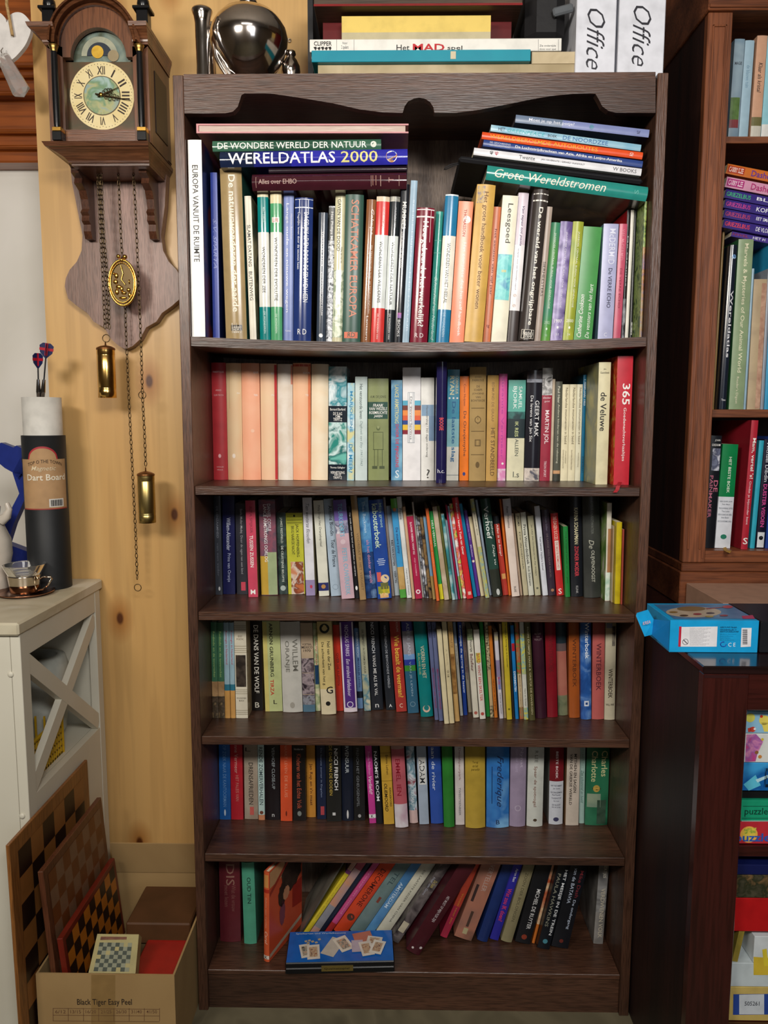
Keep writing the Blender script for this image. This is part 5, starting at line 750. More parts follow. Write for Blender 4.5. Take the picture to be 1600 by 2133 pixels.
# ---------------------------------------------------------------- card game box on the bottom shelf
f0 = PZ(594, 2033, Z6); f1 = PZ(822, 2028, Z6); dx = f1-f0; ang = math.atan2(dx.y, dx.x); Lc = dx.length
Y0 = max(f0.y, .002)
T = Matrix.Translation((f0.x, f0.y+.003, Z6+.0006)) @ Matrix.Rotation(ang, 4, 'Z')
Hc = .027; Dc = .105
cb = thing('card_game_box', T @ Vector((Lc/2, Dc/2, 0)), 'blue topped black box of playing cards lying on the front of the bottom shelf', 'game box')
MB().box((0, 0, 0), (Lc, Dc, Hc*.52), M('111214', .3), .002, T=T).build('box_base', cb)
mb = MB().box((0, 0, Hc*.54), (Lc, Dc, Hc), M('121316', .3), .002, T=T)
e = .0004
def on(x0, y0, x1, y1, c, z=0, rot=0, rough=.3):
    cx, cy = (x0+x1)/2, (y0+y1)/2; r_ = Matrix.Rotation(rot, 2)
    mb.quad([T @ Vector((cx+(r_ @ Vector((x-cx, y-cy))).x, cy+(r_ @ Vector((x-cx, y-cy))).y, Hc+e+z)) for x, y in ((x0, y0), (x1, y0), (x1, y1), (x0, y1))], M(c, rough))
on(.002, .002, Lc-.002, Dc-.002, '1c62b8', rough=.2)
mb.text('Spielkarten und Wurfelkassette', T @ Vector((.016, Dc-.013, Hc+.0008)), T.to_3x3() @ Vector((.115, 0, 0)), T.to_3x3() @ Vector((0, .007, 0)), M('c8d4e4', .4))
k_ = Lc/1115
for (px, py, w_, h_, r_, c) in ((185, 235, 110, 170, 12, 'd8cfc0'), (265, 255, 130, 180, 5, 'dcd2c4'), (455, 190, 150, 230, -25, 'c0b8ac'), (560, 150, 150, 190, 28, 'dcd4c4'), (755, 60, 200, 130, 14, 'b8705c'), (700, 190, 120, 150, 3, 'b8acb8'), (870, 120, 160, 110, -12, 'd8d0c4'), (790, 230, 130, 180, 12, 'dcd4c8'), (900, 215, 130, 170, -18, 'e0dace')):
    cx, cy = px*k_*1.05, Dc-(.012+(py/365)*(Dc-.02)); ww, hh = w_*k_, h_*k_*1.35*.9
    nk = globals().get('nk', 0)+1; on(cx-ww/2, cy-hh/2, cx+ww/2, cy+hh/2, c, .0003*nk, R(r_))
    if c[0] == 'd' or c[0] == 'e': on(cx-ww*.32, cy-hh*.34, cx+ww*.32, cy+hh*.34, random.choice(['8a4a34/c8b090/6c4840@200', '4a4a44/a8a090/c89878@200']), .0003*nk+.00015, R(r_))
for px, py in ((190, 100), (225, 90), (260, 105), (300, 120), (330, 75), (215, 125)):
    cx, cy = px*k_, Dc-(.012+py/365*(Dc-.02)); on(cx-.003, cy-.003, cx+.003, cy+.003, 'b8a484', .0003, .4)
mb.build('box_lid', cb)
mb = MB(); mb.box((Lc*.33, -.0012, Hc*.25), (Lc*.62, .0, Hc*.72), M('8a7840', .35, .6), T=T)
mb.text('Qualitatsspiel', T @ Vector((Lc*.355, -.0016, Hc*.36)), T.to_3x3() @ Vector((Lc*.23, 0, 0)), (0, 0, Hc*.22), M('2a2010', .5)); mb.build('clasp_plate', cb)
def smooth(pts, m=4, sharp=(0, 8)):
    out = []; n = len(pts)
    for i in range(n):
        p0, p1, p2, p3 = [Vector(pts[(i+j) % n]) for j in (-1, 0, 1, 2)]
        for j in range(m):
            t = j/m; out.append(tuple(.5*((2*p1)+(p2-p0)*t+(2*p0-5*p1+4*p2-p3)*t*t+(3*p1-p0-3*p2+p3)*t**3)))
    return out
# ---------------------------------------------------------------- things on top of the bookcase
ZT = ZTOP-.0018
def slab(name, u0, u1, v0, v1, Y, d, m, label, cat, group=None, parts=(), bev=.001, z0=None, z1=None):
    a = P(u0, v1, Y); b = P(u1, v0, Y); c = P(u0, v0, Y)
    z0 = a.z if z0 is None else z0; z1 = (b.z+c.z)/2 if z1 is None else z1
    o = MB().box((a.x, Y, z0), (P(u1, v1, Y).x, Y+d, z1), m, bev).build(name); tag(o, label, cat, group); return o, a.x, P(u1, v1, Y).x, z0, z1
def front_text(mb, s_, u0, u1, v0, v1, Y, m, bold=0, shear=0):
    a = P(u0, v1, Y); b = P(u1, v1, Y); c = P(u0, v0, Y); mb.text(s_, (a.x, Y, a.z), (b.x-a.x, 0, b.z-a.z), (0, 0, c.z-a.z), m, bold, shear)
def front_quad(mb, pts, Y, m): mb.add([P(u, v, Y) for u, v in pts], [list(range(len(pts)))], m)
zb = ZT
Yg = .03
zA = P(900, 132, Yg).z; zB = P(900, 107, Yg).z; zC = P(900, 80.5, Yg).z
xa, xb = P(662, 140, Yg).x, P(1204, 140, Yg).x; xt = P(1108, 120, Yg).x
mb = MB().box((xa, Yg+.004, ZT+.0003), (xb, Yg+.24, zA-.0006), M('b8a888/9c8c6c@12', .8)); mb.box((xt, Yg+.002, zA-.0006), (xb, Yg+.236, zB-.001), M('c4b494/b0a080@20', .8))
tag(mb.build('game_box'), 'worn beige cardboard game box lying lowest in the pile on the bookcase', 'game box', 'board games piled on the bookcase')
mb = MB().box((P(650, 120, Yg).x, Yg-.008, zA), (P(1104, 120, Yg).x, Yg+.236, zB-.0006), M('0f7f94/128a9c@10', .35), .0008)
mb.box((P(938, 120, Yg).x, Yg-.0088, zA+.004), (P(949, 120, Yg).x, Yg-.0079, zB-.004), M('c8bca0', .8)); 
tag(mb.build('game_box'), 'teal game box with a torn scuff lying between the beige and the white box', 'game box', 'board games piled on the bookcase')
mad = MB().box((P(645, 95, Yg).x, Yg, zB), (P(1170, 95, Yg).x, Yg+.24, zC), M('e0ded6', .35), .001)
ink = M(K, .5); Yq = Yg-.0006
front_text(mad, 'CLIPPER', 654, 691, 86, 95, Yq, ink, .02); front_text(mad, 'Het', 826, 853, 93, 105, Yq, ink); front_text(mad, 'MAD', 860, 926, 91, 106, Yq, M('b81c24', .4), .05); front_text(mad, 'spel', 932, 963, 95, 106, Yq, ink)
front_text(mad, 'Voor', 713, 724, 87, 92, Yq, M('7a7a7a', .5)); front_text(mad, '2 spelers', 711, 726, 94, 104, Yq, M('7a7a7a', .5))
for k in range(5):
    a_ = 653+k*7.6; front_quad(mad, [(a_, 98+k % 2*2), (a_+6, 97), (a_+7, 101), (a_+4, 105)], Yq, ink)
for u in (701, 737, 1121, 1163): front_quad(mad, [(u, 82), (u+.8, 82), (u+.8, 105), (u, 105)], Yq, M('8a8a88', .5))
front_text(mad, 'Zie onderzijde', 1124, 1158, 93, 98, Yq, M('7a7a7a', .5)); front_text(mad, 'doos voor spel', 1124, 1158, 100, 105, Yq, M('7a7a7a', .5))
tag(mad.build('game_box'), 'white board game box with a bold red word in its title', 'game box', 'board games piled on the bookcase')
rb = thing('open_game_box', (P(872, 80, Yg).x, Yg+.12, zC), 'dark red open box with a brown lid holding a yellow box, on the white game', 'game box', 'board games piled on the bookcase')
x0, x1 = P(655, 50, Yg).x, P(1086, 50, Yg).x; zl = P(870, 18, Yg).z; zl2 = P(870, -14, Yg).z; dr = M('5c1214', .35)
MB().box((x0+.012, Yg+.05, zC+.0005), (x1-.012, Yg+.2, zl-.0005), dr).build('box_inside', rb)
mb = MB().box((x0, Yg-.01, zl), (x1, Yg+.2, zl2), wood('3a2818', '543c28', 'x', 1, .6), .001); mb.box((x0, Yg-.0108, zl), (x1, Yg-.0101, zl+.004), M('7c1c1c', .3)); mb.build('lid', rb)
y0_, y1_ = P(712, 70, Yg+.012).x, P(1022, 70, Yg+.012).x; zm = P(870, 67, Yg+.012).z
o = MB().box((y0_, Yg+.012, zC+.0006), (y1_, Yg+.046, zm), M('b8ae8c', .5)).box((y0_, Yg+.012, zm), (y1_, Yg+.046, P(870, 33, Yg+.012).z), M('dcc064', .5)).build('game_tray'); tag(o, 'yellow and cream inner box inside the dark red open box', 'box')
bx = MB().box((P(641, 60, .12).x, .12, ZT+.0003), (P(653, 60, .12).x-.001, .29, 2.2), M('16171a', .5)).build('thin_board'); tag(bx, 'thin black board standing behind the left end of the game pile', 'board')
# dark camera bag / clip behind the office boxes
cg = thing('black_bag', (P(1135, 60, .1).x, .16, zC), 'black bag with a plastic buckle lying on the white game next to the white boxes', 'bag')
MB().box((P(1096, 60, .05).x, .05, zC+.0004), (P(1180, 60, .05).x, .24, 2.16), M('131214', .6, bump=.4), .02).build('bag_body', cg)
MB().box((-.028, -.010, -.008), (.012, 0, .008), M('5c6064', .2), .003, T=Matrix.Translation(P(1180, 22, .045)) @ Matrix.Rotation(R(-14), 4, 'Y')).build('buckle', cg)
for (u0, u1, lab, uu) in ((1198, 1280.5, 'white document box lettered Office, left one on the bookcase', 1238), (1286, 1382, 'white document box lettered Office, right one on the bookcase', 1334)):
    Y = .025; a, b = P(u0, 148, Y).x, P(u1, 148, Y).x
    mb = MB().box((a, Y, ZT+.0003), (b, Y+.24, 2.235), M('d4d6de', .4), .0015)
    # the lettering runs downwards
    p = P(uu-14, 18 if u0 < 1250 else 12, Y-.0006); q = P(uu-14, 145 if u0 < 1250 else 138, Y-.0006); r_ = P(uu+24, 18, Y-.0006)
    mb.text('Office', (p.x, p.y, p.z), (0, 0, q.z-p.z), (r_.x-p.x, 0, 0), M('22222a', .5), -.03, .45)
    tag(mb.build('document_box'), lab, 'box', 'white office boxes')
# silver vessels
CH = M('e4dcd6', .12, 1)
def lathe_px(name, uc, prof, Y, m, label, cat, zbase, top=None):
    c = P(uc, 150, Y); k = (Y-CY)/1600*1.0
    pr = []
    for r_, v in prof: pr.append((r_*1.03*(Y-CY)/1600, P(uc, v, Y).z-zbase))
    mn = min(h for _, h in pr); pr = [(r_, max(h, 0)) for r_, h in pr]
    return MB().lathe(pr, (c.x, Y, zbase+.0003), m, 40), c.x
Yp = .12
mb, cx = lathe_px('p', 520, [(34, 172), (44, 160), (56, 140), (66, 118), (72, 98), (74, 82), (71, 64), (62, 46), (50, 32), (36, 24), (32, 23), (20, 19), (16, 16), (15, 12), (18, 8), (15, 4), (16, -4), (13, -12), (6, -18), (0, -20)], Yp, CH, '', '', ZT)
pt = thing('silver_teapot', (cx, Yp, ZT), 'shiny round silver teapot with reflections standing on the left of the bookcase', 'teapot')
mb.build('pot_body', pt)
mb = MB(); 
for dv in (0, 9): mb.tube([P(u-dv, v, Yp-.03) for u, v in ((464, 70), (454, 90), (460, 120), (472, 142), (482, 160))], .0045, CH, 10, rs=[.003, .005, .005, .0045, .003])
mb.build('handle', pt)
mb, cx = lathe_px('v', 424, [(13, 168), (12.5, 140), (13, 110), (14, 80), (14, 50), (16, 36), (20, 24), (19, 21), (15, 26), (11, 40), (0, 44)], .07, CH, '', '', ZT)
tag(mb.build('silver_vase', origin=(cx, .07, ZT)), 'slender silver bud vase with a flared rim at the left end of the bookcase', 'vase')
mb, cx = lathe_px('v', 438, [(12, 168), (11, 140), (10, 110), (10, 80), (11, 60), (13, 52), (12, 50), (8, 56), (0, 60)], .16, CH, '', '', ZT)
tag(mb.build('silver_vase', origin=(cx, .16, ZT)), 'second silver vase half hidden behind the slender bud vase', 'vase')
mb, cx = lathe_px('v', 606, [(14, 168), (18, 150), (17, 138), (12, 126), (7, 119), (10, 114), (9, 108), (0, 104)], .15, CH, '', '', ZT)
tag(mb.build('silver_shaker', origin=(cx, .15, ZT)), 'small silver bell shaped shaker behind the right of the teapot', 'shaker')
# ---------------------------------------------------------------- wall clock
wal = lambda ax='z': wood('50301f', '7c4d30', ax, 1.2, .35, .2, .15, 60)
wald = wood('3a2015', '5c3622', 'z', 1.2, .35, .2, .15, 60)
panel = wood('6e5244', '98766a', 'z', 1.6, .45, .1, .2, 60)
GOLD = M('e8b458', .25, 1); BRASSD = M('a8884c', .35, 1); BLK = M('141416', .25)
YF, YB = .16, .285
ck = thing('wall_clock', (P(213, 300, .29).x, .30, P(213, 727, .29).z), 'wooden wall clock with arched hood, moon dial, brass weights and chains', 'clock')
px = lambda u, v, Y=YF: P(u, v, Y)
mb = MB(); bp_ = [(145, 335), (150, 380), (160, 430), (172, 490), (170, 522), (160, 545), (145, 562), (137, 580), (135, 597), (142, 622), (160, 637), (182, 652), (195, 670), (217, 682), (232, 707), (248, 721), (262, 727)]
Lp = [P(u, v, YB) for u, v in bp_]; cxm = P(254, 500, YB).x
pts = Lp+[Vector((2*cxm-p.x, p.y, p.z)) for p in reversed(Lp)]
lim = XL-.0015
for p in pts: p.x = min(p.x, lim)
for p in pts[-2:]: p.z = Lp[0].z
mb.prism(pts, (0, .028, 0), panel); mb.build('backboard', ck)
# hood body with arched top
xl, xr = px(101, 200).x, px(311, 200).x; zb_, zs_ = px(200, 297).z, px(200, 97).z
ac = (px(203, 97).x, px(203, 97).z); Ro = abs(px(203+92, 97).x-ac[0]); Ri = abs(px(203+77, 97).x-ac[0])
arc = lambda r_, y, a0=0, a1=180, n=24: [Vector((ac[0]+r_*math.cos(R(a0+(a1-a0)*i/n)), y, ac[1]+r_*math.sin(R(a0+(a1-a0)*i/n)))) for i in range(n+1)]
ow, oe = px(134, 200).x, px(279, 200).x; oz0, oz1 = px(200, 270).z, px(200, 119).z; Rm = abs(px(203+58, 119).x-px(203, 119).x); mc = (px(205, 119).x, oz1)
outer = [Vector((xl, YF, zb_)), Vector((xr, YF, zb_)), Vector((xr, YF, zs_))]+arc(Ri, YF)+[Vector((xl, YF, zs_))]
# front frame as strips so the dial opening is really open
mb = MB()
mb.box((xl, YF, zb_), (ow, YF+.015, zs_), wal()); mb.box((oe, YF, zb_), (xr, YF+.015, zs_), wal()); mb.box((ow, YF, zb_), (oe, YF+.015, oz0), wal('x'))
n = 24; A = []; B = []
for i in range(n+1):
    t = math.pi*i/n; A.append(Vector((mc[0]+Rm*math.cos(t), YF, mc[1]+Rm*math.sin(t)))); B.append(Vector((ac[0]+Ri*math.cos(t), YF, max(ac[1]+Ri*math.sin(t), zs_))))
A = [Vector((oe, YF, oz1))]+A+[Vector((ow, YF, oz1))]; B = [Vector((xr, YF, zs_))]+B+[Vector((xl, YF, zs_))]
vs = A+B+[p+Vector((0, .015, 0)) for p in A+B]; k = len(A)
mb.add(vs, [[i, i+1, k+i+1, k+i] for i in range(k-1)]+[[2*k+i, 2*k+i+1, i+1, i] for i in range(k-1)], wal())
mb.build('hood_front', ck)
mb = MB(); mb.box((xl, YF+.015, zb_), (xl+.012, .312, zs_), wald); mb.box((xr-.012, YF+.015, zb_), (xr, .312, zs_), wald)
mb.prism(arc(Ri, YF+.015)+[Vector((ac[0]-Ri+.01, YF+.015, ac[1])), *reversed(arc(Ri-.01, YF+.015))], (0, .13, 0), wald)
mb.box((xl+.012, .30, zb_), (xr-.012, .312, zs_+.05), wald); mb.box((xl+.012, YF+.016, zb_), (xr-.012, .30, zb_+.012), wald)
mb.build('hood_case', ck)
mb = MB(); mb.box((xr+.0002, .20, px(200, 262).z), (xr+.0015, .285, px(200, 130).z), M('1a1310', .4)); mb.build('side_window', ck)
# arch moulding and cornice
mb = MB()
for r0, r1, y in ((Ri, Ri+.004, YF-.008), (Ri+.004, Ro-.004, YF-.022), (Ro-.004, Ro, YF-.03)):
    a = arc(r0, y, 0, 180, 28); b = arc(r1, y, 0, 180, 28); vs = a+b+[p+Vector((0, .17-(y-YF) if 0 else .05, 0)) for p in a+b]; k = 29
    mb.add(vs, [[i, i+1, k+i+1, k+i] for i in range(k-1)]+[[2*k+i, 2*k+i+1, 3*k+i+1, 3*k+i] for i in range(k-1)]+[[i, i+1, 2*k+i+1, 2*k+i] for i in range(k-1)]+[[k+i, k+i+1, 3*k+i+1, 3*k+i] for i in range(k-1)], wal('x'), True)
def stepped(x0, x1, z0, z1, d0, d1, n, m, ax='x', xe0=0, xe1=0, yb=.312):
    """steps from depth d0 at z0 to d1 at z1 in front of YF; side overhang grows as well"""
    lv = [(0, 0), (.12, .0), (.14, .1), (.25, .13), (.4, .25), (.55, .45), (.68, .7), (.76, .78), (.78, .9), (1, 1), (1.0, 1)]
    vs = []
    for h_, f in lv:
        d = d0+(d1-d0)*f; z = z0+(z1-z0)*h_; vs += [(x0-xe0*f, yb, z), (x0-xe0*f, YF-d, z), (x1+xe1*f, YF-d, z), (x1+xe1*f, yb, z)]
    nl = len(lv); mb.add(vs, [[4*i+j, 4*i+(j+1) % 4, 4*i+4+(j+1) % 4, 4*i+4+j] for i in range(nl-1) for j in range(4)]+[[0, 1, 2, 3], [4*nl-4, 4*nl-3, 4*nl-2, 4*nl-1]], m)
zc0, zc1 = px(200, 95).z, px(200, 60).z
for (xa_, xb_, e0, e1) in ((xl-.002, px(124, 95).x, .026, 0), (px(278, 95).x, xr+.002, 0, .006)):
    stepped(xa_, xb_, zc0, zc1, .004, .032, 5, wal('x'), 'x', e0, e1)
mb.build('cornice', ck)
mb = MB(); z0_, z1_ = px(200, 335, YF-.02).z, px(200, 297, YF-.02).z
stepped(px(140, 330, YF-.01).x, px(304, 330, YF-.01).x, z0_, z1_, -.012, .03, 6, wal('x'), 'x', .045, .012); mb.build('base_moulding', ck)
# dial
YD = YF+.022
mb = MB(); mb.box((ow-.004, YD, oz0-.004), (oe+.004, YD+.003, oz1), M('5a3c28/4c4430/6c4c34@14', .35)); mb.prism([Vector((mc[0]+(Rm+.003)*math.cos(R(a)), YD, mc[1]+(Rm+.003)*math.sin(R(a)))) for a in range(0, 181, 9)], (0, .003, 0), M('4c5444/6c7c74/8a9484@22', .4)); mb.build('dial_plate', ck)
dc = P(213, 200, YD); Rd = abs(P(213+67, 200, YD).x-dc.x); cre = M('d8c48c/e0d0a0@20', .35)
clip = lambda x, z: Vector((min(max(x, ow+.001), oe-.0015), 0, max(z, oz0+.001)))
def disc(c, r_, y, m, n=40, a0=0, a1=360, r2=0):
    p = [clip(c[0]+r_*math.cos(R(a0+(a1-a0)*i/n)), c[1]+r_*math.sin(R(a0+(a1-a0)*i/n))) for i in range(n+(a1-a0 < 360))]
    for v in p: v.y = y
    mb.add(p, [list(range(len(p)))], m)
mb = MB(); disc((dc.x, dc.z), Rd, YD-.0012, cre); disc((dc.x, dc.z), Rd*.58, YD-.0018, M('5a4a30', .4)); disc((dc.x, dc.z), Rd*.555, YD-.0022, M('8aa09a/a8a878/6c8c6c/9cb4ac@30', .35)); 
inkd = M('2c1c14', .5)
for i, s_ in enumerate(['XII', 'I', 'II', 'III', 'IIII', 'V', 'VI', 'VII', 'VIII', 'IX', 'X', 'XI']):
    t = math.pi/2-i*math.pi/6; e_r = Vector((math.cos(t), 0, math.sin(t))); e_t = Vector((math.sin(t), 0, -math.cos(t)))
    wd = Rd*{1: .045, 2: .15, 3: .24, 4: .3}[len(s_)] if s_ not in ('V', 'X') else Rd*.13
    o = Vector((dc.x, YD-.0020, dc.z))+e_r*Rd*.62-e_t*wd/2; mb.text(s_, o, e_t*wd, e_r*Rd*.24, inkd, .02)
for i in range(60):
    t = i*math.pi/30; e_r = Vector((math.cos(t), 0, math.sin(t))); p = Vector((dc.x, YD-.0020, dc.z))+e_r*Rd*(.93 if i % 5 else .9); q = clip(p.x, p.z)
    if abs(q.x-p.x)+abs(q.z-p.z) < 1e-6: mb.quad([p+Vector((a*.0006, 0, b*.0006)) for a, b in ((-1, -1), (1, -1), (1, 1), (-1, 1))], inkd)
mb.build('dial', ck)
mb = MB()      # moon arch
mo = (P(208, 117, YD).x, P(208, 117, YD).z)
def half(r_, y, m, n=24): mb.add([Vector((mo[0]+r_*math.cos(math.pi*i/n), y, mo[1]+r_*math.sin(math.pi*i/n))) for i in range(n+1)], [list(range(n+1))], m)
kx = (YD-CY)/1600
half(36*kx, YD-.0010, M('a8a890/8c9080@40', .4)); half(25*kx, YD-.0016, M('2c3440', .4))
def dsk(u, v, r_, y, c):
    p = P(u, v, y); mb.add([p+Vector((r_*kx*math.cos(i*math.pi/10), 0, r_*kx*math.sin(i*math.pi/10))) for i in range(20)], [list(range(20))], M(c, .35))
dsk(203, 108, 12, YD-.002, 'd8b040/c89c30@60'); dsk(236, 116, 11, YD-.0022, '9c8c6c'); mb.build('moon_dial', ck)
hd = M('3a2c18', .35, .8); ctr = Vector((dc.x, YD-.006, dc.z))
def hand(name, ang, L_):
    mb = MB(); t = R(90-ang); er = Vector((math.cos(t), 0, math.sin(t))); et = Vector((math.sin(t), 0, -math.cos(t)))
    mb.tube([ctr-er*L_*.2, ctr+er*L_], .0011, hd, 6, rs=[.0018, .0006])
    for f_, r_ in ((.16, .0042), (.3, .0055), (.44, .0045), (.56, .003)):
        for sgn in (-1, 1): mb.tube([ctr+er*(L_*f_)+et*sgn*r_*.8+(er*math.cos(a*math.pi/5)+et*math.sin(a*math.pi/5))*r_*.7 for a in range(10)], .0007, hd, 5, closed=True)
    mb.build(name, ck)
hand('hour_hand', 68, Rd*.6); hand('minute_hand', 100, Rd*.92)
MB().lathe([(0, 0), (.004, 0), (.004, .003), (0, .003)], ctr+Vector((0, -.004, 0)), GOLD, 16, 'y').build('hand_boss', ck)
# columns, finials
for u0, u1 in ((116, 119), (293, 296)):
    xc = P(u0, 190, YF-.012).x; zt_, zm_ = P(u0, 108, YF-.012).z, P(u0, 267, YF-.012).z
    mb = MB().lathe([(.0058, 0), (.0068, .01), (.0072, .06), (.0062, zt_-zm_)], (xc, YF-.012, zm_), BLK, 20)
    mb.build('column', ck)
    mb = MB(); zg = P(u1, 276, YF-.012).z; zp = P(u1, 295, YF-.012).z; xq = xc+.002
    mb.box((xq-.010, YF-.022, zg), (xq+.010, YF-.0005, zm_-.0002), GOLD, .001); MB().box((xq-.010, YF-.022, zp), (xq+.010, YF-.0005, zg-.0002), BLK, .001).build('column_plinth', ck)
    mb2 = mb; MB().lathe([(.0065, 0), (.008, .006), (.011, .012), (.008, .015)], (xc, YF-.012, zt_+.0002), BRASSD, 16).build('column_capital', ck); mb.build('column_base', ck)
for u in (105, 300):
    Yf = YF-.005; c = P(u, 60, Yf); mb = MB(); x = c.x; z = c.z+.0005
    mb.box((x-.012, Yf-.012, z), (x+.012, Yf+.012, z+.032), BLK, .001); mb.box((x-.018, Yf-.018, z+.032), (x+.018, Yf+.018, z+.038), BLK, .001)
    mb.lathe([(.010, 0), (.013, .008), (.012, .016), (.006, .022), (0, .023)], (x, Yf, z+.038), BLK, 20)
    mb.sphere((x+.002, Yf, z+.078), .017, GOLD, 14, (.7, .7, 1.1)); mb.build('finial', ck)
# brackets
for u in (148, 289):
    x = P(u, 350, .2).x; zt_ = P(u, 336, .2).z; zb2 = P(u, 497, .26).z; H_ = zt_-zb2
    prof = [(0, 1), (.098, 1), (.1, .93), (.088, .9), (.09, .84), (.07, .8), (.075, .72), (.05, .66), (.04, .55), (.034, .42), (.044, .36), (.036, .32), (.04, .24), (.028, .2), (.03, .1), (.022, .0), (0, 0)]
    MB().prism([Vector((x, .284-y*.95, zb2+f_*H_)) for y, f_ in prof], (.017, 0, 0), wald).build('bracket', ck)
# chains
CHN = M('5c4c34', .35, .9)
def chain(path, name, pitch=.0105, w=.0036, r_=.0009):
    mb = MB(); pts = [P(u, v, y) for u, v, y in path]; segs = [(b-a).length for a, b in zip(pts, pts[1:])]; L_ = sum(segs); n = int(L_/pitch); i = 0
    for j in range(n):
        s_ = (j+.5)*pitch; acc = 0
        for a, b, l in zip(pts, pts[1:], segs):
            if acc+l >= s_: p = a+(b-a)*((s_-acc)/l); t = (b-a).normalized(); break
            acc += l
        side = Vector((1, 0, 0)) if j % 2 else Vector((.25, 1, 0)); side = (side-t*side.dot(t)).normalized(); h_ = pitch*.62
        mb.tube([p+t*h_*math.sin(a)*(1 if abs(math.sin(a)) > .5 else .9)+side*w*math.cos(a)*.8 for a in [k*math.pi/4 for k in range(8)]], r_, CHN, 4, closed=True)
    return mb
Yh = .23
for k, (du, y) in enumerate(((0, .226), (6, .236), (11, .222))): chain([(203+du*.6, 345, y), (209+du*.6, 480, y), (215+du, 600, y), (219+du*.8, 690, y)], 'c').build('chain', ck)
mb = chain([(246, 345, Yh), (250, 450, Yh), (254, 530, Yh), (260, 600, .26), (262, 680, .262), (267, 800, .262), (275, 960, .262), (283, 1120, .262), (286, 1212, .262)], 'c')
mb.build('chain', ck); mb = MB(); mb.tube([P(287, 1224, .262)+Vector((.0085*math.cos(a*.4487), 0, .0085*math.sin(a*.4487))) for a in range(14)], .001, CHN, 5, closed=True); mb.build('chain_ring', ck)
chain([(277, 345, Yh), (283, 450, Yh), (289, 600, Yh), (294, 720, Yh), (297, 830, Yh), (301, 900, Yh), (304, 978, Yh)], 'c').build('chain', ck)
for (u, v, y) in ((297, 823, Yh), (222, 705, .226)): MB().tube([P(u, v, y)+Vector((.0085*math.cos(a*.4487), -.002, .0085*math.sin(a*.4487))) for a in range(14)], .001, CHN, 5, closed=True).build('chain_ring', ck)
for (u, v0, v1, r0, gm) in ((223, 724, 829, 18.2, M('ecc070', .2, 1)), (306, 986, 1089, 17.6, M('c8b070', .34, 1))):
    c0 = P(u, v0, Yh); c1 = P(u+2, v1, Yh); k = (Yh-CY)/1600; rr = r0*k; Hh = c0.z-c1.z
    prof = [(rr*.2, 0), (rr, .0005)]
    for f_ in (.16, .19): prof += [(rr, Hh*f_), (rr*.97, Hh*f_+.001), (rr, Hh*f_+.002)]
    for f_ in (.84,): prof += [(rr, Hh*f_), (rr*.97, Hh*f_+.001), (rr, Hh*f_+.002)]
    prof += [(rr, Hh-.006)]
    mb = MB().lathe(prof, (c1.x-.001, Yh, c1.z), gm, 36); mb.build('weight', ck)
    MB().lathe([(rr, 0), (rr*1.05, .002), (rr*1.0, .005), (rr*.6, .009), (.002, .011), (.0012, .02), (0, .02)], (c1.x-.001, Yh, c1.z+Hh-.0058), M('8a5c34', .35, .8), 36).build('weight_cap', ck)
# pendulum medallion
mc_ = P(255, 589, .225); kx = (.225-CY)/1600
ov = lambda a, f_=1, dy=0: mc_+Vector((28*kx*f_*math.cos(a), dy, 45*kx*f_*math.sin(a)))
mb = MB(); mb.tube([ov(i*math.pi/18) for i in range(36)], .0026, GOLD, 8, closed=True); mb.tube([ov(i*math.pi/18, .87, -.001) for i in range(36)], .0015, GOLD, 6, closed=True)
mb.prism([ov(i*math.pi/18, .97, .001) for i in range(36)], (0, .004, 0), M('4c3c20', .4, .7))
random.seed(5)
for (dx, dz, rx, rz) in ((-12, 14, 6, 8), (-14, 2, 7, 7), (-8, -8, 9, 6), (-12, -18, 6, 9), (2, -20, 8, 5), (12, -14, 6, 6), (0, -30, 12, 4), (14, -24, 5, 8), (-2, -12, 5, 8), (-17, 18, 3, 4), (14, 2, 2, 7)):
    mb.sphere(mc_+Vector((dx*kx, .0, dz*kx)), 1, GOLD, 10, (rx*kx*.7, .003, rz*kx*.7))
mb.tube([mc_+Vector((a*kx, -.001, b*kx)) for a, b in ((-2, 34), (2, 18), (-2, 6), (6, -4))], .0014, GOLD, 6)
for a, b, r_ in ((-6, 52, 4.5), (7, 51, 5), (0, 45, 4)): mb.sphere(mc_+Vector((a*kx, 0, b*kx)), r_*kx, GOLD, 10)
mb.build('pendulum_medallion', ck)
# ---------------------------------------------------------------- heart and crystal
HT = M('dcd8d4', .6); hc = P(15, 62, .25); k = (.25-CY)/1600
ht = thing('hanging_heart', (hc.x, .25, hc.z), 'white wooden heart hanging on a jute cord at the top left', 'ornament')
pts = [(-2, -58), (-30, -34), (-47, -10), (-50, 10), (-44, 26), (-30, 34), (-14, 32), (-3, 22), (0, 14), (6, 26), (18, 32), (32, 30), (44, 18), (47, 4), (43, -12), (28, -36)]
pts = smooth(pts)
MB().prism([hc+Vector((a*k, 0, b*k)) for a, b in pts], (0, .012, 0), HT).build('heart', ht)
MB().tube([P(26, 74, .242), P(20, 40, .243), P(14, 10, .24), P(14, -30, .24)], .0035, M('9c7c50/b89868@200', .9), 8).build('cord', ht)
cr_ = thing('glass_drop', P(28, 160, .22), 'clear cut glass prism hanging below the white heart', 'ornament')
gl = M('e8e4e0', .05, 0, 0, None, .75)
a = P(6, 118, .22); b = P(44, 190, .22); t = (b-a).normalized(); s_ = Vector((t.z, 0, -t.x))*-1; w_ = 17*k
mb = MB(); ring = lambda c, w: [c+s_*w+Vector((0, -.004, 0)), c+s_*w*.4+Vector((0, -.012, 0)), c-s_*w*.4+Vector((0, -.012, 0)), c-s_*w+Vector((0, -.004, 0)), c-s_*w+Vector((0, .006, 0)), c+s_*w+Vector((0, .006, 0))]
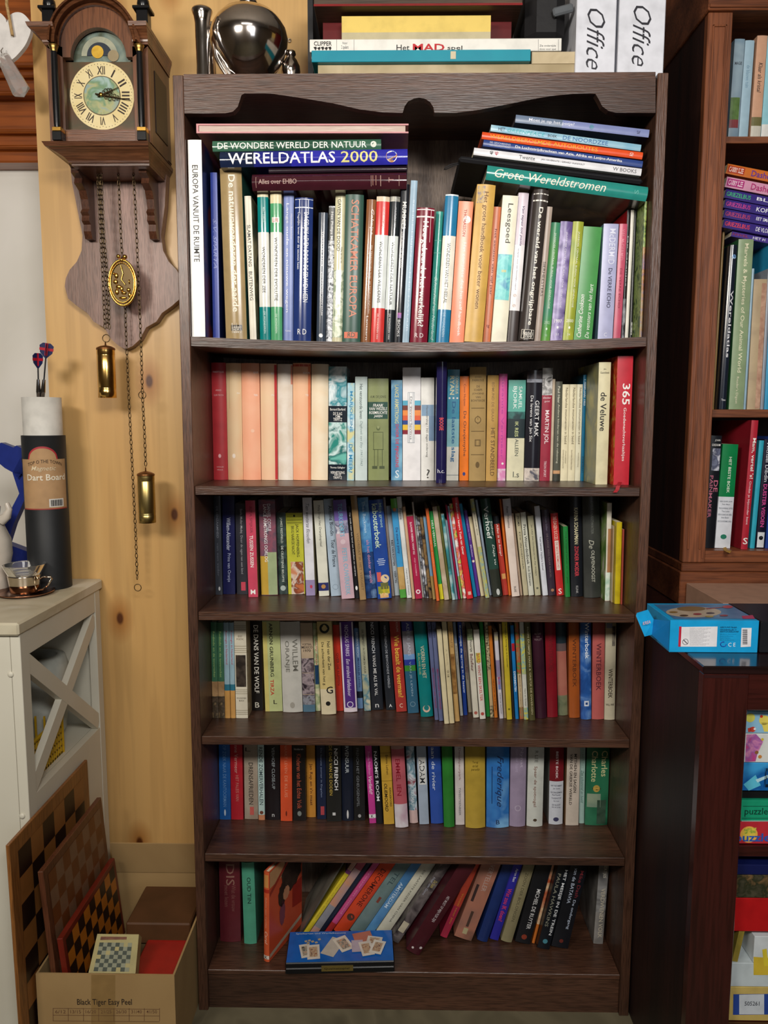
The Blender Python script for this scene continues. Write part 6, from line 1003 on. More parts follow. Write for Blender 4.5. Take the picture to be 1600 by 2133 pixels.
R1 = ring(a, w_*.7); R2 = ring(b, w_); tip = b+t*.014
mb.add(R1+R2+[tip], [[0, 1, 2, 3, 4, 5]]+[[i, (i+1) % 6, (i+1) % 6+6, i+6] for i in range(6)]+[[i+6, (i+1) % 6+6, 12] for i in range(6)], gl); mb.build('prism_body', cr_)
MB().tube([P(6, 118, .222), P(2, 106, .226), P(6, 100, .2365)], .0012, M('b8b4b0', .3, 1), 6).build('hook', cr_)
# ---------------------------------------------------------------- white cabinet, left
WHT = M('cfcab8/d8d4c4@3', .45); CT = .91
wc = thing('side_cabinet', (-.95, .09, 0), 'white painted side cabinet with an open crossed side, left of the wall clock', 'cabinet')
X0 = -.735; xw = -1.35; Yw0, Yw1 = -.105, .302
MB().box((xw, Yw0-.012, CT-.026), (X0+.004, Yw1+.01, CT), M('c8c0a8/bcb298/d4cebc@8', .4, bump=.1), .004).build('cabinet_top', wc)
fr = MB()
fr.box((X0-.02, Yw0, 0), (X0, Yw0+.035, CT-.0265), WHT, .001); fr.box((X0-.02, Yw1-.03, 0), (X0, Yw1, CT-.0265), WHT, .001)
fr.box((X0-.019, Yw0+.035, CT-.075), (X0-.001, Yw1-.03, CT-.0265), WHT); fr.box((X0-.019, Yw0+.035, .50), (X0-.001, Yw1-.03, .54), WHT)
fr.box((X0-.019, Yw0+.035, .0), (X0-.001, Yw1-.03, .5), WHT); fr.build('side_frame', wc)
def bar(y0, z0, y1, z1, w, x0, x1, m):
    a = Vector((0, y0, z0)); b = Vector((0, y1, z1)); t = (b-a).normalized(); nn = Vector((0, -t.z, t.y))*w/2
    return MB().prism([Vector((x1, p.y, p.z)) for p in (a-nn, b-nn, b+nn, a+nn)], (x0-x1, 0, 0), m)
bar(Yw0+.03, CT-.09, Yw1-.03, .555, .034, X0-.018, X0-.002, WHT).build('cross_bar', wc)
bar(Yw0+.03, .555, Yw1-.03, CT-.09, .034, X0-.0175, X0-.0025, WHT).build('cross_bar', wc)
MB().box((xw, Yw0, 0), (X0-.0205, Yw0+.016, CT-.0265), WHT).build('front_panel', wc)
MB().box((xw, Yw1-.008, 0), (X0-.0205, Yw1, CT-.0265), WHT).build('back_panel', wc)
MB().box((xw, Yw0+.0165, .525), (X0-.0205, Yw1-.0085, .54), WHT).build('cabinet_shelf', wc)
for v in (1405, 1700): 
    p = P(22 if v < 1500 else 46, v, Yw0-.001); MB().sphere(p, .006, WHT, 12, (1, .5, 1)).build('screw_cap', wc)
yb_ = M('c8a020', .4); 
bk = thing('yellow_basket', (-.83, .06, .5403), 'yellow plastic lattice basket inside the white cabinet', 'basket')
mb = MB()
bx0, bx1, by0, by1, bz0, bz1 = -.91, -.765, -.03, .13, .5403, .625
for i in range(15):
    y = by0+(by1-by0)*i/14; mb.box((bx1-.003, y-.002, bz0), (bx1, y+.002, bz1), yb_)
for i in range(8):
    x = bx0+(bx1-bx0)*i/7; mb.box((x-.002, by0, bz0), (x+.002, by0+.003, bz1), yb_); mb.box((x-.002, by1-.003, bz0), (x+.002, by1, bz1), yb_)
for i in range(6):
    z = bz0+.004+(bz1-bz0-.01)*i/5; mb.box((bx1-.003, by0, z-.002), (bx1, by1, z+.002), yb_); mb.box((bx0, by0, z-.002), (bx1, by0+.003, z+.002), yb_)
mb.box((bx0, by0, bz0), (bx1, by1, bz0+.003), yb_); mb.build('basket_wall', bk)
MB().box((bx0, by0-.004, bz1-.004), (bx1+.004, by0+.004, bz1+.004), yb_, .002).box((bx1-.004, by0+.004, bz1-.004), (bx1+.004, by1, bz1+.004), yb_, .002).build('basket_rim', bk)
o = MB().lathe([(.05, 0), (.062, .02), (.07, .1), (.075, .17), (.066, .2), (.05, .205), (.048, .2), (.06, .17), (.055, .02), (0, .015)], (-.86, .212, .5403), M('b8bcb4', .4), 32).build('storage_jar', origin=(-.86, .212, .5403)); tag(o, 'pale grey round jar inside the white cabinet behind the yellow basket', 'jar')
# ---------------------------------------------------------------- things on the white cabinet
tb = thing('dart_board_tube', (-.816, .215, CT), 'cardboard tube with a black wrap and white top, holding a rolled dart board', 'tube')
k = .0437; c = (-.816, .215, CT+.0005); zt = P(77, 828, .20).z-CT; zw = P(77, 908, .18).z-CT
MB().lathe([(k+.004, 0), (k+.004, zw), (k+.0005, zw+.0005)], c, M('1c1e20', .55), 48).build('black_wrap', tb)
MB().lathe([(k-.001, zw-.03), (k-.001, zt), (k-.004, zt), (k-.004, zt-.01), (0, zt-.011)], c, M('cfccc4', .5), 48).build('tube_end', tb)
mb = MB(); rr = k+.0046; AO = R(27)
def cyl(z0, z1, a0, a1, m, r_=rr, n=16, zf=None):
    vs = []; 
    for i in range(n+1):
        a = R(a0+(a1-a0)*i/n)
        for z in (z0, zf(a) if zf else z1): vs.append((c[0]+r_*math.sin(a+AO), c[1]-r_*math.cos(a+AO), z))
    mb.add(vs, [[2*i, 2*i+2, 2*i+3, 2*i+1] for i in range(n)], m, True)
zz_ = lambda v: P(90, v, .17).z
kr = M('b08c64', .7)
cyl(zz_(1060), zz_(957), -75, 60, kr)
a1_ = R(38); cyl(zz_(957), 0, -47, 33, M('a83038', .5), rr+.0001, 24, lambda a: zz_(957)+math.sqrt(max(0, 1-((a-R(-7))/R(40))**2))*(zz_(930)-zz_(957)))
cyl(zz_(957), 0, -43, 29, kr, rr+.0003, 24, lambda a: zz_(957)+math.sqrt(max(0, 1-((a-R(-7))/R(36))**2))*(zz_(934)-zz_(957)))
cyl(zz_(1062), zz_(1059.5), -75, 60, M('9c4038', .6), rr+.0002)
def cyl_text(s_, a0, a1, z0, z1, m, bold=0, shear=0, arch=0):
    tv, tf = text_geo(s_, bold, shear); vs = []
    for a, b in tv:
        t = AO+R(a0+(a1-a0)*a); z = z0+(z1-z0)*b+arch*(1-(2*a-1)**2); vs.append((c[0]+(rr+.0007)*math.sin(t), c[1]-(rr+.0007)*math.cos(t), z))
    mb.add(vs, tf, m)
cyl_text('TOP O THE TOWN', -48, 44, zz_(972), zz_(965), M('3c2c1c', .6), 0, 0, .008)
cyl_text('Magnetic', -38, 26, zz_(983), zz_(971), M('d8c8a8', .6), 0, .3); cyl_text('Dart Board', -52, 54, zz_(1001), zz_(988), M('e4dcc8', .6), .03)
for i in range(14): cyl(zz_(1055), zz_(1042), 8+i*2.4, 9.2+i*2.4+(i % 3)*.3, M('141414', .6), rr+.0008, 1)
cyl(zz_(1057), zz_(1040), 4, 45, M('d8d4cc', .6), rr+.0004, 6); mb.build('label', tb)
# darts
for (u, v, du, lab, rot) in ((79, 758, -2, 'left dart with a union flag flight standing on the tube', -20), (96, 737, 2, 'right dart with a union flag flight standing on the tube', 15)):
    top = P(u, v, .2); base = Vector((c[0]+(.004 if du > 0 else -.004)+.002, .205, CT+zt-.009)); dt = thing('dart', base, lab, 'dart', 'darts on the tube'); t = (top-base).normalized()
    L_ = (top-base).length
    MB().tube([base, base+t*.02, base+t*.022, base+t*.05], .003, M('b0b0b4', .15, 1), 10, rs=[.004, .005, .0055, .0035]).build('barrel', dt)
    MB().tube([base+t*.05, base+t*(L_-.01)], .0018, M('1c1c20', .4), 6).build('shaft', dt)
    s1 = Vector((math.cos(R(rot)), math.sin(R(rot)), 0)); s1 = (s1-t*s1.dot(t)).normalized(); s2 = t.cross(s1)
    mb = MB(); fm = M('1c2450', .3); rd = M('a81c2c', .3)
    for s_, w_ in ((s1, 1), (-s1, 1), (s2, 1), (-s2, 1)):
        f0 = top-t*.012; nrm = t.cross(s_)*.0006
        mb.prism([f0, f0+s_*.013+t*.014, f0+s_*.015+t*.03, f0+s_*.008+t*.036, f0+t*.036], nrm, fm)
        mb.add([f0+n_+s_*a+t*b for n_ in (nrm*1.3, -nrm*.3) for a, b in ((0, .019), (.0148, .019), (.0148, .025), (0, .025))], [[0, 1, 2, 3], [4, 5, 6, 7]], rd)
        mb.add([f0+n_+s_*a+t*b for n_ in (nrm*1.4, -nrm*.4) for a, b in ((0, .006), (.003, .009), (.003, .036), (0, .036))], [[0, 1, 2, 3], [4, 5, 6, 7]], rd)
    mb.build('flight', dt)
# blue plastic gadget
bl = M('1c2c78', .35); Yz = .255
bt = thing('blue_holder', P(30, 1050, Yz)*1.0+Vector((0, 0, 0)), 'folded blue plastic stand leaning behind the dart board tube', 'plastic stand')
seg = lambda pts, nm, d=.022: MB().prism([P(u, v, Yz) for u, v in pts], (0, d, 0), bl).build(nm, bt)
seg([(-12, 930), (2, 922), (28, 932), (34, 928), (46, 934), (48, 948), (44, 955), (48, 990), (40, 1000), (28, 985), (10, 975), (-8, 960)], 'stand_head')
seg([(26, 985), (42, 955), (52, 980), (56, 1030), (28, 1092), (10, 1150), (-14, 1150), (8, 1090), (40, 1028)], 'stand_arm')
seg([(6, 1130), (60, 1150), (64, 1182), (2, 1165)], 'stand_foot', .03)
vz = MB().lathe([(.03, 0), (.036, .004), (.03, .02), (.036, .05), (.044, .085), (.042, .12), (.03, .15), (.02, .17), (.024, .195), (.012, .2), (0, .2)], (P(-14, 1200, .17).x, .17, CT+.0003), M('c8bfb2', .25), 36); vz.tube([P(2, 1085, .165), P(14, 1075, .165), P(19, 1060, .165), P(14, 1048, .165)], .008, M('c8bfb2', .25), 10, rs=[.012, .010, .007, .005])
tag(vz.build('ceramic_jug', origin=(P(-14, 1200, .17).x, .17, CT)), 'cream ceramic jug with a short spout at the left edge of the photo', 'jug')
# glass cup in a silver holder on a saucer
cc = Vector((-.838, .135, CT)); ROSE = M('b07c60', .2, 1); SIL = M('d0c4b4', .12, 1)
sc_ = MB().lathe([(.03, 0), (.05, .001), (.062, .006), (.063, .008), (.05, .0035), (0, .003)], cc+Vector((0, 0, .0004)), ROSE, 48).build('saucer', origin=cc); tag(sc_, 'copper coloured saucer under the glass tea cup', 'saucer')
cp = thing('tea_cup', cc+Vector((0, 0, .005)), 'glass tea cup in a silver handled holder on a copper saucer', 'cup')
MB().lathe([(.0265, .002), (.029, .025), (.033, .042), (.044, .063), (.0455, .064), (.046, .063), (.036, .042), (.031, .02), (.027, .001)], cc+Vector((0, 0, .0055)), M('f2f2f0', .02, 0, 0, None, .95), 48).build('glass', cp)
mb = MB().lathe([(.028, 0), (.0315, .001), (.0335, .02), (.036, .038), (.0365, .040), (.0355, .040)], cc+Vector((0, 0, .0052)), SIL, 48)
h0 = cc+Vector((.036, -.006, .036)); mb.tube([h0, h0+Vector((.012, -.003, .006)), h0+Vector((.03, -.008, .0075)), h0+Vector((.033, -.009, .004)), h0+Vector((.022, -.006, -.012)), h0+Vector((.01, -.003, -.022)), h0+Vector((-.003, 0, -.026))], .0022, SIL, 8); mb.build('cup_holder', cp)
# ---------------------------------------------------------------- carton with boards on the floor
CB = M('a88a5c/9c7e52@5', .85); BH = .2; bx0, bx1, by0, by1 = -.7175, -.4385, -.150, .21; t = .004
ct = thing('carton', ((bx0+bx1)/2, 0, 0), 'open brown cardboard carton with black print, on the floor beside the bookcase', 'carton')
mb = MB(); mb.box((bx0, by0, 0), (bx1, by0+t, BH), CB); mb.box((bx0, by1-t, 0), (bx1, by1, BH), CB); mb.box((bx0, by0+t, 0), (bx0+t, by1-t, BH), CB); mb.box((bx1-t, by0+t, 0), (bx1, by1-t, BH), CB); mb.box((bx0+t, by0+t, 0), (bx1-t, by1-t, t), CB)
ik = M('2c2018', .8); ft = lambda s_, u0, u1, v0, v1: front_text(mb, s_, u0, u1, v0, v1, by0-.0005, ik, .02)
ft('Black Tiger Easy Peel', 161, 275, 2081, 2097)
mm = M('6c4c34', .8)
for v in (2100, 2114, 2126): front_quad(mb, [(110, v), (332, v+2), (332, v+3), (110, v+1)], by0-.0004, mm)
for i in range(8): u = 110+i*31.7; front_quad(mb, [(u, 2100), (u+1, 2100), (u+1, 2127), (u, 2127)], by0-.0004, mm)
for i, s_ in enumerate(('6/12', '13/15', '16/20', '21/25', '26/30', '31/40', '41/50')): front_text(mb, s_, 115+i*31.7, 137+i*31.7, 2104, 2111, by0-.0005, mm)
front_quad(mb, [(190, 2030), (240, 2031), (240, 2170), (190, 2170)], by0-.0003, M('96784a', .4))
mb.build('carton_body', ct)
mb = MB(); T = Matrix.Translation((0, by1-t-.001, BH)) @ Matrix.Rotation(R(14), 4, 'X'); mb.box((bx0+.03, -.003, 0), (bx1-.001, 0, .09), CB, T=T); mb.build('carton_flap', ct)
def board(name, y0, y1, z0, z1, xb_, xt_, thick, frame, sq1, sq2, n, mar, label, m=8, cols=None):
    """board standing on edge: bottom at x = xb_, top at x = xt_, its squares face +x"""
    H = math.hypot(z1-z0, xt_-xb_); ang = math.atan2(xt_-xb_, z1-z0)
    T = Matrix.Translation((xb_, y0, z0)) @ Matrix.Rotation(ang, 4, 'Y')
    W_ = y1-y0; ro = thing(name, T @ Vector((0, W_/2, 0)), label, 'game board', 'chequered boards by the carton')
    MB().box((-thick, 0, 0), (0, W_, H), frame, .001, T=T).build('board_frame', ro)
    mb = MB(); cw = (W_-2*mar)/n; ch = (H-2*mar)/m
    for i in range(n):
        for j in range(m):
            y = mar+i*cw; z = mar+j*ch; mb.quad([T @ Vector((.0004, a, b)) for a, b in ((y, z), (y+cw, z), (y+cw, z+ch), (y, z+ch))], (sq1, sq2)[(i+j) % 2])
    mb.build('squares', ro)
board('draughts_board', -.205, .165, .0005, .505, -.7210, -.7265, .007, wood('7c4c24', '94602f', 'z', 1, .4), M('8c5a2c', .4), M('24130c', .4), 6, .03, 'largest chequered board, orange brown and black, outside the carton against the white cabinet', 8)
board('chess_board', -.140, .165, .0075, .412, -.668, -.697, .011, wood('5c3420', '6c4028', 'z', 1, .4), M('7c5c44', .4), M('6c3c1c', .4), 8, .018, 'brown and beige chequered board standing in the carton', 10)
board('checker_board', -.138, .150, .0075, .268, -.640, -.6655, .012, M('6c2014', .35), M('b86c1c', .35), M('24120c', .35), 9, .012, 'small orange and black chequered board with a red edge in the carton', 8)
q = [PZ(147, 2026, .187), PZ(281, 2030, .187), PZ(297, 1931, .235), PZ(181, 1945, .235)]
for p in q: p.x = max(p.x, -.62)
q[1].y = q[0].y; q[2].y = q[3].y
n_ = (q[1]-q[0]).cross(q[3]-q[0]).normalized(); cs = thing('travel_chess_set', sum(q, Vector())/4-n_*.02, 'small cream boxed chess set with a green grey board, lying in the carton', 'chess set')
mb = MB().prism(q, -n_*.024, M('a89c68', .5)); mb.build('chess_box', cs)
mb = MB(); L2 = lambda a, b: q[0]*(1-a)*(1-b)+q[1]*a*(1-b)+q[2]*a*b+q[3]*(1-a)*b+n_*.0005
for i in range(8):
    for j in range(7):
        a0, b0 = .1+i*.095, .04+j*.105
        if (i*3+j*5) % 11 == 4: continue
        mb.quad([L2(a0, b0), L2(a0+.095, b0), L2(a0+.095, b0+.105), L2(a0, b0+.105)], M(('3c4438', '8a8c74')[(i+j) % 2], .5))
mb.quad([L2(.1, .84), L2(.72, .86), L2(.72, .93), L2(.1, .93)], M('5c3020/7c4c30@60', .5)); mb.build('chess_squares', cs)
o = MB().box((-.545, -.115, .13), (-.448, .01, .162), M('9c1410', .35), .003).build('red_box'); tag(o, 'glossy red flat box lying in the carton beside the chess set', 'box')
o = MB().box((-.60, .03, .135), (-.455, .17, .185), M('4c3018/5c3a20@8', .6), .003).build('brown_album'); tag(o, 'dark brown album lying at the back of the carton', 'album')
o = MB().box((-.620, -.125, .006), (-.447, .195, .128), M('6a5638', .8)).build('carton_filling'); tag(o, 'brown packed papers under the boxes in the carton', 'papers')
se = MB().tube([P(603, 84, .311)+Vector((.0035*math.cos(a*.6283), 0, .0035*math.sin(a*.6283))) for a in range(10)], .0011, M('b8b0a4', .3, 1), 6, closed=True).build('screw_eye')
tag(se, 'tiny steel screw eye in the plywood wall right of the silver teapot', 'screw')
# ---------------------------------------------------------------- right hand cabinets
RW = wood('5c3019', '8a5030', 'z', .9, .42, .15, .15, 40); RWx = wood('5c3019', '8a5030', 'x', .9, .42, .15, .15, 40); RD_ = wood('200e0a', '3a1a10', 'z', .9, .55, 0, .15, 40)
UY = .15; UX0, UX1 = P(1449, 600, UY).x, 1.35; UZ0 = P(1405, 1258, UY).z; UB = .50
uc = thing('upper_bookcase', ((UX0+UX1)/2, .32, UZ0), 'red brown wooden book cabinet standing on the lower cabinet at the right', 'cabinet')
XS = P(1498, 600, UY).x; ZP = P(1500, 1172, UY).z; ZK = P(1500, 25, UY).z; ZW = P(1500, 1192, UY-.012).z
MB().box((UX0+.001, UY+.022, UZ0+.08), (UX0+.018, UB, ZK-.001), RD_).build('side_panel', uc)  # left side's shade is put into this darker wood colour
mb = MB(); mb.box((UX0, UY, ZP), (XS, UY+.021, ZK), RW, .0015)
mb.box((UX0+.009, UY-.003, ZP+.03), (UX0+.0125, UY, ZK-.025), RW, .001); mb.box((XS-.0155, UY-.003, ZP+.03), (XS-.012, UY, ZK-.025), RW, .001); mb.box((UX0+.009, UY-.003, ZK-.029), (XS-.012, UY, ZK-.025), RW, .001); mb.box((XS-.008, UY-.002, ZP+.01), (XS-.006, UY, ZK-.01), RW)
mb.build('stile', uc)
mb = MB(); mb.box((UX0-.004, UY-.008, ZK+.0005), (UX1, UB, 2.35), RWx, .002); mb.box((UX0-.002, UY-.012, ZK+.004), (UX1, UY-.0082, ZK+.012), RWx, .001); mb.build('head_board', uc)
mb = MB(); mb.box((UX0-.008, UY-.012, UZ0+.0005), (UX1, UB, ZW), RWx, .002); mb.box((UX0-.003, UY-.006, ZW+.0002), (UX1, UB, ZP-.0005), RWx, .002); mb.build('plinth', uc)
MB().box((XS+.0003, UY+.004, ZP), (UX1, UY+.020, P(1550, 1146, UY).z-.002), RWx, .001).build('bottom_rail', uc)
zS1, zS2 = P(1550, 284, UY+.022).z, P(1550, 853, UY+.022).z; zBt = P(1550, 1144, UY+.03).z
for z, th2 in ((zS1, .014), (zS2, .0175)): MB().box((UX0+.0185, UY+.022, z-th2), (UX1, UB-.01, z), RWx, .001).build('shelf', uc)
MB().box((UX0+.0185, UY+.0215, zBt-.014), (UX1, UB-.01, zBt), RWx).build('bottom_board', uc)
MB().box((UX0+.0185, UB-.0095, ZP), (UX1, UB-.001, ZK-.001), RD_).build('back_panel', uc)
def rb_(c, lab, u0, u1, vb, ut, vt, tx=(), **o): return th(c, lab, u0, u1, vb, ut, vt, tx, **o)
CASE_BACK = UB-.012
shelf_row([
 rb_('5c7c94/8ca0ac/6c8090@8', 'blue grey cover with a small pine tree, leftmost', 1517, 1538, 283, 1531, 82, [('#', 200, 245, -.5, .4, '4c6438/5c7844@60'), ('#', 245, 262, -.5, .4, '7c3c40'), ('MAGIE', 131, .3, 0, .7, '2c3440', 'h')]),
 rb_('9cb8c8', 'pale ice blue book beside the pine tree cover', 1539, 1558, 283, 1553, 85, [('de blauwe tuin', 135, 180, 0, .4, '7c9cb0')]),
 rb_('c89c80', 'peach book lettered Klaar als kristal', 1563, 1584, 283, 1579, 75, [('Klaar als kristal', 130, 190, 0, .4, '3c2c28', 'd', 0, .2), ('#', 240, 258, -.5, .5, '6c6844'), ('#', 258, 283, -.5, .5, 'c8c4b8')]),
 rb_('8cc0cc', 'light turquoise book at the right edge', 1585, 1610, 283, 1599, 75, [('#', 255, 283, -.5, .5, 'd8d8d4')]),
], 'books on the upper right shelf', 'in the right cabinet', lambda x: zS1, 'fix', UY+.035, .2, ZK)
shelf_row([
 rb_('8a6c3c', 'narrow gold brown book half hidden by the cabinet frame', 1483, 1490, 852, 1506, 478, [], y=UY+.055),
 rb_('1c2230', 'black atlas lettered Wereldatlas with a pale blue globe', 1490, 1512, 852, 1514, 511, [('Wereldatlas', 604, 743, .12, .42, 'e8e8ec', 'd', .02), ('@', 535, .3, .05, 1, '8cb4dc/4c7cb4/c8dcec@90'), ('Times', 832, .3, 0, .6, 'e8e8ec', 'h')], r=.003, rough=.18, hard=1),
 rb_('8ca07c', 'tall sage green book lettered Marvels & Mysteries', 1518, 1549, 852, 1543, 499, [('Marvels & Mysteries of Our Animal World', 508, 774, .0, .34, 'e8e4c4', 'd', .01), ("Reader's Digest", 783, 840, -.05, .2, 'e0dcc0')], r=.002, hard=1, s='2c5c38'),
 rb_('8cacc0', 'very thin pale blue book beside the sage green one', 1549, 1554, 852, 1573, 560, []),
 rb_('b8a484/a89478@20', 'beige book with a worn wood coloured spine', 1556, 1583, 852, 1573, 582, [('#', 590, 850, .1, .5, 'a8806c/c8a48c@60')]),
 rb_('8c94a0', 'grey book right of the beige one', 1584, 1591, 852, 1596, 560, []),
 rb_('2c94c0', 'bright blue tall book at the right edge', 1592, 1606, 852, 1603, 487, []),
], 'books on the middle right shelf', 'in the right cabinet', lambda x: zS2, 'fix', UY+.03, .2, zS1-.02)
shelf_row([
 rb_('16181f', 'black book with pink lettering and a grey portrait', 1466, 1488, 1142, 1482, 908, [('JOHN', 918, .22, .1, .5, WH, 'h'), ('GRISHAM', 927, .22, 0, .8, WH, 'h'), ('#', 934, 980, -.3, .45, '8088a0/4c5068/c8ccd8@60'), ('DE', 1000, 1024, .2, .4, 'c87088', 'd', .02), ('PAINMAKER', 990, 1078, -.22, .3, 'c87088', 'd', .02)]),
 rb_('d8dce4', 'white book with a green top lettered HET BESTE BOEK', 1489, 1521, 1141, 1506, 926, [('HET BESTE BOEK', 952, 1026, .05, .18, 'e0ecdc', 'd', .02), ('@', 1117, .2, 0, .8, '2c7c64')]+[(t_, v, .11, 0, w, '5c6470', 'h') for t_, v, w in (('EEN GOED JAAR', 1044, .8), ('Peter Mayle', 1050, .5), ('TROUWRING OPTIE', 1058, .9), ('Tina Locke', 1064, .5), ('EEN KANS IN HEEL', 1071, .9), ('Anne Baxter', 1077, .5), ('DE DUIVENMOORD', 1085, .9))], b=[(926, 1034, '0c7c44')]),
 rb_('b02838', 'tall red book lettered Mam, vertel \'s!', 1543, 1557, 1148, 1566, 876, [("Mam, vertel 's!", 913, 998, .1, .6, WH, 'd', .03), ('Omdat je bijzonder bent', 1003, 1095, .0, .4, 'f0dce0'), ('S', 1130, 1.0, .05, .7, WH, 'h', .02)], y=UY+.025, hard=1, s='8c1c28', d=.22),
 rb_('34a8c0', 'thin turquoise paperback between the red and the black book', 1562, 1572, 1142, 1582, 918, []),
 rb_('16142a', 'black paperback lettered DUISTER VISIOEN in pink', 1574, 1592, 1142, 1593, 916, [('Michael Dibdin', 923, 1003, 0, .4, 'd8dce4'), ('DUISTER VISIOEN', 1008, 1097, 0, .44, 'd84c98', 'd', .03), ('#', 1108, 1140, -.4, .4, 'd8dce0'), ('@', 1120, .25, 0, 1, '14141c')]),
 rb_('1c3c8c', 'dark blue paperback at the right edge', 1594, 1606, 1142, 1613, 910, []),
], 'books on the lower right shelf', 'in the right cabinet', lambda x: zBt, 'fix', UY+.04, .16, zS2-.02)
# tilted pile of paperbacks
GST = 'paperbacks piled flat in the right cabinet'
specs = [(340, 362, 'c86c2c', 'orange paperback, uppermost of the pile in the right cabinet', [('#', .02, .3, -.35, .35, 'a83820'), ('CARRY SLEE', .04, .28, 0, .5, 'f0e0d8', 'd', .02), ('Dashen', .42, .8, 0, .6, '5c2c8c', 'd', .03)]),
 (367, 390, 'd094b0', 'pink paperback under the orange one in the right cabinet', [('#', .02, .3, -.35, .35, 'a82c74'), ('CARRY SLEE', .04, .28, 0, .5, 'f0e0e8', 'd', .02), ('Dashen', .42, .8, 0, .6, 'a82468', 'd', .03)])]
for i, (nm, cc_) in enumerate((('BLIJF', '3cb074'), ('KOPPEN', 'c83c8c'), ('EET SMAKELIJK', 'b83c64'), ('DE VLOEK VAN', 'e03c4c'))):
    v = 393+i*20.6; specs.append((v, v+19.4, '3a2c7c', f'violet paperback lettered {nm} in the pile in the right cabinet', [('GRIEZELBUS', .02, .42, 0, .5, cc_, 'd', .02), (nm, .52, .9, 0, .5, 'e4e4f0', 'd', .02)]))
for v0, v1, c_, l_, t_ in specs:
    flat_book((1514-(v0-340)*.06, v0), (1514-(v0-340)*.06, v1), (1636, v0+24), (1636, v1+24), UY+.03, .14, c_, l_, t_, hard=0)
flat_book((1524, 481), (1524, 493), (1640, 503.5), (1640, 515), UY+.04, .14, '4c3c8c', 'violet paperback lettered HET H, lowest of the pile in the right cabinet', [('NWEL', .02, .3, 0, .5, '8c1c3c', 'd', .02), ('HET H', .38, .6, 0, .5, 'e4e4f0', 'd', .02)], hard=0)
# ---------------------------------------------------------------- lower cabinet
LZ = UZ0; _q = PZ(1468, 1387, LZ); LY0 = _q.y; LX0 = P(1448, 1750, LY0).x; LS = LY0+.028; print('LOWER', LX0, LY0, LZ)
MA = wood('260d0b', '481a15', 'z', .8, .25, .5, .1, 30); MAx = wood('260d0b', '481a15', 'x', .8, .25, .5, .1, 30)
lc = thing('lower_cabinet', (.95, .08, 0), 'dark mahogany open cabinet full of puzzle boxes, bottom right', 'cabinet')
MB().box((LX0-.002, LY0-.002, LZ-.014), (1.35, UB, LZ), wood('1c0e0e', '30181a', 'x', .8, .12, .6, .05, 30), .002).build('cabinet_top', lc)
MB().box((LX0, LY0+.021, 0), (LX0+.018, UB, LZ-.0145), wood('160a09', '28110e', 'z', .8, .5, 0, .1, 30)).build('side_panel', lc)  # side kept dim by a darker wood colour than the front
XO = P(1538, 1800, LY0).x
mb = MB(); mb.box((LX0, LY0, 0), (XO, LY0+.0205, LZ-.0145), MA, .001); mb.box((XO+.0002, LY0, P(1570, 1480, LY0).z), (1.35, LY0+.0205, LZ-.0145), MAx, .001)
mb.box((LX0+.0015, LY0-.0006, P(1500, 1412, LY0).z), (XO-.002, LY0, LZ-.016), wood('1c0c0c', '3a1818', 'x', .8, .35, .2, .1, 30)); mb.build('front_frame', lc)
zsh1, zsh0 = P(1570, 1760, LS-.002).z, P(1570, 1796, LS-.01).z
MB().box((LX0+.0185, LY0+.022, zsh1-.02), (1.35, .40, zsh1), MAx, .001).build('shelf', lc)
MB().box((LX0+.0185, LY0+.022, .10), (1.35, .40, P(1570, 2129, LS-.002).z), MAx).build('bottom_board', lc)
MB().box((LX0+.0185, .401, .0), (1.35, .415, LZ-.0145), MA).build('back_panel', lc)
gx0 = XO+.0005
def gbox(v0, v1, c, lab, x0=gx0, deco=(), d=.22, Y=LS, x1=.95, side=None, name='puzzle_box', under=None):
    z1 = P(1575, v0, Y).z; z0 = P(1575, v1, Y).z
    if under is not None: z0 = under+.0006
    mb = MB().box((x0, Y, z0), (x1, Y+d, z1-.0005), M(c, .3), .0008)
    for q in deco:
        if q[0] == 't': front_text(mb, *q[1:6], Y-.0006-(.0004 if len(q) > 9 else 0), M(q[6], .4), q[7] if len(q) > 7 else 0, q[8] if len(q) > 8 else 0)
        elif q[0] == 'q': front_quad(mb, q[1], Y-.0004-q[3]*.0002, M(q[2], .4))
        elif q[0] == 'c':
            p = P(q[1], q[2], Y); r_ = q[3]*(Y-CY)/1600; mb.add([(p.x+r_*math.cos(i*.3142), Y-.0004-q[5]*.0002, p.z+r_*math.sin(i*.3142)) for i in range(20)], [list(range(20))], M(q[4], .4))
    tag(mb.build(name), lab, 'puzzle box', 'puzzle and game boxes in the lower right cabinet'); return z1
zt = gbox(1712, 1759.5, 'c4303c', 'red puzzle box with a yellow sun and blue letters, under the green one', deco=[('c', 1560, 1738, 19, 'f0b850', 0), ('c', 1560, 1737, 14, 'e8cc50', 1), ('q', [(1550, 1726), (1576, 1724), (1574, 1735), (1552, 1737)], '5c9c3c/e8cc50@200', 2), ('t', 'puzzle', 1532, 1604, 1736, 1758, '2c5cb8', .05, 0, 1)], under=zsh1+.0003)
zt2 = gbox(1667, 1711.5, '1c9c74', 'green puzzle box lettered puzzle, on the red puzzle box', deco=[('t', 'puzzle', 1551, 1599, 1683, 1701, '0c3c30'), ('q', [(1548, 1679), (1640, 1679), (1640, 1680), (1548, 1680)], '0c4c38', 0), ('q', [(1545, 1704), (1640, 1704), (1640, 1705), (1545, 1705)], '0c4c38', 0), ('q', [(1545, 1709.5), (1640, 1709.5), (1640, 1711), (1545, 1711)], 'd0d8d4', 0)], under=zt)
zt2b = gbox(1648, 1666, '16181a', 'dark filler for the shaded gap between the blue and the green puzzle box', Y=LS+.006, under=zt2, d=.18)  # block put in for the black gap, shade given as colour
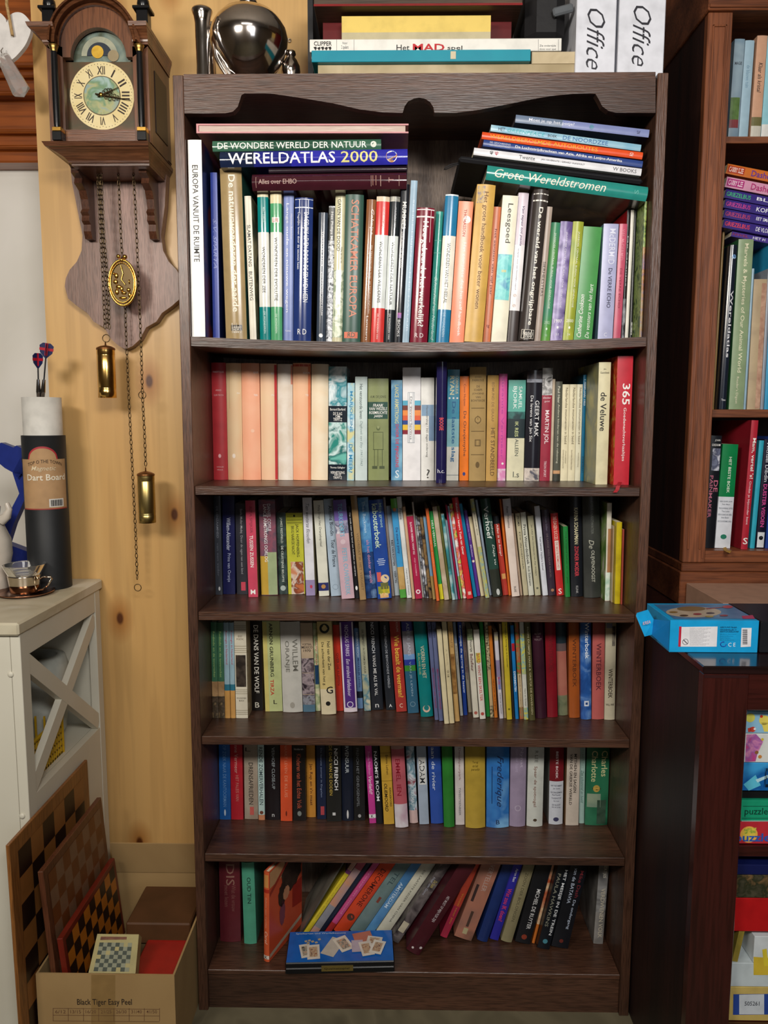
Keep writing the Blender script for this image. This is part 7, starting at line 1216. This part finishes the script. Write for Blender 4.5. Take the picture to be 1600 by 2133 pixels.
zt3 = gbox(1589, 1647, '1c74c0/1458a0/3c9cd8@12', 'blue puzzle box with a pale blue cup picture', deco=[('q', [(1549, 1634), (1574, 1614), (1585, 1636), (1560, 1647)], '5cc0dc', 0), ('q', [(1574, 1624), (1600, 1614), (1600, 1620), (1578, 1630)], 'b8e0ec', 1), ('t', 'NETTE', 1594, 1606, 1640, 1600, '101c30', .03)], under=P(1575, 1648, LS).z)
zt4 = gbox(1528, 1588, 'd8dcd8', 'white box with a pink and purple swirl, under the seaside box', deco=[('q', [(1555, 1530), (1575, 1529), (1590, 1545), (1578, 1570), (1574, 1586), (1552, 1587)], 'c03c78/9c5ca0/d88cb0@70', 0), ('c', 1576, 1567, 4, '8c5c34', 1), ('c', 1588, 1540, 3, 'd8c03c', 1), ('c', 1583, 1576, 4, 'c88440', 1)], under=zt3)
gbox(1481, 1527.5, '8cbcd8', 'bright seaside picture box with yellow shapes and a red fish, topmost in the cabinet', deco=[('c', 1563, 1495, 10, 'd0cc5c', 0), ('c', 1592, 1500, 11, 'e0d060', 0), ('q', [(1586, 1505), (1604, 1505), (1602, 1524), (1592, 1524)], 'e0d060', 0), ('c', 1586, 1492, 3.2, 'c83c24', 1), ('c', 1568, 1519, 6, 'c84434', 1), ('q', [(1558, 1517), (1565, 1515), (1565, 1524), (1559, 1525)], 'c84434', 1), ('c', 1572, 1518, 2.6, 'e8e8e8', 2)], under=zt4)
zbb = P(1570, 2129, LS-.002).z
y_ = gbox(2056, 2127, 'ccb468', 'yellow box with a blue and white label, lowest in the lower cabinet', deco=[('q', [(1528, 2071), (1640, 2070), (1640, 2113), (1527, 2114)], '2c4ca0', 0), ('q', [(1540, 2072), (1592, 2071), (1592, 2113), (1540, 2113)], 'd0d8e0', 1), ('t', '505261', 1551, 1582, 2086, 2095, '5c6068', .03, 0, 1)], under=zbb+.0003, x0=XO+.0005)
y2 = gbox(2006, 2051, 'c8d4d8', 'white box lying on the yellow box with the blue label', under=y_)
y3 = gbox(1950, 2004, 'd4dce0', 'white and yellow box with a big yellow letter, on the white box', x0=P(1570, 1990, LS).x, deco=[('q', [(1570, 1993), (1640, 1998), (1640, 2031), (1570, 2031)], 'd8bc3c', 0), ('q', [(1588, 1978), (1597, 1976), (1600, 2003), (1606, 2003), (1606, 2012), (1592, 2013)], 'e0cc3c', 1)], under=y2)
zr = gbox(1871, 1941, 'b8181c', 'plain red flat box above the leaning yellow booklet', under=P(1575, 1941, LS).z, Y=LS)
T = Matrix.Translation((XO+.014, LS+.003, y2+.001)) @ Matrix.Rotation(R(9), 4, 'Y')
CASE_BACK = .28
mb = MB().box((0, 0, 0), (.010, .2, zr-.001-y2-.053), M('a8903c/8a7c34@30', .4), T=T)
tag(mb.build('yellow_booklet', origin=T @ Vector((.005, .1, 0))), 'yellow booklet leaning under the red box in the lower cabinet', 'booklet')
zp = zr+.0708*0
y4 = P(1575, 1871, LS).z
y5 = gbox(1823, 1862, '4c4838/2c3020/7c6040@50', 'dim landscape puzzle box under the navy one', under=y4)
gbox(1801, 1822, '141c50', 'navy flat box just below the shelf of the lower cabinet', under=y5)
# ---------------------------------------------------------------- blue craft box on the lower cabinet
_q = PZ(1396, 1359, LZ); Y = _q.y; Xa = P(1397, 1292, Y).x; Xb = P(1582, 1291, Y).x; H1 = P(1397, 1292, Y).z; D1 = PZ(1500, 1257.5, H1).y-Y; print('CRAFT', Xa, Xb, Y, H1, D1)
bb = thing('craft_box', ((Xa+Xb)/2, Y+D1/2, LZ), 'bright blue craft kit box with an open end flap, on the mahogany cabinet', 'box')
BL = M('18a0dc', .35); BLd = M('1474b4', .35)
mb = MB().box((Xa, Y, LZ+.0004), (Xb, Y+D1, H1), BL, .0006); ds = M('e8e8ec', .4)
Yq = Y-.0005; ft = lambda s_, u0, u1, v0, v1, c, b=0: front_text(mb, s_, u0, u1, v0, v1, Yq-.0002, M(c, .5), b)
front_quad(mb, [(1419, 1306), (1495, 1305), (1493, 1347), (1417, 1347)], Yq, ds); front_quad(mb, [(1415, 1305), (1420, 1305), (1418, 1347), (1413, 1347)], Yq-.0001, M('c02840', .4))
for i in range(14): ft('Dit product bevat kleine onderdelen niet', 1437, 1481-(i*7) % 20, 1308+i*2.7, 1309.6+i*2.7, '6c6c74')
ft('AllROUND Bedph', 1500, 1535, 1305, 1309, '105078', .02); ft('CECILIENALLEE 17', 1500, 1534, 1310, 1313.5, '105078', .02); ft('40474 DUSSELDORF', 1500, 1539, 1314, 1317.5, '105078', .02)
for i in range(4): ft('Made in Germany', 1500, 1534-(i*6) % 14, 1320+i*4, 1322+i*4, '1c80b0')
ft('C E', 1517, 1532, 1339, 1347, 'e0f0f8', .01)
mb.tube([P(1507+6*math.cos(a*.42), 1342+5*math.sin(a*.42), Yq) for a in range(13)], .0007, M('1840a0', .4), 5)
front_quad(mb, [(1545, 1308), (1566, 1308), (1564, 1347), (1543, 1348)], Yq, ds)
for i in range(16): front_quad(mb, [(1547, 1311+i*2.0), (1557, 1311+i*2.0), (1557, 1312+i*2.0+(i % 3)*.2), (1547, 1312+i*2.0)], Yq-.0002, M('1c1c20', .5))
mb.tube([P(1428+6*math.cos(a*.524), 1337+6*math.sin(a*.524), Yq-.0003) for a in range(12)], .0004, M('3c3c44', .5), 4, closed=True); front_quad(mb, [(1423, 1333), (1424.5, 1332), (1433, 1341), (1432, 1342)], Yq-.0003, M('3c3c44', .5))
# picture on the lid: paint palette and brushes
def lid(pts, c, e=0): mb.add([PZ(u, v, H1+.0004+e*.0002) for u, v in pts], [list(range(len(pts)))], M(c, .3))
def lell(u, v, a, b, c, e): lid([(u+a*math.cos(i*.3142), v+b*math.sin(i*.3142)) for i in range(20)], c, e)
lid([(1362, 1259), (1520, 1259), (1572, 1289), (1404, 1289)], '3c6c98/5c84ac@10', 0); lell(1445, 1275, 58, 11, 'b8a894', 1); lell(1440, 1268, 30, 5, '7c6848', 2)
for u, v, c_ in ((1425, 1282, '3c3430'), (1453, 1279, '8c2c3c'), (1480, 1277, '3c2c3c'), (1478, 1284, 'a89048'), (1508, 1282, '8c1c2c'), (1403, 1275, '8c6c3c')): lell(u, v, 9, 1.8, c_, 3)
lell(1516, 1264, 11, 3, 'b04050', 3); lid([(1470, 1267), (1506, 1264), (1506, 1265.5), (1472, 1269)], '8c3c48', 3); lid([(1545, 1283), (1568, 1281), (1573, 1289), (1548, 1289)], 'b82c58', 2)
mb.build('box_body', bb)
mb = MB(); a0, a1_, b0, b1 = Vector((Xa, Y+.004, LZ+.012)), Vector((Xa, Y+D1-.004, LZ+.012)), Vector((Xa, Y+.004, H1-.001)), Vector((Xa, Y+D1-.004, H1-.001))
fl = [Vector((Xa-.0003, Y+.006, H1-.0012)), Vector((Xa-.0003, Y+D1-.004, H1-.0012)), P(1338, 1272, Y+.06), P(1325, 1277, Y+.045), P(1343, 1326, Y+.02), P(1357, 1322, Y+.02)]
s1 = [Vector((Xa-.0004, Y+.002, LZ+.001)), Vector((Xa-.0004, Y+D1-.002, LZ+.012)), P(1357, 1323, Y+.05), P(1360, 1325, Y+.03)]
mb.prism([Vector((Xa-.0004, Y+.002, LZ+.004)), Vector((Xa-.0004, Y+.002, H1-.002)), P(1362, 1290, Y+.05), P(1357, 1322, Y+.04)], (0, .0012, 0), BLd)
mb.prism([P(1362, 1290, Y+.049), P(1350, 1270, Y+.05), P(1327, 1277, Y+.045), P(1325, 1283, Y+.045), P(1343, 1326, Y+.03), P(1358, 1322, Y+.039)], (0, .0012, 0), BL)
mb.build('end_flap', bb)
mb = MB(); mb.text('KREA', P(1338, 1301, Y+.036)-Vector((0, .004, 0)), P(1354, 1297, Y+.036)-P(1338, 1301, Y+.036), Vector((0, 0, .006)), M('d8a8b0', .5), .03); mb.build('flap_lettering', bb)
o = MB().box((Xb+.003, Y-.002, LZ+.0004), (Xb+.14, Y+D1+.01, H1-.001), M('18191e', .4), .002).build('black_box'); tag(o, 'black box beside the blue craft box, cut off by the right edge', 'box')
o = MB().box((Xb+.003, Y+D1+.03, LZ+.0004), (Xb+.2, UY-.02, H1-.006), M('a8826c', .7), .001).build('wooden_box'); tag(o, 'pale wooden box behind the black box on the mahogany cabinet', 'box')
lf = MB(); lp = [PZ(u, v, zBt+.001) for u, v in ((1506, 1142), (1512, 1141), (1516, 1146), (1524, 1149), (1521, 1152), (1512, 1151), (1508, 1147))]
for i, p in enumerate(lp): p.z += .002*(i % 2)
lf.prism(lp, (0, 0, .0006), M('b08430', .7)); tag(lf.build('dry_leaf'), 'small dry yellow leaf on the bottom board of the right cabinet', 'leaf')
